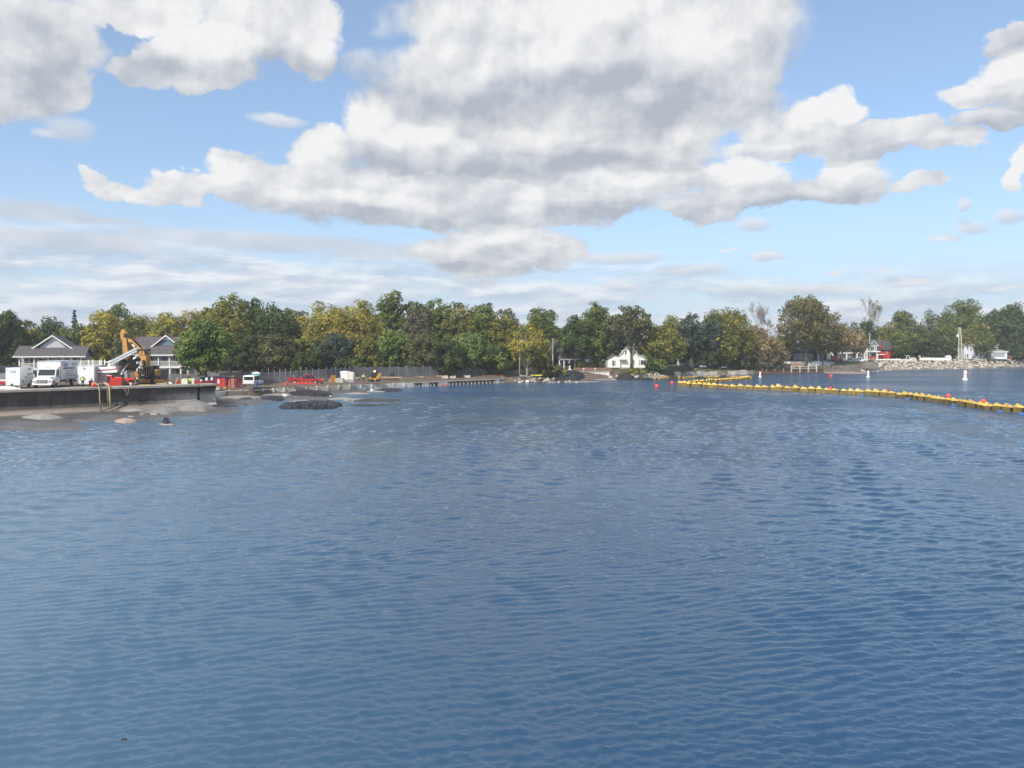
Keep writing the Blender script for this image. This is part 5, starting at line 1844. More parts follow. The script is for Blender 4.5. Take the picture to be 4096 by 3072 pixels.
for s_ in (560, 572, 583, 592):
    x_, z_ = q.p(s_, 1420)
    for y in (-0.55, 0.55):
        pf.bx(x_ - 0.05, x_ + 0.05, y - 0.04, y + 0.04, z_ + 0.05, b[1] - 0.06)
pf.bx(a[0] + 0.1, b[0], -0.6, 0.6, q.z(1422), q.z(1420))
pf.build('work_platform', dark_metal, bt)

# ---- orange excavator behind it
q2 = Loc(612, 1539, 114.5)
ex = root('excavator', 'orange tracked excavator with folded boom high above the boom truck', 'excavator', q2.o, 0)
orange_m = mat('excavator_orange', (0.46, 0.235, 0.060), 0.6, 0.25, 0.7)
fl = lambda mb, pts, a, b: flat(mb, pts, a, b, q2)
fl(MB(), [(485, 1336), (488, 1325), (494, 1317), (499, 1318), (511, 1334), (513, 1366), (517, 1406), (515, 1440), (503, 1440), (496, 1406), (494, 1364), (488, 1356)], -0.42, 0.42).build('stick', orange_m, ex, bevel=0.05)
bo = fl(MB(), [(509, 1341), (513, 1343), (533, 1352), (556, 1374), (570, 1388), (586, 1398), (596, 1420), (598, 1466), (602, 1505), (585, 1508), (574, 1468), (564, 1424), (551, 1406), (537, 1390), (520, 1368)], -0.45, 0.45)
bo.build('boom', orange_m, ex, bevel=0.05)
MB().bar((q2.x(531), -0.62, q2.z(1371)), (q2.x(551), -0.62, q2.z(1390)), 0.30).build('stick_cylinder', dark_metal, ex)
MB().bar((q2.x(539), -0.72, q2.z(1377)), (q2.x(550), -0.72, q2.z(1388)), 0.22).build('cylinder_cap', white_trim, ex)
hz_ = MB()
for k_ in range(4):
    hz_.tube([(q2.x(500 + k_), -0.5 - 0.03 * k_, q2.z(1345 - 4 * k_)), (q2.x(530), -0.62, q2.z(1352 - 3 * k_)), (q2.x(562), -0.55, q2.z(1384 - 3 * k_)), (q2.x(590), -0.52, q2.z(1404 + 3 * k_)), (q2.x(596), -0.5, q2.z(1455)), (q2.x(598), -0.5, q2.z(1500))], 0.05, 5)
hz_.build('hydraulic_hose', black_rubber, ex)
MB().bar((q2.x(583), -0.7, q2.z(1440)), (q2.x(588), -0.7, q2.z(1500)), 0.26).build('boom_cylinder', dark_metal, ex)
fl(MB(), [(556, 1484), (566, 1483), (571, 1500), (572, 1516), (562, 1516), (557, 1500)], -1.3, -0.5).build('lower_arm', orange_m, ex)
fl(MB(), [(569, 1530), (569, 1519), (600, 1517), (659, 1515), (659, 1527), (610, 1531)], -1.25, 1.25).build('upper_deck', orange_m, ex)
cb2 = fl(MB(), [(578, 1517), (578, 1470), (583, 1465), (622, 1465), (625, 1472), (625, 1517)], 0.0, 1.1)
cb2.build('cab_rear', mat('cab_dark_green', (0.03, 0.05, 0.045), 0.3, 0.2, 1, spec=0.6), ex)
cf = MB()
for a, b in (((578, 1517), (578, 1468)), ((602, 1517), (602, 1467)), ((625, 1517), (625, 1467)), ((578, 1467), (625, 1467))):
    cf.bar((q2.x(a[0]), -1.1, q2.z(a[1])), (q2.x(b[0]), -1.1, q2.z(b[1])), 0.13)
cf.bx(q2.x(576), q2.x(628), -1.15, 1.1, q2.z(1466.5), q2.z(1463))
cf.build('cab_frame', dark_metal, ex)
MB().bx(q2.x(579), q2.x(601), -1.09, -1.06, q2.z(1516), q2.z(1501)).build('lower_window', glass_dark, ex)
fl(MB(), [(627, 1517), (627, 1478), (637, 1476), (657, 1478), (658, 1512), (652, 1516)], -1.2, 1.2).build('engine_cover', mat('engine_grey', (0.08, 0.09, 0.09), 0.6), ex)
fl(MB(), [(637, 1500), (636, 1477), (657, 1478), (657, 1501)], -1.26, -1.205).build('counterweight', orange_m, ex)
fl(MB(), [(619, 1541), (622, 1470), (629, 1470), (631, 1541)], -1.45, -1.22).build('post_frame', dark_metal, ex)
for y in (-1.35, 0.75):
    tk_ = fl(MB(), [(568, 1537), (572, 1531), (640, 1530), (646, 1535), (642, 1540.5), (574, 1541)], y, y + 0.6).build('track', black_rubber, ex)
    for k in range(4):
        MB().lathe([(0.14, 0), (0.14, 0.04)], (q2.x(580 + 18 * k), y - 0.045, q2.z(1536)), 10, 'y').build('roller', dark_metal, tk_)

# ---- small things on and by the wall
hose_m = mat('tan_hose', (0.36, 0.29, 0.19), 0.7, 0.2, 2)


def hang(sx, D0, zb, r, label, m, sx1=None, lead=None):
    t0 = wall_t(sx)
    a = wall_pt(t0 - 0.4, -2.2, ZW + 0.25)
    pts = [a, wall_pt(t0 - 0.1, -0.4, ZW + 0.55), wall_pt(t0 + 0.1, 0.75, ZW + 0.35), wall_pt(t0 + 0.15, 1.06, ZW - 0.3), wall_pt(t0 + 0.2, 1.04, 1.8), wall_pt(t0 + 0.3, 1.05, zb)]
    o = MB().tube([p - a for p in pts], r, 6).build('hose', m, None, True)
    o.location = a
    return tag(o, label, 'hose', 'hoses over the wall')


hang(386, 0, 0.25, 0.085, 'tan hose hanging down the wall, left one beside the red float', hose_m)
hang(417, 0, 0.9, 0.050, 'thin brown hose hanging down the wall between two thicker ones', mat('brown_hose', (0.26, 0.20, 0.15), 0.7))
hang(426, 0, 0.35, 0.110, 'thick yellowish hose hanging down the wall, rightmost of three', mat('yellow_hose', (0.44, 0.36, 0.20), 0.6, 0.15, 2))
t0 = wall_t(488)
v_ = MB().tube([(0, 0, 0), tuple(wall_pt(t0 + 0.5, 1.0, 2.2) - wall_pt(t0, 0.8, ZW)), tuple(wall_pt(t0 + 0.7, 0.9, ZW) - wall_pt(t0, 0.8, ZW))], 0.05, 5).build('strap', hose_m)
v_.location = wall_pt(t0, 0.8, ZW)
tag(v_, 'tan strap looped over the wall lip below the red boom truck', 'strap')


def on_wall(sx, n=-1.6):
    """a spot on top of the wall; n metres back from its edge"""
    p = wall_pt(wall_t(sx), n, ZW + 0.02)
    k = (sx - CXP) / F
    p.x = k * p.y
    return p


p_ = on_wall(375, -1.0)
fo = root('float_ball', 'big red float ball lying on the wall top beside the hoses', 'float', p_)
MB().ball((0, 0, 0.34), (0.36, 0.32, 0.33), 14, 10).build('ball', red_buoy_m, fo, True)
MB().lathe([(0.07, 0), (0.05, 0.12)], (0.38, 0, 0.30), 8, 'x').build('valve', hose_m, fo)
p_ = on_wall(394, -1.4)
gb_ = root('bucket', 'green bucket on the wall top between red float and hoses', 'bucket', p_)
MB().lathe([(0.15, 0), (0.18, 0.36), (0.16, 0.36), (0.14, 0.02)], (0, 0, 0), 12).build('body', mat('green_plastic', (0.04, 0.22, 0.11), 0.5), gb_, True)
MB().lathe([(0.19, 0.30), (0.19, 0.36)], (0, 0, 0), 12).build('rim', dark_metal, gb_)
p_ = on_wall(404, -1.5)
pm = root('pump', 'small grey pump with hose stubs on the wall top', 'pump', p_)
MB().lathe([(0.2, -0.3), (0.22, 0.0), (0.2, 0.3)], (0, 0, 0.28), 10, 'x').build('motor', mat('pump_grey', (0.22, 0.21, 0.19), 0.6), pm, True)
MB().bx(-0.35, 0.35, -0.2, 0.2, 0, 0.08).build('base', dark_metal, pm)
MB().tube([(0.2, 0, 0.3), (0.5, 0, 0.55), (0.9, -0.1, 0.5)], 0.06, 6).build('hose_stub', hose_m, pm)
p_ = on_wall(524, -1.2)
wb = root('bucket', 'white bucket on the wall top right of the red boom truck', 'bucket', p_)
MB().lathe([(0.17, 0), (0.20, 0.46), (0.18, 0.46), (0.16, 0.02)], (0, 0, 0), 12).build('body', mat('bucket_white', (0.62, 0.50, 0.46), 0.5), wb, True)
MB().lathe([(0.215, 0.40), (0.215, 0.46)], (0, 0, 0), 12).build('rim', white_trim, wb)
p_ = on_wall(683, -1.4)
hh_ = root('white_bag', 'white crumpled bag lying alone on the wall top', 'bag', p_)
MB().ball((0, 0, 0.16), (0.30, 0.2, 0.17), 8, 5).ball((-0.18, 0, 0.26), (0.14, 0.12, 0.14), 8, 5).build('sack', white_paint, hh_)
p_ = on_wall(700, -3.2)
pl_ = MB().prism([(-0.05, 0), (0.25, 0), (0.42, 0.9), (0.36, 1.05), (0.18, 0.7)], -0.04, 0.04, 'y').build('leaning_board', timber)
pl_.location = p_
tag(pl_, 'tapering brown board standing upright on the wall top', 'board')
p_ = on_wall(648, -1.5)
sk = root('plank_stack', 'low stack of grey planks on the wall top under the excavator', 'planks', p_)
for k in range(3):
    MB().bx(-0.9 + 0.08 * k, 0.9 - 0.1 * k, -0.2, 0.2, 0.10 * k, 0.10 * k + 0.08).build('plank', timber, sk)
p_ = on_wall(575, -1.4)
bm_ = MB().bx(-0.9, 0.9, -0.06, 0.06, 0, 0.12).build('timber_beam', mat('yellow_timber', (0.45, 0.30, 0.08), 0.8, 0.2, 2))
bm_.location = p_
tag(bm_, 'yellow timber beam lying on the wall top below the excavator', 'beam')
# concrete barrier blocks the seated man rests on
for lab, s in (('pale yellowish plastic block on the wall top, left of the seated man', 740), ('pale plastic block on the wall top, right of the seated man', 768)):
    p_ = on_wall(s, -1.5)
    bk = MB().prism([(-0.52, 0), (-0.45, 0.72), (-0.3, 0.82), (0.3, 0.82), (0.45, 0.72), (0.52, 0)], -0.25, 0.25, 'y').build('barrier_block', mat('pale_plastic', (0.56, 0.53, 0.42), 0.6, 0.1, 1), None, bevel=0.05)
    bk.location = p_
    tag(bk, lab, 'barrier', 'pale barrier blocks')


# ---- people
skin = mat('skin', (0.30, 0.17, 0.12), 0.6, 0.08, 6)
trouser_dark = mat('dark_trousers', (0.03, 0.032, 0.04), 0.9, 0.2, 6)
shirt_dark = mat('dark_shirt', (0.045, 0.042, 0.045), 0.9, 0.2, 6)
hat_white = mat('hard_hat_white', (0.78, 0.78, 0.75), 0.35, 0.03, 3)
hat_orange = mat('hard_hat_orange', (0.80, 0.13, 0.03), 0.35, 0.03, 3)
boot_m = mat('boot_leather', (0.05, 0.035, 0.025), 0.8, 0.2, 6)


def skin_mesh(name, verts, edges, radii, m, parent, rootv=0):
    me = bpy.data.meshes.new(name)
    me.from_pydata(verts, edges, [])
    o = bpy.data.objects.new(name, me)
    C.objects.link(o)
    md = o.modifiers.new('skin', 'SKIN')
    md.use_smooth_shade = True
    for i, r in enumerate(radii):
        sv_ = me.skin_vertices[0].data[i]
        sv_.radius = (r, r * 0.85 if i in () else r)
        sv_.use_root = (i == rootv)
    sb = o.modifiers.new('sub', 'SUBSURF')
    sb.levels = sb.render_levels = 1
    me.materials.append(m)
    o.parent = parent
    return o


def person(label, loc, rz, pose, vest, hat, scale=1.0, shirt=shirt_dark, trousers=trouser_dark):
    """pose: dict of joints in metres, standing height about 1.75"""
    o = root('person', label, 'person', loc, rz, 'site workers')
    o.scale = (scale, scale, scale)
    J = {'pelvis': (0, 0, 0.95), 'belly': (0, 0, 1.12), 'chest': (0, 0, 1.34), 'neck': (0, 0, 1.50), 'head': (0, 0, 1.60), 'crown': (0, -0.01, 1.70),
         'hipL': (-0.10, 0, 0.92), 'kneeL': (-0.12, -0.02, 0.50), 'ankL': (-0.12, 0.03, 0.09), 'toeL': (-0.13, -0.14, 0.04),
         'hipR': (0.10, 0, 0.92), 'kneeR': (0.12, -0.02, 0.50), 'ankR': (0.12, 0.03, 0.09), 'toeR': (0.13, -0.14, 0.04),
         'shL': (-0.20, 0, 1.42), 'elL': (-0.28, 0.02, 1.15), 'wrL': (-0.26, -0.12, 0.94), 'haL': (-0.25, -0.17, 0.86),
         'shR': (0.20, 0, 1.42), 'elR': (0.28, 0.02, 1.15), 'wrR': (0.26, -0.12, 0.94), 'haR': (0.25, -0.17, 0.86)}
    J.update(pose)
    names = list(J)
    ix = {k: i for i, k in enumerate(names)}
    E = [('pelvis', 'belly'), ('belly', 'chest'), ('chest', 'neck'), ('neck', 'head'), ('head', 'crown')]
    for s in 'LR':
        E += [('pelvis', 'hip' + s), ('hip' + s, 'knee' + s), ('knee' + s, 'ank' + s), ('ank' + s, 'toe' + s),
              ('chest', 'sh' + s), ('sh' + s, 'el' + s), ('el' + s, 'wr' + s), ('wr' + s, 'ha' + s)]
    RD = {'pelvis': .13, 'belly': .125, 'chest': .145, 'neck': .062, 'head': .088, 'crown': .082, 'hip': .095, 'knee': .062, 'ank': .045, 'toe': .042,
          'sh': .070, 'el': .050, 'wr': .034, 'ha': .040}
    rad = [RD.get(k, RD.get(k[:-1], .05)) for k in names]
    skin_mesh('body', [J[k] for k in names], [(ix[a], ix[b]) for a, b in E], rad, skin, o)

    def cloth(nm, keys, edges, grow, m, ends=None):
        ids = {k: i for i, k in enumerate(keys)}
        pts = [J[k] if k in J else ends[k] for k in keys]
        return skin_mesh(nm, pts, [(ids[a], ids[b]) for a, b in edges], [RD.get(k, RD.get(k[:-1], .05)) + grow for k in keys], m, o)
    mid = lambda a, b, t: tuple(np.array(J[a]) * (1 - t) + np.array(J[b]) * t)
    cloth('trousers', ['pelvis', 'hipL', 'kneeL', 'ankL', 'hipR', 'kneeR', 'ankR'],
          [('pelvis', 'hipL'), ('hipL', 'kneeL'), ('kneeL', 'ankL'), ('pelvis', 'hipR'), ('hipR', 'kneeR'), ('kneeR', 'ankR')], 0.022, trousers)
    cloth('shirt', ['chest', 'belly', 'shL', 'elL', 'wrL', 'shR', 'elR', 'wrR'],
          [('chest', 'belly'), ('chest', 'shL'), ('shL', 'elL'), ('elL', 'wrL'), ('chest', 'shR'), ('shR', 'elR'), ('elR', 'wrR')], 0.014, shirt)
    if vest:
        J2 = {'lowr': mid('pelvis', 'belly', 0.1), 'top': mid('chest', 'neck', 0.35), 'shl': mid('chest', 'shL', 0.75), 'shr': mid('chest', 'shR', 0.75)}
        J.update(J2)
        skin_mesh('vest', [J['chest'], J['belly'], J2['lowr'], J2['top'], J2['shl'], J2['shr']], [(0, 1), (1, 2), (0, 3), (0, 4), (0, 5)],
                  [0.178, 0.165, 0.172, 0.10, 0.105, 0.105], vest, o)
        b = MB()
        c = Vector(J['belly'])
        b.lathe([(0.200, -0.03), (0.200, 0.03)], tuple(c), 12)
        b.build('reflective_band', mat('reflective_silver', (0.62, 0.62, 0.58), 0.4), o, True)
    for s in 'LR':
        skin_mesh('boot', [J['ank' + s], J['toe' + s]], [(0, 1)], [0.062, 0.055], boot_m, o)
    h = Vector(J['head'])
    up = (Vector(J['crown']) - h).normalized()
    f = MB(Matrix.Translation(h + up * 0.06))
    if hat:
        f.lathe([(0.165, 0.0), (0.160, 0.03), (0.125, 0.045), (0.115, 0.10), (0.07, 0.15), (0.01, 0.165)], (0, -0.015, 0.02), 14)
        f.build('hard_hat', hat, o, True)
    else:
        f.ball((0, 0.02, 0.06), (0.10, 0.11, 0.08), 10, 6).build('hair', mat('dark_hair', (0.02, 0.015, 0.012), 0.9), o, True)
    fc = MB(Matrix.Translation(h))
    fc.ball((-0.035, -0.088, 0.02), 0.012, 6, 4).ball((0.035, -0.088, 0.02), 0.012, 6, 4)
    fc.build('eyes', dark_metal, o)
    return o


person('worker in lime hi-vis vest and white hard hat standing before the white container', on_wall(331, -1.2), 0.2,
       {'elL': (-0.33, -0.02, 1.18), 'wrL': (-0.18, -0.20, 1.05), 'haL': (-0.10, -0.22, 1.03), 'elR': (0.35, 0.05, 1.18), 'wrR': (0.24, -0.04, 0.98), 'haR': (0.20, -0.06, 0.95)},
       hivis, hat_white, 0.92)
pp = pt(316, 1476, 108)
person('worker in orange vest half hidden behind the rear of the box truck', (X(318, 112.3), 112.3, ZW + 0.66), -0.4,
       {'haR': (0.2, -0.3, 1.1), 'wrR': (0.22, -0.22, 1.08)}, orange_cloth, hat_white, 0.95)
person('dark-clothed worker crouching behind the red float ball', on_wall(363, -2.0), 0.6,
       {'pelvis': (0, 0.1, 0.40), 'belly': (0, 0.04, 0.58), 'chest': (0.02, -0.10, 0.78), 'neck': (0.03, -0.18, 0.92), 'head': (0.03, -0.22, 1.01), 'crown': (0.03, -0.24, 1.11),
        'hipL': (-0.12, 0.08, 0.38), 'kneeL': (-0.16, -0.28, 0.50), 'ankL': (-0.15, -0.06, 0.09), 'toeL': (-0.16, -0.22, 0.04),
        'hipR': (0.12, 0.08, 0.38), 'kneeR': (0.18, -0.28, 0.50), 'ankR': (0.16, -0.06, 0.09), 'toeR': (0.17, -0.22, 0.04),
        'shL': (-0.18, -0.08, 0.85), 'elL': (-0.25, -0.25, 0.66), 'wrL': (-0.16, -0.42, 0.52), 'haL': (-0.12, -0.48, 0.48),
        'shR': (0.22, -0.10, 0.85), 'elR': (0.30, -0.25, 0.66), 'wrR': (0.22, -0.42, 0.50), 'haR': (0.18, -0.48, 0.46)}, None, hat_white and None, 1.0)
person('worker in lime vest and orange hard hat bending beside the white bucket', on_wall(549, -1.9), 0.5,
       {'chest': (0.02, -0.10, 1.30), 'neck': (0.03, -0.18, 1.44), 'head': (0.03, -0.24, 1.52), 'crown': (0.03, -0.28, 1.61),
        'wrL': (-0.2, -0.35, 0.98), 'haL': (-0.18, -0.42, 0.94), 'wrR': (0.2, -0.35, 0.98), 'haR': (0.18, -0.42, 0.94)}, hivis, hat_orange, 0.86)
sit = {'pelvis': (0, 0.05, 0.50), 'belly': (0, 0.05, 0.68), 'chest': (0, 0.0, 0.90), 'neck': (0, -0.04, 1.06), 'head': (0, -0.07, 1.16), 'crown': (0, -0.08, 1.26),
       'hipL': (-0.10, 0.02, 0.48), 'kneeL': (-0.13, -0.42, 0.50), 'ankL': (-0.13, -0.42, 0.09), 'toeL': (-0.13, -0.58, 0.04),
       'hipR': (0.10, 0.02, 0.48), 'kneeR': (0.13, -0.42, 0.50), 'ankR': (0.13, -0.42, 0.09), 'toeR': (0.13, -0.58, 0.04),
       'shL': (-0.20, 0, 0.98), 'elL': (-0.26, -0.10, 0.74), 'wrL': (-0.18, -0.32, 0.66), 'haL': (-0.16, -0.38, 0.64),
       'shR': (0.20, 0, 0.98), 'elR': (0.26, -0.10, 0.74), 'wrR': (0.18, -0.32, 0.66), 'haR': (0.16, -0.38, 0.64)}
person('machine operator in lime vest sitting in the excavator cab', (q2.o.x + q2.x(610), q2.o.y - 0.55, q2.o.z + q2.z(1511)), -1.2, sit, hivis, hat_orange, 0.95)
p_ = on_wall(754, -1.7)
person('worker in dark jacket and red cap sitting on the pale blocks at the wall end', (p_.x, p_.y, p_.z + 0.22), 1.0, sit, None, hat_orange, 0.95, shirt_dark, hivis)
person('worker in lime vest and orange hard hat standing between white tank and skid steer', (X(1454, 160), 160, Z(1528, 160)), 0.3,
       {'wrL': (-0.24, -0.28, 1.08), 'haL': (-0.2, -0.35, 1.06)}, hivis, hat_orange, 1.0, hivis)

# ================================================================== cottages behind the site
siding_grey = mat('grey_lap_siding', (0.33, 0.33, 0.35), 0.8, 0.05, 1.5)
siding_pale = mat('pale_gable_siding', (0.50, 0.51, 0.53), 0.8, 0.05, 1.5)
siding_blue = mat('blue_gable_siding', (0.14, 0.215, 0.275), 0.8, 0.06, 1.5)
navy_siding = mat('navy_siding', (0.022, 0.034, 0.075), 0.7, 0.12, 1.5)
cream_siding = mat('cream_siding', (0.77, 0.76, 0.70), 0.7, 0.04, 1.5)
white_siding = mat('white_siding', (0.74, 0.75, 0.76), 0.7, 0.04, 1.5)
red_siding = mat('barn_red_siding', (0.50, 0.022, 0.030), 0.7, 0.08, 1.5)
door_red = mat('dark_red_door', (0.16, 0.02, 0.03), 0.5, 0.1, 2)


def window(parent, T, w, h, nx=2, ny=2, frame=None, glass=None, t=0.09):
    """window whose outside faces local -y of T, lower left corner at T's origin; frame proud of the wall, pane set back"""
    fr_ = MB(T)
    fr_.bx(-t, w + t, -0.07, 0.02, -t, 0).bx(-t, w + t, -0.07, 0.02, h, h + t).bx(-t, 0, -0.07, 0.02, 0, h).bx(w, w + t, -0.07, 0.02, 0, h)
    b = t * 0.5
    for i in range(1, nx):
        fr_.bx(w * i / nx - b / 2, w * i / nx + b / 2, -0.05, 0.0, 0, h)
    for j in range(1, ny):
        fr_.bx(0, w, -0.045, 0.0, h * j / ny - b / 2, h * j / ny + b / 2)
    o = fr_.build('window', frame or white_trim, parent)
    MB(T).bx(0, w, -0.015, 0.01, 0, h).build('pane', glass or window_glass, o)
    return o


TR = Matrix.Translation


def door(parent, T, w, h, m):
    o = MB(T).bx(0, w, -0.05, 0.0, 0, h).build('door', m, parent)
    MB(T).bx(-0.08, 0, -0.07, 0, 0, h).bx(w, w + 0.08, -0.07, 0, 0, h).bx(-0.08, w + 0.08, -0.07, 0, h, h + 0.08).build('frame', white_trim, o)
    MB(T).bx(w - 0.16, w - 0.10, -0.10, -0.05, 0.95, 1.05).build('handle', dark_metal, o)
    return o


def railing(parent, pts, zb, zt, step=0.22, name='railing'):
    mb = MB()
    for p, q_ in zip(pts[:-1], pts[1:]):
        L = math.hypot(q_[0] - p[0], q_[1] - p[1])
        mb.bar((p[0], p[1], zt), (q_[0], q_[1], zt), 0.10, 0.08)
        mb.bar((p[0], p[1], zb + 0.08), (q_[0], q_[1], zb + 0.08), 0.07)
        for k in range(1, int(L / step)):
            u = k / int(L / step)
            x_, y_ = p[0] + (q_[0] - p[0]) * u, p[1] + (q_[1] - p[1]) * u
            mb.bx(x_ - 0.035, x_ + 0.035, y_ - 0.03, y_ + 0.03, zb + 0.08, zt)
    return mb.build(name, white_trim, parent)


def cottage(label, sx, D, eave, ridge_z, apex, gx, gw, gbase, x0, x1, posts, low_posts, gable_m, z0, deck, rail, rot, xs):
    o = root('cottage', label, 'house', (X(sx, D), D, z0), R(rot))
    o.scale = (xs, 1, 1)
    e, rz_, ap, gb_z, dk, rt = eave - z0, ridge_z - z0, apex - z0, gbase - z0, deck - z0, rail - z0
    dep = 9.0
    ry = 4.4
    # body
    MB().bx(x0 + 0.5, x1 - 0.5, 2.6, dep, 0, e).build('wall', siding_grey, o)
    # main roof: front and back slope as real slabs
    t = 0.18
    rf = MB()
    rf.prism([(-0.4, e), (ry, rz_), (dep + 0.4, e), (dep + 0.4, e + t), (ry, rz_ + t), (-0.4, e + t)], x0 - 0.3, x1 + 0.3, 'x')
    rf.build('roof', shingle, o)
    # gable ends of the main roof
    for xx in (x0 + 0.5, x1 - 0.62):
        MB().prism([(2.6, e), (ry, rz_ - 0.35), (dep, e)], xx, xx + 0.12, 'x').build('end_gable', siding_grey, o)
    fa = MB().bx(x0 - 0.32, x1 + 0.32, -0.46, -0.38, e - 0.12, e + 0.14)
    fa.build('fascia', white_trim, o)
    # cross gable
    gy = (gb_z - e) / (rz_ - e) * ry + 0.05
    hw = gw / 2
    g = MB().prism([(gx - hw + 0.35, gb_z - 0.3), (gx + hw - 0.35, gb_z - 0.3), (gx, ap - 0.30)], gy + 0.45, gy + 0.6, 'y')
    g.build('gable', gable_m, o)
    gr_ = MB()
    gr_.prism([(gx - hw, gb_z), (gx, ap), (gx + hw, gb_z), (gx + hw, gb_z + 0.2), (gx, ap + 0.22), (gx - hw, gb_z + 0.2)], gy, 12.0, 'y')
    gr_.build('gable_roof', shingle, o)
    rk = MB()
    rk.prism([(gx - hw - 0.02, gb_z - 0.06), (gx, ap - 0.06), (gx + hw + 0.02, gb_z - 0.06), (gx + hw + 0.02, gb_z + 0.24), (gx, ap + 0.26), (gx - hw - 0.02, gb_z + 0.24)], gy - 0.1, gy - 0.002, 'y')
    rk.build('rake_trim', white_trim, o)
    MB().prism([(gx - 0.7, ap - 0.78), (gx + 0.7, ap - 0.78), (gx, ap - 0.28)], gy + 0.36, gy + 0.44, 'y').build('gable_vent', white_trim, o)
    # upper porch
    MB().bx(x0, x1, 0.0, 2.6, dk - 0.28, dk).build('porch_deck', siding_grey, o)
    MB().bx(x0 - 0.05, x1 + 0.05, -0.08, 0.0, dk - 0.34, dk + 0.02).build('deck_beam', white_trim, o)
    for px in posts:
        MB().bx(px - 0.13, px + 0.13, 0.05, 0.31, dk, e - 0.02).build('post', white_trim, o)
    ps = sorted(posts)
    for a, b in zip(ps[:-1], ps[1:]):
        railing(o, [(a + 0.13, 0.18), (b - 0.13, 0.18)], dk, rt)
    for px in low_posts:
        MB().bx(px - 0.13, px + 0.13, 0.05, 0.31, 0, dk - 0.35).build('post', white_trim, o)
    # doors and windows under both porches
    for lv, zz in ((0, 0.05), (1, dk + 0.05)):
        hh = (dk - 0.4 if lv == 0 else e - dk) - 0.05
        xx = x0 + 1.1
        k = 0
        while xx < x1 - 1.6:
            if k % 3 == 1:
                door(o, TR((xx, 2.598, zz)), 0.95, min(2.05, hh - 0.1), door_red if k % 2 else siding_pale)
                xx += 1.5
            else:
                window(o, TR((xx, 2.598, zz + 0.65)), 0.9, min(1.25, hh - 0.8), 1, 2)
                xx += 1.35
            k += 1
    return o


cA = cottage('left cottage with pale grey gable, brown roof and white porch behind the box truck', 200, 150, 7.04, 9.05, 11.2, -0.3, 8.4, 8.45, -6.9, 6.9,
             [-6.04, -3.18, -.4, 2.4, 4.3, 6.2], [-6.04, -3.18, -.4, 2.4, 4.3, 6.2], siding_pale, 2.5, 4.72, 5.75, 20, 0.88)
cB = cottage('right cottage with blue gable and two white porches, half behind the bright maple', 657, 155, 7.3, 11.0, 11.3, 0.0, 6.7, 8.65, -6.2, 5.6,
             [-5.6, -3.6, -1.25, 1.04, 3.3, 5.2], [-5.6, -3.6, -1.2, 1.15, 3.4, 4.9], siding_blue, 2.4, 4.95, 6.05, 16, 0.92)
# raised white deck beside the left cottage
dkq = root('raised_deck', 'white raised deck with balustrade right of the left cottage', 'deck', (X(358, 142), 142, 2.5))
MB().bx(-2.4, 2.4, 0, 3.0, 2.45, 2.68).build('floor', white_trim, dkq)
for xx in (-2.3, -0.2, 0.65, 2.0, 2.3):
    MB().bx(xx - 0.09, xx + 0.09, -0.05, 0.13, 0, 4.05).build('post', white_trim, dkq)
railing(dkq, [(-2.3, 0.04), (2.3, 0.04)], 2.7, 3.85)
dk2 = root('raised_deck', 'small white deck section with rails behind the white boom foot', 'deck', (X(431, 142), 142, 2.5))
MB().bx(-0.7, 0.9, 0, 2.5, 2.35, 2.55).build('floor', white_trim, dk2)
for xx in (-0.6, 0.75):
    MB().bx(xx - 0.1, xx + 0.1, -0.05, 0.15, 0, 4.05).build('post', white_trim, dk2)
MB().bx(-0.6, 0.75, -0.02, 0.08, 3.55, 3.75).build('rail', white_trim, dk2)

# ================================================================== site fence: posts and wind screens
fen = root('site_fence', 'long chain-link fence with grey wind screens round the building site', 'fence')
screen_m = bpy.data.materials.new('grey_wind_screen')
screen_m.use_nodes = True
_t = NT(screen_m.node_tree)
_b = screen_m.node_tree.nodes['Principled BSDF']
_n = _t.noise(_t.node('ShaderNodeTexCoord').outputs['Object'], 0.7, 4, 0.6).outputs['Fac']
_t.put(_b.inputs['Base Color'], _t.mix(_n, (0.11, 0.115, 0.125, 1), (0.20, 0.205, 0.215, 1)))
_b.inputs['Roughness'].default_value = 0.9
_t.put(_b.inputs['Alpha'], _t.lin(_n, 0.3, 0.7, 0.70, 0.90))
FL = [(640, 147, 1495), (720, 148, 1493), (800, 149, 1493), (900, 149.5, 1489), (1045, 150, 1489), (1200, 156, 1482), (1300, 160, 1475), (1420, 170, 1468), (1660, 181, 1467), (1760, 186, 1466), (1860, 192, 1469), (1965, 198, 1480)]
fx = [a[0] for a in FL]
posts_sx = [650, 672, 700, 727, 752, 783, 805, 830, 857, 879, 918, 946, 979, 1000, 1047, 1074, 1097, 1119, 1141, 1163, 1183, 1204, 1225, 1250, 1275, 1307, 1328, 1343, 1364, 1380, 1399, 1421,
            1455, 1489, 1524, 1560, 1594, 1626, 1658, 1691, 1720, 1752, 1783, 1821, 1855, 1926, 1966]
rf_ = random.Random(5)
prev = None
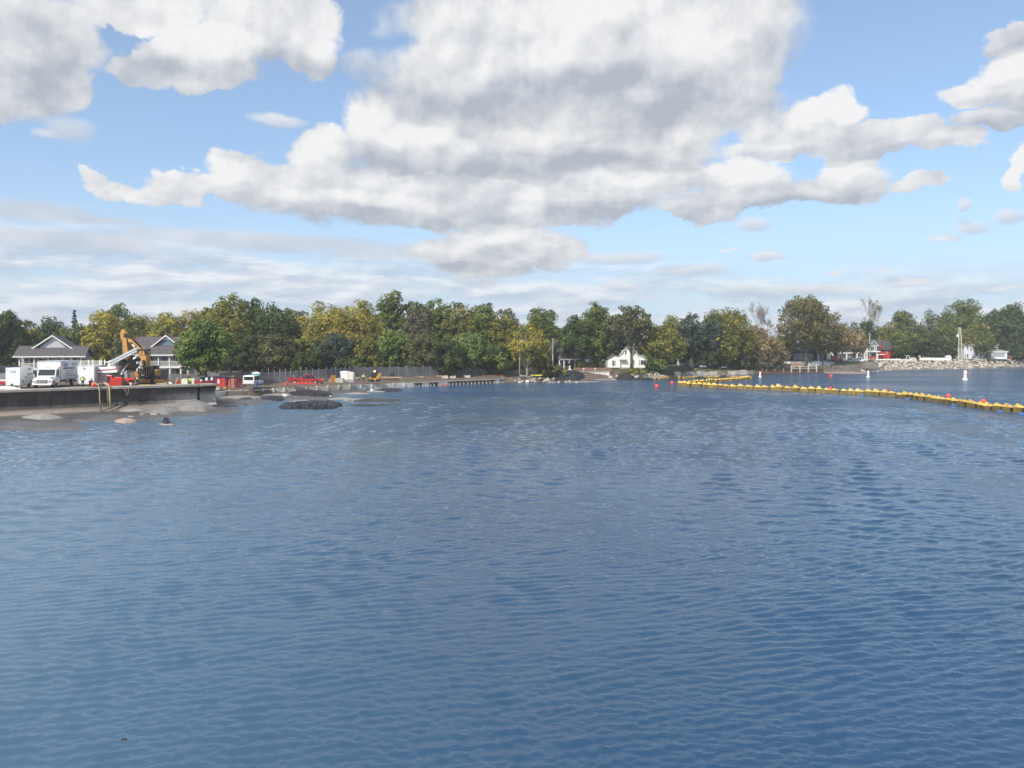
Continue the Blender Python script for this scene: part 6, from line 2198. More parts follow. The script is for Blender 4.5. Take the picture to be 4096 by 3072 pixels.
for i, s in enumerate(posts_sx):
    D = float(np.interp(s, fx, [a[1] for a in FL]))
    zt = Z(float(np.interp(s, fx, [a[2] for a in FL])), D)
    zb = gz(s, D) - 0.05
    p = Vector((X(s, D), D, zb))
    h = zt - zb
    ph_ = h + rf_.choice([0.1, 0.25, 0.55, 0.8]) * (1.0 if s < 1300 else 0.5)
    MB().tube([(p.x, p.y, zb), (p.x + rf_.uniform(-.05, .05), p.y, zb + ph_)], 0.06, 6).build('post', steel, fen)
    if prev is not None:
        a = prev
        w_ = rf_.uniform(-0.12, 0.12)
        n = 5
        vs, fs = [], []
        for k in range(n + 1):
            u = k / n
            sag = 0.10 * math.sin(math.pi * u) * rf_.uniform(0.3, 1)
            off = 0.12 * math.sin(math.pi * u) * w_ * 4
            x_, y_ = a[0].x + (p.x - a[0].x) * u, a[0].y + (p.y - a[0].y) * u
            z1 = a[0].z + 0.05 + (zb - a[0].z) * u
            z2 = a[1] + (zt - a[1]) * u - sag
            vs += [(x_, y_ + off - 0.07, z1), (x_, y_ + off - 0.07, z2)]
        fs = [(2 * k, 2 * k + 2, 2 * k + 3, 2 * k + 1) for k in range(n)]
        MB().add(vs, fs).build('wind_screen', screen_m, fen)
    prev = (p, zt)

# ================================================================== things on the building site
orange_net = mat('orange_safety_net', (0.62, 0.055, 0.030), 0.7, 0.2, 1.5)
barrier_red = mat('barrier_red', (0.50, 0.035, 0.035), 0.55, 0.15, 1.5)


def site(sx, sy, D):
    """spot on the site: keeps the picture position, sits on the ground"""
    return Loc(sx, sy, D)


def net(name, label, pts, slats, m, wob=0.12, cat='barrier'):
    """slatted plastic safety barrier along picture points (sx, bottom, top, D)"""
    D0 = pts[0][3]
    o = root(name, label, cat, pt(pts[0][0], pts[0][1], D0))
    P_ = [pt(a, b, d) - o.location for a, b, c, d in pts]
    Q_ = [pt(a, c, d) - o.location for a, b, c, d in pts]
    u_ = np.linspace(0, len(pts) - 1, slats + 1)
    g = lambda L_, u: L_[min(int(u), len(L_) - 2)].lerp(L_[min(int(u), len(L_) - 2) + 1], u - min(int(u), len(L_) - 2))
    rr_ = random.Random(len(label))
    bands = MB()
    for i in range(slats):
        a, b, c, d = g(P_, u_[i]), g(P_, u_[i + 1]), g(Q_, u_[i + 1]), g(Q_, u_[i])
        off = Vector((0, rr_.uniform(-wob, wob), 0))
        e = 0.13
        mb = MB()
        a2, b2, c2, d2 = a.lerp(b, e), b.lerp(a, e), c.lerp(d, e), d.lerp(c, e)
        th = Vector((0, 0.05, 0))
        mb.add([a2 + off, b2 + off, c2 + off, d2 + off, a2 + off + th, b2 + off + th, c2 + off + th, d2 + off + th],
               [(0, 1, 2, 3), (7, 6, 5, 4), (0, 4, 5, 1), (1, 5, 6, 2), (2, 6, 7, 3), (3, 7, 4, 0)])
        mb.build('slat', m, o)
        for v in (0.04, 0.35, 0.66, 0.95):
            bands.bar(a.lerp(d, v) + off, b.lerp(c, v) + off, 0.09, 0.05)
    bands.build('cross_band', m, o)
    return o


net('red_barrier', 'red plastic barrier on the wall top left of the seated man', [(705, 1535, 1525, 112), (731, 1535, 1524, 112)], 8, barrier_red)
net('red_barrier', 'red plastic barrier on the wall top right of the seated man', [(777, 1534, 1521, 112), (803, 1533, 1521, 112)], 8, barrier_red)
net('safety_fence', 'red and pink slatted safety fence in front of the blue container', [(803, 1533, 1522, 116), (850, 1532, 1518, 117), (870, 1532, 1514, 118)], 22, mat('barrier_pinkish', (0.52, 0.06, 0.10), 0.6, 0.3, 0.5))
net('safety_fence', 'orange-red slatted safety fence beside the notice board', [(860, 1548, 1512, 140), (880, 1548, 1513, 140), (902, 1548, 1514, 140)], 14, orange_net)
net('safety_fence', 'bulging faded pink-red safety net right of the notice board', [(906, 1546, 1524, 141), (925, 1551, 1513, 139), (944, 1551, 1516, 139), (962, 1548, 1530, 141)], 14, mat('faded_net', (0.50, 0.17, 0.15), 0.8, 0.2, 1), 0.2)
net('safety_fence', 'taller red net standing behind the bulging pink one', [(902, 1544, 1512, 144), (935, 1543, 1510, 144), (958, 1542, 1513, 144), (968, 1542, 1528, 144)], 16, orange_net)
net('safety_fence', 'tangle of orange safety net lying by the end of the fence', [(1895, 1511, 1503, 192), (1925, 1509, 1501, 193)], 8, orange_net, 0.2)
net('safety_fence', 'low strip of orange safety net on the bank right of the fence', [(1975, 1503, 1499, 196), (2010, 1502, 1498, 197)], 8, orange_net, 0.1)
q = Loc(840, 1536, 143)
bc = root('blue_container', 'long blue skip with dark rim behind the red safety fence', 'skip', q.o)
MB().prism([q.p(803, 1534), q.p(803, 1511), q.p(902, 1508), q.p(902, 1534)], -0.1, 2.0, 'y').build('body', mat('skip_blue', (0.03, 0.115, 0.33), 0.5, 0.12, 1), bc)
MB().prism([q.p(802, 1512), q.p(802, 1509), q.p(903, 1506), q.p(903, 1509)], -0.18, 2.05, 'y').build('rim', mat('skip_rim', (0.015, 0.05, 0.16), 0.5), bc)
for s in (820, 850, 880):
    MB().bx(q.x(s), q.x(s) + 0.1, -0.16, -0.1, 0.1, q.z(1512)).build('rib', MATS['skip_blue'], bc)
q = Loc(827, 1530, 117.5)
for lab, s, y, r in (('white round drum leaning on the red fence, largest of three', 827, 1517, 5.0), ('white drum standing by the red fence, right one of three', 848, 1516, 4.6), ('small white drum at the left end of the red fence', 805, 1522, 3.2)):
    qq = Loc(s, y + r * 1.3, 115.5)
    d_ = MB().lathe([(r * qq.k * 0.8, 0), (r * qq.k, 0.06), (r * qq.k, r * 2.3 * qq.k), (r * qq.k * 0.7, r * 2.6 * qq.k)], (0, 0, 0), 12).build('drum', white_paint, None, True)
    d_.location = qq.o
    tag(d_, lab, 'drum', 'white drums')
q = Loc(910, 1513, 143)
wbm = MB().prism([q.p(887, 1509), q.p(887, 1505), q.p(936, 1503), q.p(936, 1506)], -0.3, 0.3, 'y').build('timber_beam', mat('cream_timber', (0.50, 0.46, 0.33), 0.8, 0.15, 1))
wbm.location = q.o
tag(wbm, 'long cream timber beam lying across the top of the blue skip and red fence', 'beam')
q = Loc(873, 1536, 138.5)
nb = root('notice_board', 'white notice board with a red symbol on the orange safety fence', 'sign', q.o)
MB().bx(q.x(868), q.x(878), -0.03, 0.03, q.z(1533), q.z(1518)).build('board', white_paint, nb)
MB().bx(q.x(878), q.x(879.5), -0.04, 0.02, q.z(1534), q.z(1517)).bx(q.x(867), q.x(868), -0.04, 0.02, q.z(1534), q.z(1517)).build('frame', barrier_red, nb)
MB().lathe([(0.11, 0), (0.11, 0.01)], (0, -0.045, q.z(1523)), 10, 'y').build('symbol', grey_ink, nb)
MB().bx(-0.12, 0.12, -0.04, -0.031, q.z(1530), q.z(1528)).build('small_print', grey_ink, nb)
# concrete block pieces at the wall end
q = Loc(875, 1560, 134)
cbk = root('concrete_chamber', 'small grey concrete chamber behind the low wall beside the curved wall end', 'concrete block', q.o)
MB().bx(q.x(864), q.x(874), -0.4, 0.5, 0, q.z(1547)).build('chamber', concrete_pale, cbk)
MB().bx(q.x(874.5), q.x(882), -0.3, 0.5, 0, q.z(1548)).build('lid_slab', concrete, cbk)
q = Loc(901, 1558, 136)
yp = root('plate_compactor', 'small yellow-orange site machine behind the low wall', 'machine', q.o)
MB().bx(-0.28, 0.28, -0.2, 0.2, 0.08, 0.5).build('body', machine_yellow, yp, bevel=0.04)
MB().bx(-0.36, 0.36, -0.25, 0.25, 0, 0.08).build('plate', dark_metal, yp)
MB().bar((0.2, 0, 0.45), (0.55, 0, 0.75), 0.06).build('handle', dark_metal, yp)


# ---- pickups and cars
def pickup(name, label, loc, rz, m, L=5.6, Wd=1.95, H=1.85, extra=None, cat='pickup truck', bed=True, suv=False):
    """x = forward, origin under the middle; side profile extruded, wheels, glass"""
    o = root(name, label, cat, loc, rz)
    h = L / 2
    roof0, roof1 = (-0.05 * L, -0.30 * L) if not suv else (-0.02 * L, -0.46 * L)
    low = [(-h, 0.45), (-h, 0.98), (h * 0.42, 1.02), (h * 0.93, 0.94), (h, 0.80), (h, 0.42), (h * 0.70, 0.42), (h * 0.62, 0.75), (h * 0.48, 0.75), (h * 0.40, 0.36), (-h * 0.42, 0.36), (-h * 0.50, 0.75), (-h * 0.68, 0.75), (-h * 0.76, 0.45)]
    MB().prism(low, -Wd / 2, Wd / 2, 'y').build('body', m, o, bevel=0.05)
    back = -h * 0.12 if not suv else -h * 0.96
    cabp = [(h * 0.46, 1.0), (h * 0.20, H - 0.08), (h * 0.12, H), (back + 0.25, H), (back, H - 0.1), (back - (0.05 if not suv else 0.06), 1.0)]
    MB().prism(cabp, -Wd / 2 + 0.12, Wd / 2 - 0.12, 'y').build('cab', m, o, bevel=0.05)
    gl = MB()
    inner = [(h * 0.40, 1.06), (h * 0.19, H - 0.16), (back + 0.28, H - 0.16), (back + 0.12, 1.06)]
    gl.prism(inner, -Wd / 2 + 0.105, -Wd / 2 + 0.118, 'y').prism(inner, Wd / 2 - 0.118, Wd / 2 - 0.105, 'y')
    gl.build('side_window', glass_dark, o)
    T = MB()
    T.add([(h * 0.455, -Wd / 2 + 0.24, 1.06), (h * 0.455, Wd / 2 - 0.24, 1.06), (h * 0.225, Wd / 2 - 0.28, H - 0.13), (h * 0.225, -Wd / 2 + 0.28, H - 0.13)], [(0, 1, 2, 3)])
    T.v = [(x + 0.03, y, z) for x, y, z in T.v]
    T.build('windscreen', glass_dark, o)
    rw = MB().bx(back - 0.075, back - 0.06, -Wd / 2 + 0.3, Wd / 2 - 0.3, 1.15, H - 0.22)
    rw.build('rear_window', glass_dark, o)
    for sy_ in (-1, 1):
        for xx in (h * 0.55, -h * 0.59):
            y0 = sy_ * (Wd / 2 - 0.12) - 0.11
            w = MB().lathe([(0.26, 0), (0.36, 0.03), (0.36, 0.21), (0.26, 0.24)], (xx, y0, 0.36), 14, 'y').build('wheel', black_rubber, o, True)
            MB().lathe([(0.21, 0), (0.18, 0.02)], (xx, y0 - 0.02 if sy_ < 0 else y0 + 0.24, 0.36), 10, 'y').build('rim', steel, w)
        MB().bx(h - 0.02, h + 0.03, sy_ * (Wd / 2 - 0.28) - 0.16, sy_ * (Wd / 2 - 0.28) + 0.16, 0.68, 0.84).build('headlight', chrome, o)
        MB().bx(-h - 0.03, -h + 0.02, sy_ * (Wd / 2 - 0.14) - 0.1, sy_ * (Wd / 2 - 0.14) + 0.1, 0.66, 0.94).build('tail_light', barrier_red, o)
    MB().bx(h - 0.05, h + 0.10, -Wd / 2 + 0.03, Wd / 2 - 0.03, 0.42, 0.58).build('bumper', steel, o)
    MB().bx(-h - 0.12, -h + 0.03, -Wd / 2 + 0.03, Wd / 2 - 0.03, 0.42, 0.60).build('bumper', steel, o)
    MB().bx(h, h + 0.04, -0.42, 0.42, 0.60, 0.84).build('grille', dark_metal, o)
    if bed and not suv:
        b = MB()
        b.bx(-h + 0.06, back - 0.12, -Wd / 2 + 0.08, Wd / 2 - 0.08, 0.99, 1.005)
        b.build('bed_floor', dark_metal, o)
        s2 = MB()
        s2.bx(-h, back - 0.1, -Wd / 2, -Wd / 2 + 0.07, 0.98, 1.28).bx(-h, back - 0.1, Wd / 2 - 0.07, Wd / 2, 0.98, 1.28).bx(-h, -h + 0.07, -Wd / 2 + 0.07, Wd / 2 - 0.07, 0.98, 1.28)
        s2.build('bed_side', m, o)
    return o


def on_site(sx, sy, D):
    return (X(sx, D), D, Z(sy, D))


wt_ = pickup('suv', 'white pickup-like SUV seen from behind beside the blue barrel', on_site(1012, 1543, 139), R(92), white_paint, 5.4, 2.25, 2.0, suv=True, cat='car')
rp = pickup('pickup_truck', 'red pickup with black rack and gear in its bed, nose to the right', on_site(1225, 1536, 143), R(8), mat('pickup_red', (0.34, 0.018, 0.022), 0.4, 0.1, 0.8, coat=0.4), 6.6, 2.0, 1.9)
rk_ = MB()
for xx in (-2.6, -1.6, -0.7):
    for y in (-0.9, 0.9):
        rk_.bx(xx - 0.05, xx + 0.05, y - 0.05, y + 0.05, 1.28, 2.05)
for y in (-0.9, 0.9):
    rk_.bx(-2.7, -0.6, y - 0.05, y + 0.05, 2.05, 2.14)
rk_.build('rack', dark_metal, rp)
bx_ = MB()
rr = random.Random(8)
for k in range(6):
    a = -2.7 + 0.34 * k
    bx_.bx(a, a + 0.3, -0.7, 0.6, 1.01, 1.3 + rr.random() * 0.6)
bx_.build('tool_load', mat('gear_grey', (0.16, 0.16, 0.15), 0.7, 0.4, 2), rp)
fl_ = root('traffic_flags', 'low red board carrying small yellow lamps before the red pickup', 'barrier', on_site(1170, 1538, 138))
MB().bx(-0.2, 4.4, -0.08, 0.08, 0.05, 0.32).build('barrier_board', barrier_red, fl_)
for k in range(6):
    MB().ball((0.2 + 0.78 * k, -0.05, 0.42), 0.10, 8, 5).build('lamp', mat('lamp_yellow', (0.75, 0.5, 0.06), 0.4), fl_, True)
q = Loc(1142, 1539, 138)
co_ = root('traffic_cone', 'red cone-shaped net bundle left of the red pickup', 'cone', q.o)
MB().lathe([(0.34, 0), (0.30, 0.05), (0.16, 0.4), (0.05, 0.52)], (0, 0, 0), 10).build('cone', orange_net, co_)
MB().bx(-0.36, 0.36, -0.36, 0.36, -0.03, 0.02).build('base', black_rubber, co_)
q = Loc(1026, 1545, 133)
bb = root('barrel', 'blue plastic barrel standing behind the white SUV', 'barrel', q.o)
MB().lathe([(0.30, 0), (0.34, 0.05), (0.35, 0.3), (0.34, 0.33), (0.35, 0.36), (0.35, 0.72), (0.33, 0.86), (0.28, 0.88)], (0, 0, 0), 14).build('body', mat('barrel_blue', (0.03, 0.11, 0.27), 0.45), bb, True)
MB().lathe([(0.06, 0), (0.06, 0.05)], (0.12, 0, 0.87), 8).build('bung', white_trim, bb)


def toilet(label, sx, sy, D, body_m, roof_m, rz=0.0, w=1.25, h=2.25):
    o = root('portable_toilet', label, 'toilet cabin', on_site(sx, sy, D), rz)
    MB().bx(-w / 2, w / 2, -w / 2, w / 2, 0.05, h - 0.2).build('cabin', body_m, o, bevel=0.05)
    MB().prism([(-w / 2 - 0.03, h - 0.2), (-w / 2 + 0.05, h - 0.05), (-0.2, h + 0.08), (0.2, h + 0.08), (w / 2 - 0.05, h - 0.05), (w / 2 + 0.03, h - 0.2)], -w / 2 - 0.03, w / 2 + 0.03, 'y').build('roof', roof_m, o)
    MB().bx(-w * 0.36, w * 0.36, -w / 2 - 0.04, -w / 2 - 0.005, 0.15, h - 0.35).build('door', body_m, o)
    MB().bx(-w / 2 - 0.05, w / 2 + 0.05, -w / 2 - 0.05, w / 2 + 0.05, -0.1, 0.05).build('base', dark_metal, o)
    return o


toilet('teal portable toilet with white roof behind the white SUV', 1024, 1530, 140.2, mat('teal_plastic', (0.02, 0.30, 0.31), 0.5), white_paint, 0.3, 1.5, 1.9)
toilet('grey-green portable toilet seen through the fence right of the skid steer', 1577, 1514, 187, mat('pale_green_plastic', (0.20, 0.25, 0.22), 0.6), mat('pale_green_roof', (0.42, 0.46, 0.44), 0.6), 0.2, 1.9, 2.9)
q = Loc(1288, 1534, 143)
yb = root('waste_bin', 'yellow wheeled bin right of the red pickup', 'bin', q.o)
MB().prism([(-0.24, 0.1), (-0.32, 0.78), (0.32, 0.78), (0.24, 0.1)], -0.25, 0.25, 'y').build('body', mat('bin_yellow', (0.60, 0.40, 0.05), 0.5, 0.08, 2), yb)
MB().bx(-0.37, 0.37, -0.30, 0.30, 0.78, 0.88).build('lid', MATS['bin_yellow'], yb)
MB().lathe([(0.1, 0), (0.1, 0.5)], (-0.25, -0.2, 0.1), 8, 'x').build('wheel', black_rubber, yb)
q = Loc(1333, 1529, 150)
og = root('orange_crate', 'orange-brown stacked frames left of the pale pallets', 'crates', q.o)
for a in (1324, 1334):
    MB().bx(q.x(a), q.x(a + 8.4), -0.3, 0.3, 0, q.z(1502 if a < 1330 else 1501)).build('crate', mat('crate_orange', (0.36, 0.15, 0.03), 0.7, 0.2, 2), og, bevel=0.03)
MB().bx(q.x(1316), q.x(1324), -0.3, 0.3, 0, q.z(1515)).build('low_crate', timber, og)
q = Loc(1360, 1530, 150)
pals = root('pallet_stack', 'pale stacked slabs on pallets left of the white tank', 'pallets', q.o)
for k in range(5):
    MB().bx(q.x(1344), q.x(1375), -0.6, 0.6, 0.18 * k, 0.18 * k + 0.155).build('slab', mat('pale_slab', (0.45, 0.41, 0.34), 0.85, 0.12, 2), pals)
q = Loc(1391, 1529, 152)
tkk = root('white_tank', 'white wrapped tank in a cage, the brightest thing in front of the fence', 'tank', q.o)
MB().prism([q.p(1366, 1528), q.p(1366, 1494), q.p(1362, 1493), q.p(1364, 1487), q.p(1376, 1484), q.p(1392, 1484), q.p(1394, 1486), q.p(1394, 1528)], -0.8, 0.9, 'y').build('wrapped_block', white_paint, tkk, bevel=0.06)
MB().prism([q.p(1394.5, 1528), q.p(1394.5, 1486), q.p(1415, 1489), q.p(1417, 1494), q.p(1416, 1528)], -0.7, 0.9, 'y').build('wrapped_block', mat('cream_wrap', (0.62, 0.58, 0.50), 0.6, 0.05, 2), tkk, bevel=0.06)
cg = MB()
for s in np.linspace(1376, 1416, 8):
    cg.bx(q.x(s) - 0.03, q.x(s) + 0.03, -0.9, -0.84, 0.02, q.z(1518))
cg.bx(q.x(1375), q.x(1417), -0.9, -0.84, q.z(1519), q.z(1517))
cg.build('cage', steel, tkk)
q = Loc(1428, 1525, 156)
tb = root('work_table', 'dark work table right of the white tank', 'table', q.o)
MB().bx(q.x(1418), q.x(1439), -0.4, 0.4, q.z(1513), q.z(1509)).build('top', timber, tb)
for s in (1420, 1436):
    for y in (-0.35, 0.35):
        MB().bx(q.x(s) - 0.05, q.x(s) + 0.05, y - 0.05, y + 0.05, 0, q.z(1513)).build('leg', dark_metal, tb)
# skid steer
q = Loc(1500, 1527, 160)
sk = root('skid_steer', 'yellow and black skid steer loader with a lit beacon in front of the fence', 'loader', q.o, 0)
fs_ = lambda pts, a, b, nm, m: flat(MB(), pts, a, b, q).build(nm, m, sk)
fs_([(1486, 1519), (1488, 1496), (1492, 1488), (1506, 1488), (1509, 1500), (1508, 1520)], -0.75, 0.75, 'cab', dark_metal)
fs_([(1489, 1512), (1490, 1499), (1494, 1492), (1504, 1492), (1506, 1512)], -0.78, -0.755, 'window', glass_dark)
fs_([(1480, 1521), (1481, 1506), (1490, 1512), (1508, 1512), (1514, 1494), (1521, 1492), (1520, 1514), (1508, 1520)], -0.95, -0.79, 'lift_arm', machine_yellow)
fs_([(1480, 1521), (1481, 1506), (1490, 1512), (1508, 1512), (1514, 1494), (1521, 1492), (1520, 1514), (1508, 1520)], 0.79, 0.95, 'lift_arm', machine_yellow)
fs_([(1508, 1521), (1510, 1504), (1519, 1506), (1520, 1521)], -0.7, 0.7, 'engine_hood', machine_yellow)
fs_([(1476, 1527), (1478, 1516), (1486, 1516), (1488, 1526)], -1.0, 1.0, 'bucket', dark_metal)
for s in (1492, 1513):
    for y in (-1.0, 0.74):
        MB().lathe([(0.24, 0), (0.36, 0.03), (0.36, 0.23), (0.24, 0.26)], (q.x(s), y, 0.34), 12, 'y').build('wheel', black_rubber, sk, True)
bl = bpy.data.materials.new('lit_beacon')
bl.use_nodes = True
bl.node_tree.nodes['Principled BSDF'].inputs['Base Color'].default_value = (0.8, 0.25, 0.04, 1)
bl.node_tree.nodes['Principled BSDF'].inputs['Emission Color'].default_value = (1.0, 0.62, 0.25, 1)
bl.node_tree.nodes['Principled BSDF'].inputs['Emission Strength'].default_value = 4.0
MB().lathe([(0.17, 0), (0.17, 0.22), (0.10, 0.32)], (q.x(1499), -0.2, q.z(1488)), 10).build('beacon', bl, sk, True)

# ---- stacks of timber, pipes, blocks and dirt behind the low wall
rr = random.Random(21)
for lab, sx, sy, D, w, nn in (('stack of pale timbers lying in front of the fence right of the skid steer', 1560, 1511, 170, 5.2, 5),
                              ('short planks lying on the dirt by the third fence post group', 1682, 1509, 181, 1.8, 3),
                              ('pale boards lying on the dirt beside the two concrete heaps', 1770, 1506, 184, 2.6, 4)):
    o = root('timber_stack', lab, 'timber', on_site(sx, sy, D))
    for k in range(nn):
        MB().bx(-w / 2 + rr.uniform(-.3, .3), w / 2 + rr.uniform(-.3, .3), 0.22 * k - 0.5, 0.22 * k - 0.32, 0.02 + 0.05 * (k % 2), 0.16 + 0.05 * (k % 2)).build('board', mat('pale_board', (0.42, 0.31, 0.20), 0.85, 0.2, 2), o)
for lab, sx, sy, D, w, h in (('heap of white bags in front of the fence', 1780, 1515, 182, 1.5, 0.8), ('grey concrete block beside the heap of white bags', 1811, 1514, 184, 1.5, 0.7),
                             ('row of pale concrete blocks near the end of the fence', 1868, 1511, 187, 1.7, 0.75)):
    o = root('block_heap', lab, 'blocks', on_site(sx, sy, D))
    for k in range(4):
        MB().bx(-w / 2 + k * w / 4 + 0.02, -w / 2 + (k + 1) * w / 4 - 0.02, -0.4, 0.4, 0, h * rr.uniform(0.65, 1.05)).build('block', concrete_pale, o, bevel=0.05)
dh = mound(1838, 1500, 48, 12, 2.0, stone_dark, 'dirt_heap', 71, 0.0, 0.7)
dh.location = Vector(on_site(1845, 1508, 197))
dh.scale = (1.1, 0.25, 1.3)
tag(dh, 'grey heap seen through the last fence panels', 'heap')
q = Loc(1566, 1509, 172)
rl_ = root('cable_reel', 'dark round reel and frame in front of the fence right of the skid steer', 'reel', q.o)
MB().lathe([(0.55, 0), (0.55, 0.08), (0.2, 0.08), (0.2, 0.6), (0.55, 0.6), (0.55, 0.68)], (0.2, -0.3, 0.55), 14, 'y').build('reel', dark_metal, rl_)
MB().bar((-0.9, 0, 0), (-0.1, 0, 1.1), 0.1).bar((0.9, 0, 0), (0.3, 0, 1.1), 0.1).build('frame', dark_metal, rl_)
q = Loc(1608, 1523, 166)
gcan = root('green_can', 'small green can on the dirt behind the low wall', 'can', q.o)
MB().bx(-0.3, 0.3, -0.15, 0.15, 0, 0.22).build('body', mat('can_green', (0.03, 0.25, 0.10), 0.5), gcan, bevel=0.03)
MB().bx(-0.06, 0.06, -0.05, 0.05, 0.22, 0.3).build('cap', dark_metal, gcan)
q = Loc(1778, 1541, 172)
kayak = MB().prism([(-0.75, 0.05), (-0.5, 0.22), (0.5, 0.24), (0.8, 0.08), (0.5, 0.0), (-0.5, 0.0)], -0.2, 0.2, 'y').build('red_float', barrier_red, None, bevel=0.05)
kayak.location = q.o
tag(kayak, 'red float lying at the foot of the quay between the steel braces', 'float')
q = Loc(1932, 1500, 195)
hy = root('hydrant', 'small yellow post at the end of the orange net', 'post', q.o)
MB().lathe([(0.16, 0), (0.14, 0.5), (0.2, 0.6), (0.1, 0.75)], (0, 0, 0), 8).build('body', machine_yellow, hy, True)
MB().bx(-0.3, 0.3, -0.06, 0.06, 0.45, 0.58).build('outlet', machine_yellow, hy)
yk = root('yellow_skiff', 'yellow kayak lying on the rocks below the bare trees', 'kayak', on_site(2145, 1504, 196))
MB().prism([(-1.6, 0.15), (-1.2, 0.35), (1.2, 0.35), (1.6, 0.15), (1.1, 0.0), (-1.1, 0.0)], -0.3, 0.3, 'y').build('hull', mat('kayak_yellow', (0.62, 0.48, 0.08), 0.5), yk, bevel=0.06)
MB().bx(-0.5, 0.5, -0.18, 0.18, 0.351, 0.37).build('cockpit', dark_metal, yk)
lg = root('driftwood_log', 'grey driftwood trunk lying on the rocks at the stony point', 'log', on_site(2105, 1510, 193))
MB().tube([(-1.6, 0, 0.5), (-0.4, 0.1, 0.35), (1.8, -0.1, 0.05)], [0.16, 0.2, 0.14], 7).build('trunk', bark_pale, lg, True)
MB().tube([(-1.0, 0, 0.45), (-1.5, -0.1, 1.0)], [0.08, 0.04], 5).build('branch', bark_pale, lg)
wr_ = MB().ball((0, 0, 0.2), (0.55, 0.3, 0.35), 8, 5).build('white_barrel', white_paint, None, True)
wr_.location = (X(2110, 190), 190.0, 0.05)
tag(wr_, 'white barrel washed up among the rocks at the point', 'barrel')

# ================================================================== houses round the bay
def gsite(sx, D, dz=0.0):
    return (X(sx, D), D, gz(sx, D) + dz)


class Side:
    """house front drawn in picture units: x from sx, z from sy, front plane at local y = 0"""
    def __init__(s, o, sx, base, D):
        s.o, s.sx, s.base, s.k = o, sx, base, D / F

    def x(s, a):
        return (a - s.sx) * s.k

    def z(s, b):
        return (s.base - b) * s.k

    def poly(s, name, pts, y0, y1, m, bevel=0):
        return MB().prism([(s.x(a), s.z(b)) for a, b in pts], y0, y1, 'y').build(name, m, s.o, bevel=bevel)

    def box(s, name, a0, a1, b0, b1, y0, y1, m):
        return MB().bx(s.x(a0), s.x(a1), y0, y1, s.z(b1), s.z(b0)).build(name, m, s.o)

    def win(s, a0, a1, b0, b1, y, nx=1, ny=2, frame=None, glass=None, t=0.09):
        return window(s.o, TR((s.x(a0), y, s.z(b1))), (a1 - a0) * s.k, (b1 - b0) * s.k, nx, ny, frame, glass, t)


def gable_roof(o, x0, x1, ze, zr, y0, y1, m, trim, over=0.35, t=0.16):
    """ridge along y; x0..x1 eaves, apex in the middle"""
    xm = (x0 + x1) / 2
    sl = (zr - ze) / (xm - x0)
    a, b = x0 - over, x1 + over
    MB().prism([(a, ze - over * sl), (xm, zr), (b, ze - over * sl), (b, ze - over * sl + t), (xm, zr + t), (a, ze - over * sl + t)], y0 - over, y1 + over, 'y').build('roof', m, o)
    MB().prism([(a - .02, ze - over * sl - 0.08), (xm, zr - 0.08), (b + .02, ze - over * sl - 0.08), (b + .02, ze - over * sl + t + .05), (xm, zr + t + .06), (a - .02, ze - over * sl + t + .05)], y0 - over - 0.07, y0 - over - 0.003, 'y').build('rake_trim', trim, o)


# ---- white house in the middle, behind the oak
D = 226
z0 = Z(1474, D)
wh = root('white_house', 'cream-white house with green-grey shutters behind the big oak trunk', 'house', (X(2513, D), D, z0))
s = Side(wh, 2513, 1474, D)
s.box('wall', 2480, 2555, 1428, 1474, 0.0, 8.0, cream_siding)
s.poly('gable', [(2480, 1427.5), (2555, 1427.5), (2514, 1379)], 0.0, 0.2, cream_siding)
gable_roof(wh, s.x(2476), s.x(2556), s.z(1424), s.z(1376), 0.0, 8.0, shingle, white_trim)
s.poly('right_wing', [(2556, 1474), (2556, 1421), (2596, 1433), (2596, 1474)], -0.4, 5.5, cream_siding)
s.poly('wing_roof', [(2553, 1418), (2604, 1432), (2604, 1436), (2553, 1422)], -0.8, 6.0, mat('pale_metal_roof', (0.35, 0.36, 0.37), 0.6))
s.poly('left_wing', [(2430, 1470), (2430, 1434), (2456, 1421), (2479, 1426), (2479, 1470)], -0.9, 5.0, cream_siding)
s.poly('wing_roof', [(2425, 1434), (2456, 1418), (2484, 1424), (2484, 1428), (2456, 1422), (2428, 1437)], -1.2, 5.5, shingle)
s.poly('porch_roof', [(2474, 1438), (2478, 1424), (2498, 1424), (2502, 1438)], -1.6, -0.005, white_siding)
s.box('porch_floor', 2474, 2508, 1472, 1480, -1.7, -0.01, concrete)
for k in range(3):
    s.box('step', 2484 + k, 2506 - k, 1478 - 2.2 * k, 1480.5 - 2.2 * k, -2.6 + 0.3 * k, -1.71, concrete_pale)
door(wh, TR((s.x(2486), -0.004, s.z(1473))), 0.95, 2.05, white_trim)
shutter = mat('grey_green_shutter', (0.22, 0.27, 0.25), 0.6, 0.06, 2)
for (a0, a1, b0, b1, y, sh) in ((2447, 2455, 1442, 1462, -0.904, (2457, 2460.5)), (2526, 2531, 1440, 1457, -0.004, (2534, 2538.5)), (2562, 2583, 1441, 1459, -0.404, (2585, 2589)), (2488, 2494, 1402, 1418, -0.004, None), (2500, 2506, 1402, 1418, -0.004, None), (2534, 2539, 1408, 1420, -0.004, None)):
    s.win(a0, a1, b0, b1, y, 2 if a1 - a0 > 15 else 1, 1 if a1 - a0 > 15 else 2, glass=mat('blue_reflecting_glass', (0.02, 0.03, 0.06), 0.05, spec=0.9) if a1 - a0 > 15 else None)
    if sh:
        s.box('shutter', sh[0], sh[1], b0 - 1, b1 + 1, y - 0.06, y - 0.006, shutter)
s.box('shutter', 2555.5, 2559.5, 1440, 1460, -0.47, -0.406, shutter)
s.box('air_conditioner', 2525, 2531, 1458.5, 1463.5, -0.35, -0.01, white_trim)
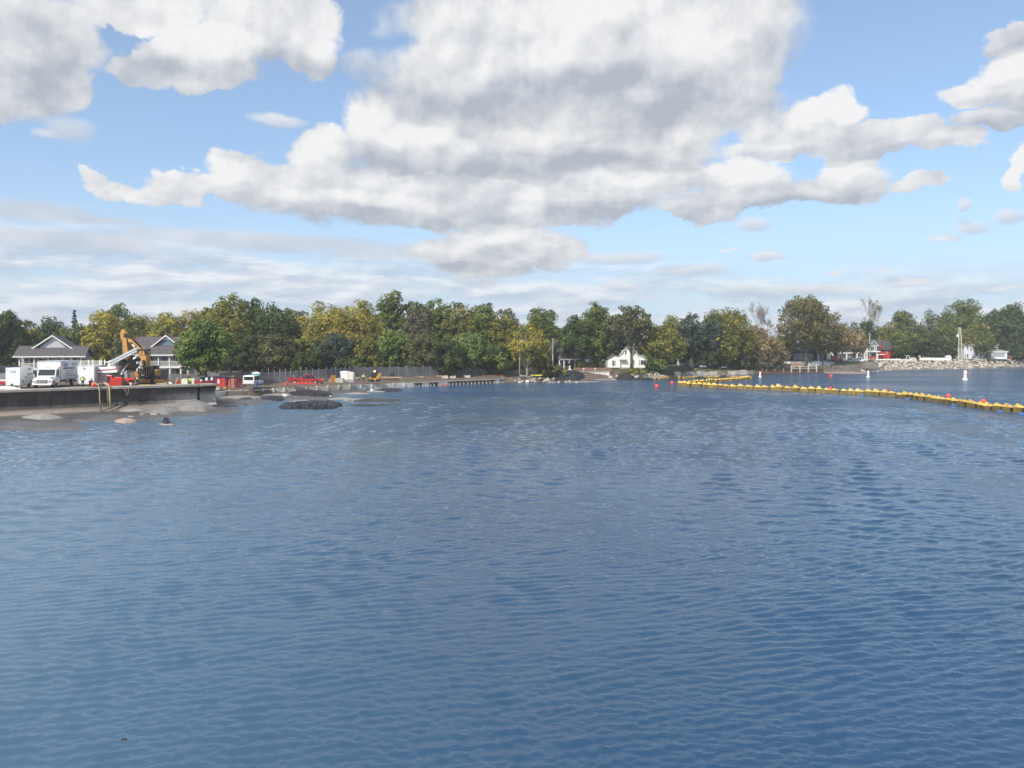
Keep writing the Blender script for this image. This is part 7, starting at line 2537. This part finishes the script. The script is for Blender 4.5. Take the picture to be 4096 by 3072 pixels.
MB().bx(s.x(2590), s.x(2595.9), -0.46, -0.402, s.z(1466), s.z(1438)).build('corner_glazing', window_glass, wh)
MB().bx(s.x(2482), s.x(2593), -0.42, -0.41, 0, 0.3).build('plinth', stone_dark, wh)
gl_ = root('garden_lamp', 'small lantern on a post before the white house', 'lamp post', (X(2564, 219), 219, gz(2564, 219)))
MB().tube([(0, 0, 0), (0, 0, 1.3)], 0.05, 6).build('post', white_trim, gl_)
MB().lathe([(0.10, 1.3), (0.2, 1.62), (0.22, 1.66), (0.03, 1.85)], (0, 0, 0), 6).build('lantern', mat('lantern_glass', (0.5, 0.5, 0.47), 0.3), gl_)
ab = root('garden_arbour', 'grey weathered garden arbour left of the white house', 'arbour', (X(2414, 218), 218, gz(2414, 218)))
for xx in (-0.75, 0.75):
    for y in (-0.3, 0.3):
        MB().bx(xx - 0.06, xx + 0.06, y - 0.06, y + 0.06, 0, 2.3).build('post', mat('grey_timber', (0.26, 0.26, 0.25), 0.9, 0.2, 2), ab)
MB().prism([(-0.95, 2.3), (0, 2.75), (0.95, 2.3), (0.95, 2.42), (0, 2.9), (-0.95, 2.42)], -0.45, 0.45, 'y').build('roof', MATS['grey_timber'], ab)
for k in range(6):
    MB().bx(-0.68, 0.68, 0.24, 0.28, 0.25 + 0.33 * k, 0.37 + 0.33 * k).build('slat', MATS['grey_timber'], ab)
hb_ = tree(2395, 1437, 36, 217, 'round', 'dark', 'clipped dark hedge between garden wall and grey arbour', 0.0, cat='shrub', name='shrub')
tree(2603, 1452, 40, 217, 'round', 'dark', 'small dark shrub at the right corner of the white house', 0.0, cat='shrub', name='shrub')
tree(2550, 1475, 70, 213, 'round', 'olive', 'low rough plants on the bank before the white house', 0.0, cat='shrub', name='shrub')

# ---- house with white porch columns, left of it
D = 220
ch_ = root('porch_house', 'shaded grey house with white porch columns under the dark trees', 'house', (X(2295, D), D, Z(1482, D)))
s = Side(ch_, 2295, 1482, D)
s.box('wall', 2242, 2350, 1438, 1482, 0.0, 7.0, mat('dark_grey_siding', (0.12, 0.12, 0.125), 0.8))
s.poly('roof', [(2236, 1437.8), (2256, 1391), (2330, 1391), (2356, 1437.8)], -1.8, 7.0, shingle)
s.box('fascia', 2236, 2356, 1436, 1440, -1.95, -1.81, siding_grey)
for a in (2236, 2254, 2276, 2300, 2346):
    s.box('column', a - 1.7, a + 1.7, 1441, 1481, -1.8, -1.5, white_trim)
s.box('porch_floor', 2234, 2352, 1479, 1484, -1.9, -0.005, concrete)
for a in (2262, 2286, 2312):
    s.win(a, a + 11, 1446, 1466, -0.004)
aw = s.poly('awning', [(2326, 1446), (2334, 1440), (2348, 1440), (2354, 1446)], -2.8, -1.96, white_siding)
ur = root('garden_statue', 'white pedestal ornament by the porch columns', 'ornament', (X(2279, 213), 213, gz(2279, 213)))
MB().lathe([(0.5, 0), (0.5, 0.25), (0.22, 0.35), (0.18, 1.0), (0.34, 1.25), (0.2, 1.3)], (0, 0, 0), 10).build('pedestal', white_trim, ur, True)
MB().bx(-0.7, 0.7, -0.3, 0.3, 0.02, 0.24).build('bench', white_trim, ur)

# ---- small garage, cars under the trees
D = 248
ga = root('garage', 'small white garage with dark roof behind the utility pole', 'garage', gsite(2748, D))
s = Side(ga, 2748, 1390 + (HC - gz(2748, D)) * F / D, D)
s.poly('wall', [(2722, s.base), (2722, 1428), (2738, 1421), (2775, 1433), (2775, s.base)], 0, 5, white_siding)
s.poly('roof', [(2718, 1428), (2738, 1418), (2779, 1432), (2779, 1436), (2738, 1422), (2720, 1431)], -0.4, 5.4, white_trim)
s.box('door', 2745, 2768, 1441, s.base, -0.05, -0.004, mat('garage_door_white', (0.55, 0.57, 0.60), 0.6))
for k in range(3):
    s.box('door_rib', 2745, 2768, 1445 + 5 * k, 1446 + 5 * k, -0.08, -0.052, white_trim)
sh = root('white_shed', 'low white shed roof glimpsed under the broad yellow-green tree', 'shed', gsite(2857, 252))
MB().bx(-1.1, 1.1, 0, 2.2, 0, 2.0).build('wall', white_siding, sh)
MB().prism([(-1.3, 2.0), (0, 2.55), (1.3, 2.0), (1.3, 2.12), (0, 2.7), (-1.3, 2.12)], -0.2, 2.4, 'y').build('roof', white_trim, sh)
pickup('parked_van', 'pale blue-white parked car facing the water under the trees', gsite(2808, 244), R(-95), mat('pale_blue_paint', (0.40, 0.45, 0.50), 0.35, 0.05, 1, coat=0.5), 4.6, 1.95, 1.75, suv=True, cat='car')
pickup('parked_car', 'dark car parked in deep shade left of the tan willow', gsite(2878, 246), R(-70), mat('dark_car_paint', (0.03, 0.03, 0.035), 0.35, coat=0.5), 4.5, 1.85, 1.6, suv=True, cat='car')
kg = MB().ball((0, 0, 0.4), (0.42, 0.35, 0.42), 8, 6).build('white_boulder', stone, None)
kg.location = gsite(2785, 236)
tag(kg, 'single white boulder on the grass by the utility pole foot', 'boulder')


# ---- utility poles and wires
def pole(label, sx, top, D, foot_sx=None, arm=True, box=False, r=0.16):
    zb = gz(sx, D)
    h = Z(top, D) - zb
    o = root('utility_pole', label, 'utility pole', (X(foot_sx or sx, D), D, zb))
    lean = X(sx, D) - X(foot_sx or sx, D)
    MB().tube([(0, 0, -0.2), (lean, 0, h)], [r * 1.2, r * 0.8], 8).build('pole', mat('pole_wood', (0.46, 0.43, 0.37), 0.9, 0.15, 1, stretch=(1, 1, .2)), o)
    if arm:
        MB().bx(lean - 0.9, lean + 0.9, -0.08, 0.08, h - 0.9, h - 0.75).build('crossarm', timber, o)
        for xx in (-0.8, 0, 0.8):
            MB().lathe([(0.05, 0), (0.06, 0.14), (0.03, 0.2)], (lean + xx, 0, h - 0.75), 6).build('insulator', white_trim, o)
    if box:
        MB().lathe([(0.36, 0), (0.38, 0.1), (0.38, 1.0), (0.30, 1.1)], (-0.5, -0.1, h * 0.72), 10).build('transformer', white_trim, o)
    return Vector((X(sx, D), D, zb + h))


tops = [pole('pale utility pole at the stony point left of the porch columns', 2211, 1353, 208, arm=False),
        pole('utility pole whose top shows among the dark trees left of the white house', 2417, 1344, 236),
        pole('utility pole standing right of the rounded yellow-green tree', 2771, 1345, 243),
        pole('grey pole in front of the navy house', 3202, 1386, 283, arm=False),
        pole('slim pole in front of the white gabled house', 3479, 1332, 319, arm=False, r=0.17),
        pole('upright pole with white transformer, left one of the crossed pair', 3836, 1308, 318, 3834, False, True, 0.26),
        pole('leaning pole, right one of the crossed pair', 3842, 1310, 317, 3850, False, False, 0.26),
        ]
wm = mat('wire_grey', (0.10, 0.10, 0.11), 0.6)
for lab, a, b, dz, sag in (('wire strung from the treetop pole to the pole by the garage', tops[1], tops[2], 3.0, 0.8), ('wire strung from the garage pole to the navy house pole', tops[2], tops[3], 3.2, 1.0),
                           ('wire strung from the navy house pole to the slim pole', tops[3], tops[4], 0.6, 1.0), ('long wire strung from the slim pole to the crossed poles', tops[4], tops[5], 3.6, 1.5),
                           ('wire running off right from the crossed poles', tops[6], Vector((X(4200, 345), 345, tops[6].z - 1.5)), 3.2, 1.0)):
    pts = [a.lerp(b, u) - Vector((0, 0, dz + sag * 4 * u * (1 - u))) for u in np.linspace(0, 1, 9)]
    o = MB().tube([p - pts[0] for p in pts], 0.045, 4).build('wire', wm)
    o.location = pts[0]
    tag(o, lab, 'wire', 'overhead wires')

# ---- navy house
D = 292
nh = root('navy_house', 'dark navy two-storey house with white windows behind the rust maple', 'house', (X(3190, D), D, Z(1447, D)))
s = Side(nh, 3190, 1447, D)
s.box('wall', 3112, 3264, 1378, 1447, 0, 9, navy_siding)
s.poly('gable', [(3112, 1377.8), (3176, 1377.8), (3140, 1350)], 0.0, 0.2, navy_siding)
gable_roof(nh, s.x(3096), s.x(3184), s.z(1390), s.z(1346), 0, 9, shingle, white_trim, 0.4)
s.poly('gable', [(3180, 1377.8), (3264, 1377.8), (3222, 1344)], 0.0, 0.2, navy_siding)
gable_roof(nh, s.x(3180), s.x(3264), s.z(1378), s.z(1342), 0.3, 9, shingle, white_trim, 0.5)
for (a0, a1, b0, b1, nx, ny) in ((3128.5, 3140, 1418, 1428, 3, 1), (3151, 3159, 1417.5, 1444, 1, 4), (3150, 3158, 1384, 1398, 1, 2), (3176.5, 3197, 1417, 1444.5, 3, 3), (3207, 3232, 1417, 1444.5, 3, 2),
                                 (3182, 3195, 1389, 1397, 2, 1), (3207, 3224, 1384, 1397, 2, 1), (3239, 3248, 1418, 1440, 1, 2), (3138, 3144, 1372, 1382, 1, 1)):
    s.win(a0, a1, b0, b1, -0.004, nx, ny, t=0.16)
s.poly('porch_roof', [(3262, 1412), (3270, 1396), (3306, 1396), (3310, 1412)], -2.5, 2.0, shingle)
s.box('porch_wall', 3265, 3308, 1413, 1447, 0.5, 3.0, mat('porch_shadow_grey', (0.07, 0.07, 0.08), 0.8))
for a in (3264, 3300):
    s.box('post', a - 2, a + 2, 1412, 1447, -2.3, -1.9, white_trim)
s.win(3272, 3294, 1418, 1436, 0.496, 2, 1)
# ---- long porch house between navy and gabled ones
D = 316
lp = root('veranda_house', 'grey house with long white-columned veranda behind the olive-tan tree', 'house', (X(3380, D), D, Z(1441, D)))
s = Side(lp, 3380, 1441, D)
s.box('wall', 3312, 3450, 1402, 1441, 0, 8, siding_grey)
s.poly('roof', [(3308, 1412), (3330, 1372), (3436, 1372), (3454, 1412), (3454, 1408), (3436, 1368), (3330, 1368), (3308, 1408)][0:4], -2.2, 8, shingle)
s.box('fascia', 3306, 3456, 1410, 1414, -2.35, -2.21, white_trim)
for a in (3311, 3322, 3336, 3378, 3419, 3450):
    s.box('column', a - 2.0, a + 2.0, 1414, 1440, -2.2, -1.8, white_trim)
s.box('porch_floor', 3306, 3456, 1438, 1443, -2.3, -0.005, white_siding)
door(lp, TR((s.x(3395), -0.004, s.z(1440))), 0.9, 2.0, white_trim)
for a in (3324, 3345, 3358, 3384, 3408, 3428):
    s.win(a, a + 7, 1419, 1434, -0.004, t=0.14)
for a in (3350, 3405):
    s.poly('dormer', [(a - 9, 1400), (a + 9, 1400), (a, 1382)], -1.2, 3.0, white_siding)
# ---- white gabled house with red barn
D = 324
gh = root('gabled_house', 'white-trimmed grey house with small front gable and two-storey porch', 'house', (X(3480, D), D, Z(1440, D)))
s = Side(gh, 3480, 1440, D)
s.box('wall', 3455, 3510, 1380, 1440, 0.0, 7, siding_grey)
s.poly('main_roof', [(3440, 1383), (3446, 1357), (3512, 1357), (3518, 1383)], 0.6, 8, shingle)
s.poly('gable', [(3472, 1381), (3502, 1381), (3486, 1367)], -1.8, -1.5, siding_blue)
gable_roof(gh, s.x(3472), s.x(3502), s.z(1379.5), s.z(1365), -1.8, 3, shingle, white_trim, 0.3)
s.box('cornice', 3458, 3508, 1382, 1385, -1.9, -0.005, white_trim)
for a in (3461, 3474, 3490, 3497):
    s.box('upper_post', a - 1.2, a + 1.2, 1385, 1404, -1.8, -1.5, white_trim)
s.box('porch_roof', 3450, 3512, 1404, 1408.5, -2.2, -0.005, white_trim)
for a in (3460, 3499):
    s.box('column', a - 2, a + 2, 1408.5, 1440, -2.0, -1.6, white_trim)
s.box('lean_to_roof', 3501, 3531, 1416, 1419, -1.6, 1.0, white_trim)
s.box('post', 3504, 3506.5, 1419, 1440, -1.5, -1.3, white_trim)
for (a0, a1, b0, b1) in ((3466, 3471, 1388, 1402), (3481, 3487, 1388, 1402), (3466, 3473, 1413, 1435), (3478, 3484, 1413, 1435), (3488, 3494, 1413, 1435)):
    s.win(a0, a1, b0, b1, -0.004, 1, 2, t=0.13)
D = 326
rbn = root('red_barn', 'bright red house wing under a big grey roof right of the gabled house', 'barn', (X(3540, D), D, Z(1434, D)))
s = Side(rbn, 3540, 1434, D)
s.box('wall', 3523, 3561.5, 1399, 1434, 0, 6, red_siding)
s.poly('roof', [(3509, 1400), (3509, 1359), (3559, 1364), (3564, 1400)], -0.4, 6.5, shingle)
s.box('eave', 3520, 3563, 1399, 1402, -0.52, -0.41, dark_metal)
s.win(3541.5, 3549, 1406, 1416, -0.004, 2, 1, t=0.10)
s.poly('chimney', [(3515, 1381), (3519, 1379), (3525, 1387), (3524, 1393), (3518, 1392)], -0.8, -0.41, red_siding)
s.box('door', 3528, 3534, 1418, 1434, -0.05, -0.004, door_red)

# ---- white fences along the road
wfm = mat('vinyl_fence_white', (0.80, 0.80, 0.79), 0.4, 0.03, 1)


def white_fence(label, sx0, sx1, sy0, sy1, h, D, n):
    o = root('white_fence', label, 'fence', pt(sx0, sy0, D))
    for i in range(n + 1):
        u = i / n
        p = pt(sx0 + (sx1 - sx0) * u, sy0 + (sy1 - sy0) * u, D) - o.location
        MB().bx(p.x - 0.08, p.x + 0.08, -0.08, 0.08, p.z - 0.6, p.z + h + 0.15).build('post', wfm, o)
        MB().prism([(p.x - 0.1, p.z + h + 0.15), (p.x, p.z + h + 0.3), (p.x + 0.1, p.z + h + 0.15)], -0.1, 0.1, 'y').build('post_cap', wfm, o)
        if i < n:
            q_ = pt(sx0 + (sx1 - sx0) * (i + 1) / n, sy0 + (sy1 - sy0) * (i + 1) / n, D) - o.location
            MB().add([(p.x + .08, -0.02, p.z - .5), (q_.x - .08, -0.02, q_.z - .5), (q_.x - .08, -0.02, q_.z + h), (p.x + .08, -0.02, p.z + h), (p.x + .08, 0.02, p.z - .5), (q_.x - .08, 0.02, q_.z - .5), (q_.x - .08, 0.02, q_.z + h), (p.x + .08, 0.02, p.z + h)],
                     [(0, 1, 2, 3), (7, 6, 5, 4), (0, 4, 5, 1), (1, 5, 6, 2), (2, 6, 7, 3), (3, 7, 4, 0)]).build('panel', wfm, o)
    return o


white_fence('low white fence before the veranda house, left-hand stretch', 3308, 3456, 1447, 1445, 0.75, 306, 9)
white_fence('white fence on top of the boulder bank left of the white work truck', 3505, 3602, 1445, 1443, 0.85, 311, 6)
white_fence('white fence on top of the boulder bank right of the dark bush', 3680, 3804, 1441, 1440, 0.95, 317, 7)
pk = root('picket_fence', 'short row of white pickets rising behind the white fence', 'fence', pt(3684, 1434, 321))
for k in range(6):
    MB().bx(X(3684 + 11 * k, 321) - X(3684, 321) - 0.09, X(3684 + 11 * k, 321) - X(3684, 321) + 0.09, -0.05, 0.05, -0.6, 0.85).build('picket', wfm, pk)
MB().bx(0, X(3739, 321) - X(3684, 321), 0.051, 0.09, 0.25, 0.36).build('rail', wfm, pk)
MB().bx(0, X(3739, 321) - X(3684, 321), 0.051, 0.09, -0.3, -0.19).build('rail', wfm, pk)
gp = root('gate_post', 'thick white gate post between bush and right white fence', 'gate post', pt(3678, 1441, 316))
MB().bx(-0.3, 0.3, -0.3, 0.3, -0.6, 1.5).build('pillar', wfm, gp)
MB().prism([(-0.36, 1.5), (0, 2.0), (0.36, 1.5)], -0.36, 0.36, 'y').build('cap', wfm, gp)
tree(3655, 1430, 44, 316, 'round', 'dark', 'low dark bush between white work truck and gate post', 0.0, cat='shrub', name='shrub')
wtk = pickup('work_truck', 'white work truck with tan load bed parked behind the boulder bank', (X(3630, 313), 313, Z(1446, 313)), R(184), white_paint, 6.0, 2.1, 2.5, cat='pickup truck')
MB().bx(-2.9, -0.5, -0.9, 0.9, 1.30, 1.75).build('load_box', mat('tan_load', (0.42, 0.34, 0.24), 0.8), wtk)
cpb = root('covered_boat', 'small white-topped teal boat on a trailer behind the white fence', 'boat', (X(3792, 322), 322, Z(1437, 322)))
MB().prism([(-1.15, 0.75), (-0.95, 0.15), (0.95, 0.15), (1.2, 0.75)], -0.8, 0.8, 'y').build('hull', mat('teal_hull', (0.03, 0.14, 0.19), 0.4), cpb)
MB().prism([(-1.15, 0.76), (1.15, 0.76), (0.85, 1.45), (0.2, 1.72), (-0.5, 1.62), (-1.0, 1.2)], -0.8, 0.8, 'y').build('cover', white_paint, cpb, bevel=0.1)

# ---- far right house
D = 334
fr_ = root('hip_roofed_house', 'white house with two hipped roofs and glazed porch near the right edge', 'house', (X(3940, D), D, Z(1436, D)))
s = Side(fr_, 3940, 1436, D)
lb = MB()
xa, xb, xc = s.x(3869), s.x(3895), s.x(3916)
# left block is turned: its left side is seen too
lb.prism([(xa, 2.5), (xb, 0.0), (xc, 2.2), (xc, 8.0), (xa, 8.0)], 0, s.z(1381), 'z')
lb.build('left_block', mat('shade_tinted_white_siding', (0.60, 0.63, 0.68), 0.7, 0.04, 1.5), fr_)  # bluish shade of the left side put into the siding colour
rfm = mat('light_grey_shingle', (0.26, 0.26, 0.28), 0.9, 0.15, 3)
rh = MB()
ze, zr_ = s.z(1381.5), s.z(1362)
e_ = 0.5
rh.add([(xa - e_, 2.3, ze), (xb, -e_, ze), (xc + e_, 2.0, ze), (xc + e_, 8.5, ze), (xa - e_, 8.5, ze), (xb - 0.4, 4.0, zr_), (xb + 1.2, 4.4, zr_)],
       [(0, 1, 5), (1, 2, 6, 5), (2, 3, 6), (3, 4, 5, 6), (4, 0, 5), (4, 3, 2, 1, 0)])
rh.build('hip_roof', rfm, fr_)
dvec = Vector((xb - xa, -2.5, 0)).normalized()
ang = math.atan2(dvec.y, dvec.x)
for zz in (s.z(1431), s.z(1397)):
    window(fr_, TR((xa + 0.9, 1.73 - 0.06, zz)) @ Matrix.Rotation(ang, 4, 'Z'), 0.55, 1.55 if zz < 2 else 1.35, 1, 2, t=0.07)
s.box('entry_porch', 3916.5, 3933, 1407, 1435, 0.4, 3.5, white_siding)
s.win(3921, 3930, 1414, 1428, 0.396, 2, 1)
s.box('right_block', 3960, 4004, 1379, 1436, 2.0, 9, white_siding)
rh = MB()
a, b = s.x(3955), s.x(4008)
ze, zr_ = s.z(1380), s.z(1364)
rh.add([(a, 1.5, ze), (b, 1.5, ze), (b, 9.5, ze), (a, 9.5, ze), (a + 2.4, 5, zr_), (b - 2.4, 5, zr_)], [(0, 1, 5, 4), (1, 2, 5), (2, 3, 4, 5), (3, 0, 4), (3, 2, 1, 0)])
rh.build('hip_roof', rfm, fr_)
MB().add([(s.x(3954), -1.5, s.z(1408)), (s.x(4024), -1.5, s.z(1408)), (s.x(4024), -1.5, s.z(1405)), (s.x(3954), -1.5, s.z(1405)), (s.x(3962), 2.0, s.z(1398)), (s.x(4016), 2.0, s.z(1398)), (s.x(3954), 2.0, s.z(1408)), (s.x(4024), 2.0, s.z(1408))],
         [(0, 1, 2, 3), (3, 2, 5, 4), (0, 3, 4, 6), (1, 7, 5, 2), (0, 6, 7, 1)]).build('porch_roof', rfm, fr_)
s.box('porch_fascia', 3954, 4024, 1406, 1409.5, -1.65, -1.51, white_trim)
s.box('glazed_porch', 3957, 4021, 1409.6, 1436, -1.2, 1.99, white_siding)
s.win(3964, 4011, 1413, 1428, -1.204, 7, 1, glass=mat('curtained_glass', (0.30, 0.31, 0.33), 0.3))
s.win(3976, 3982, 1384, 1394, 1.996)
sd = root('brown_shed', 'small brown timber shed right of the glazed porch', 'shed', (X(4040, 334), 334, Z(1437, 334)))
MB().bx(-1.3, 1.1, 0, 2, 0, 1.55).build('wall', mat('brown_boards', (0.14, 0.07, 0.05), 0.85, 0.2, 2), sd)
MB().prism([(-1.5, 1.55), (-0.1, 1.95), (1.3, 1.55), (1.3, 1.68), (-0.1, 2.1), (-1.5, 1.68)], -0.2, 2.2, 'y').build('roof', shingle, sd)
for lab, sx, h in (('weathered stump-like post right of the crossed poles', 3862, 2.3), ('short weathered post left of the crossed poles', 3824, 1.7)):
    o = MB().tube([(0, 0, -.3), (-0.25 if h > 2 else 0.1, 0, h)], [0.22, 0.14], 7).build('old_post', timber)
    o.location = pt(sx, 1437, 324)
    tag(o, lab, 'post')

# ---- vehicles on the stone quay
pickup('pickup_truck', 'dark maroon pickup at the left end of the stone quay', gsite(3322, 284), R(176), mat('maroon_paint', (0.06, 0.012, 0.015), 0.3, 0.1, 1, coat=0.5), 5.2, 1.9, 1.75)
rt = root('red_tractor', 'bright red utility machine behind the maroon pickup on the quay', 'tractor', gsite(3349, 291, 0.2))
MB().prism([(-2.2, 0.9), (-2.1, 1.9), (-0.4, 1.95), (-0.3, 1.2), (0.3, 1.2), (0.4, 1.55), (2.0, 1.5), (2.1, 0.7), (1.0, 0.5), (-1.6, 0.5)], -0.8, 0.8, 'y').build('body', mat('tractor_red', (0.66, 0.05, 0.03), 0.4, 0.06, 1, coat=0.2), rt, bevel=0.06)
MB().prism([(-2.15, 1.92), (-2.2, 2.5), (-0.5, 2.5), (-0.4, 1.97)], -0.7, 0.7, 'y').build('canopy', MATS['tractor_red'], rt)
for xx, r in ((-1.3, 0.6), (1.3, 0.42)):
    for y in (-0.95, 0.7):
        MB().lathe([(r * 0.7, 0), (r, 0.04), (r, 0.24), (r * 0.7, 0.28)], (xx, y, r - 0.2), 14, 'y').build('wheel', black_rubber, rt, True)
silver = mat('silver_paint', (0.40, 0.42, 0.44), 0.35, 0.06, 1, coat=0.4)
pickup('pickup_truck', 'silver pickup on the stone quay, left one of the pair by the pier head', gsite(3398, 287), R(4), silver, 5.4, 1.9, 1.8)
pickup('pickup_truck', 'white and dark pickup on the stone quay nearest the pier head', gsite(3440, 288), R(183), mat('two_tone_white', (0.62, 0.63, 0.64), 0.35, 0.05, 1, coat=0.4), 5.2, 1.9, 1.95)
rk2 = MB().bx(-1.6, 1.2, -0.7, 0.7, 0, 0.8).build('red_crate', barrier_red)
rk2.location = gsite(3492, 316, 0.6)
tag(rk2, 'red crate on the porch edge of the gabled house', 'crate')

# ---- works behind the sheet piling
sf = root('silt_fence', 'grey fabric silt fence below the navy house', 'fence', pt(3150, 1457, 272))
for i in range(9):
    a, b = X(3150 + 12 * i, 272) - X(3150, 272), X(3162 + 12 * i, 272) - X(3150, 272)
    MB().bx(a + 0.03, b - 0.03, -0.02, 0.02, -0.5, 0.95 + random.uniform(-.1, .1)).build('panel', mat('silt_fabric', (0.28, 0.29, 0.31), 0.85, 0.15, 2), sf)
    MB().bx(a - 0.04, a + 0.03, -0.06, 0.06, -0.5, 1.2).build('stake', timber, sf)
for lab, args, pos, sc in (('heap of orange-brown earth behind the mooring rail', (3170, 1500, 30, 9, 1.25, mat('orange_earth', (0.30, 0.19, 0.12), 0.95, 0.2, 1), 'earth_heap', 81, 0, 0.8), (3170, 266, 0.0), (1, .35, 1)),
                           ('white bulky sheeting heaped before the navy house', (3125, 1500, 40, 9, 1.5, white_trim, 'sheeting_heap', 82, 0.3, 0.6), (3122, 267, 0.1), (1, .3, 1)),
                           ('grey and white sheeting heap left of the maroon pickup', (3278, 1500, 38, 9, 1.5, mat('grey_white_sheet', (0.45, 0.46, 0.48), 0.7, 0.3, 1), 'sheeting_heap', 83, 0.4, 0.6), (3276, 276, 0.0), (1, .3, 1))):
    o = mound(*args)
    o.location = gsite(pos[0], pos[1], pos[2])
    o.scale = sc
    tag(o, lab, 'heap')
for lab, sx, sy in (('white rail fence stub under the tan willow', 3010, 1462),):
    o = root('rail_stub', lab, 'fence', pt(sx, sy, 262))
    MB().bx(-1.6, 1.6, -0.05, 0.05, 0.5, 0.9).build('board', white_trim, o)
    for xx in (-1.5, 0, 1.5):
        MB().bx(xx - 0.07, xx + 0.07, -0.12, -0.051, -0.6, 1.0).build('post', white_trim, o)
tree(2300, 1455, 60, 216.5, 'round', 'dark', 'dark shrub in front of the porch columns', 0.0, cat='shrub', name='shrub')
tree(2325, 1440, 45, 216.5, 'round', 'green', 'small green tree standing by the awning of the shaded porch', 0.0, cat='shrub', name='shrub')

# ================================================================== thin autumn haze over the bay
hz = MB().bx(-9000, 9000, -150, 7000, -2.2, 44).build('haze', mat('placeholder_air', (1, 1, 1)))
hm = bpy.data.materials.new('haze_air')
hm.use_nodes = True
for n in list(hm.node_tree.nodes):
    hm.node_tree.nodes.remove(n)
ho = hm.node_tree.nodes.new('ShaderNodeOutputMaterial')
hv = hm.node_tree.nodes.new('ShaderNodeVolumePrincipled')
hv.inputs['Color'].default_value = (0.93, 0.96, 1.0, 1)
hv.inputs['Density'].default_value = 0.00034
hv.inputs['Anisotropy'].default_value = 0.2
hm.node_tree.links.new(hv.outputs[0], ho.inputs['Volume'])
hz.data.materials.clear()
hz.data.materials.append(hm)
tag(hz, kind='stuff')
scene.cycles.volume_bounces = 0
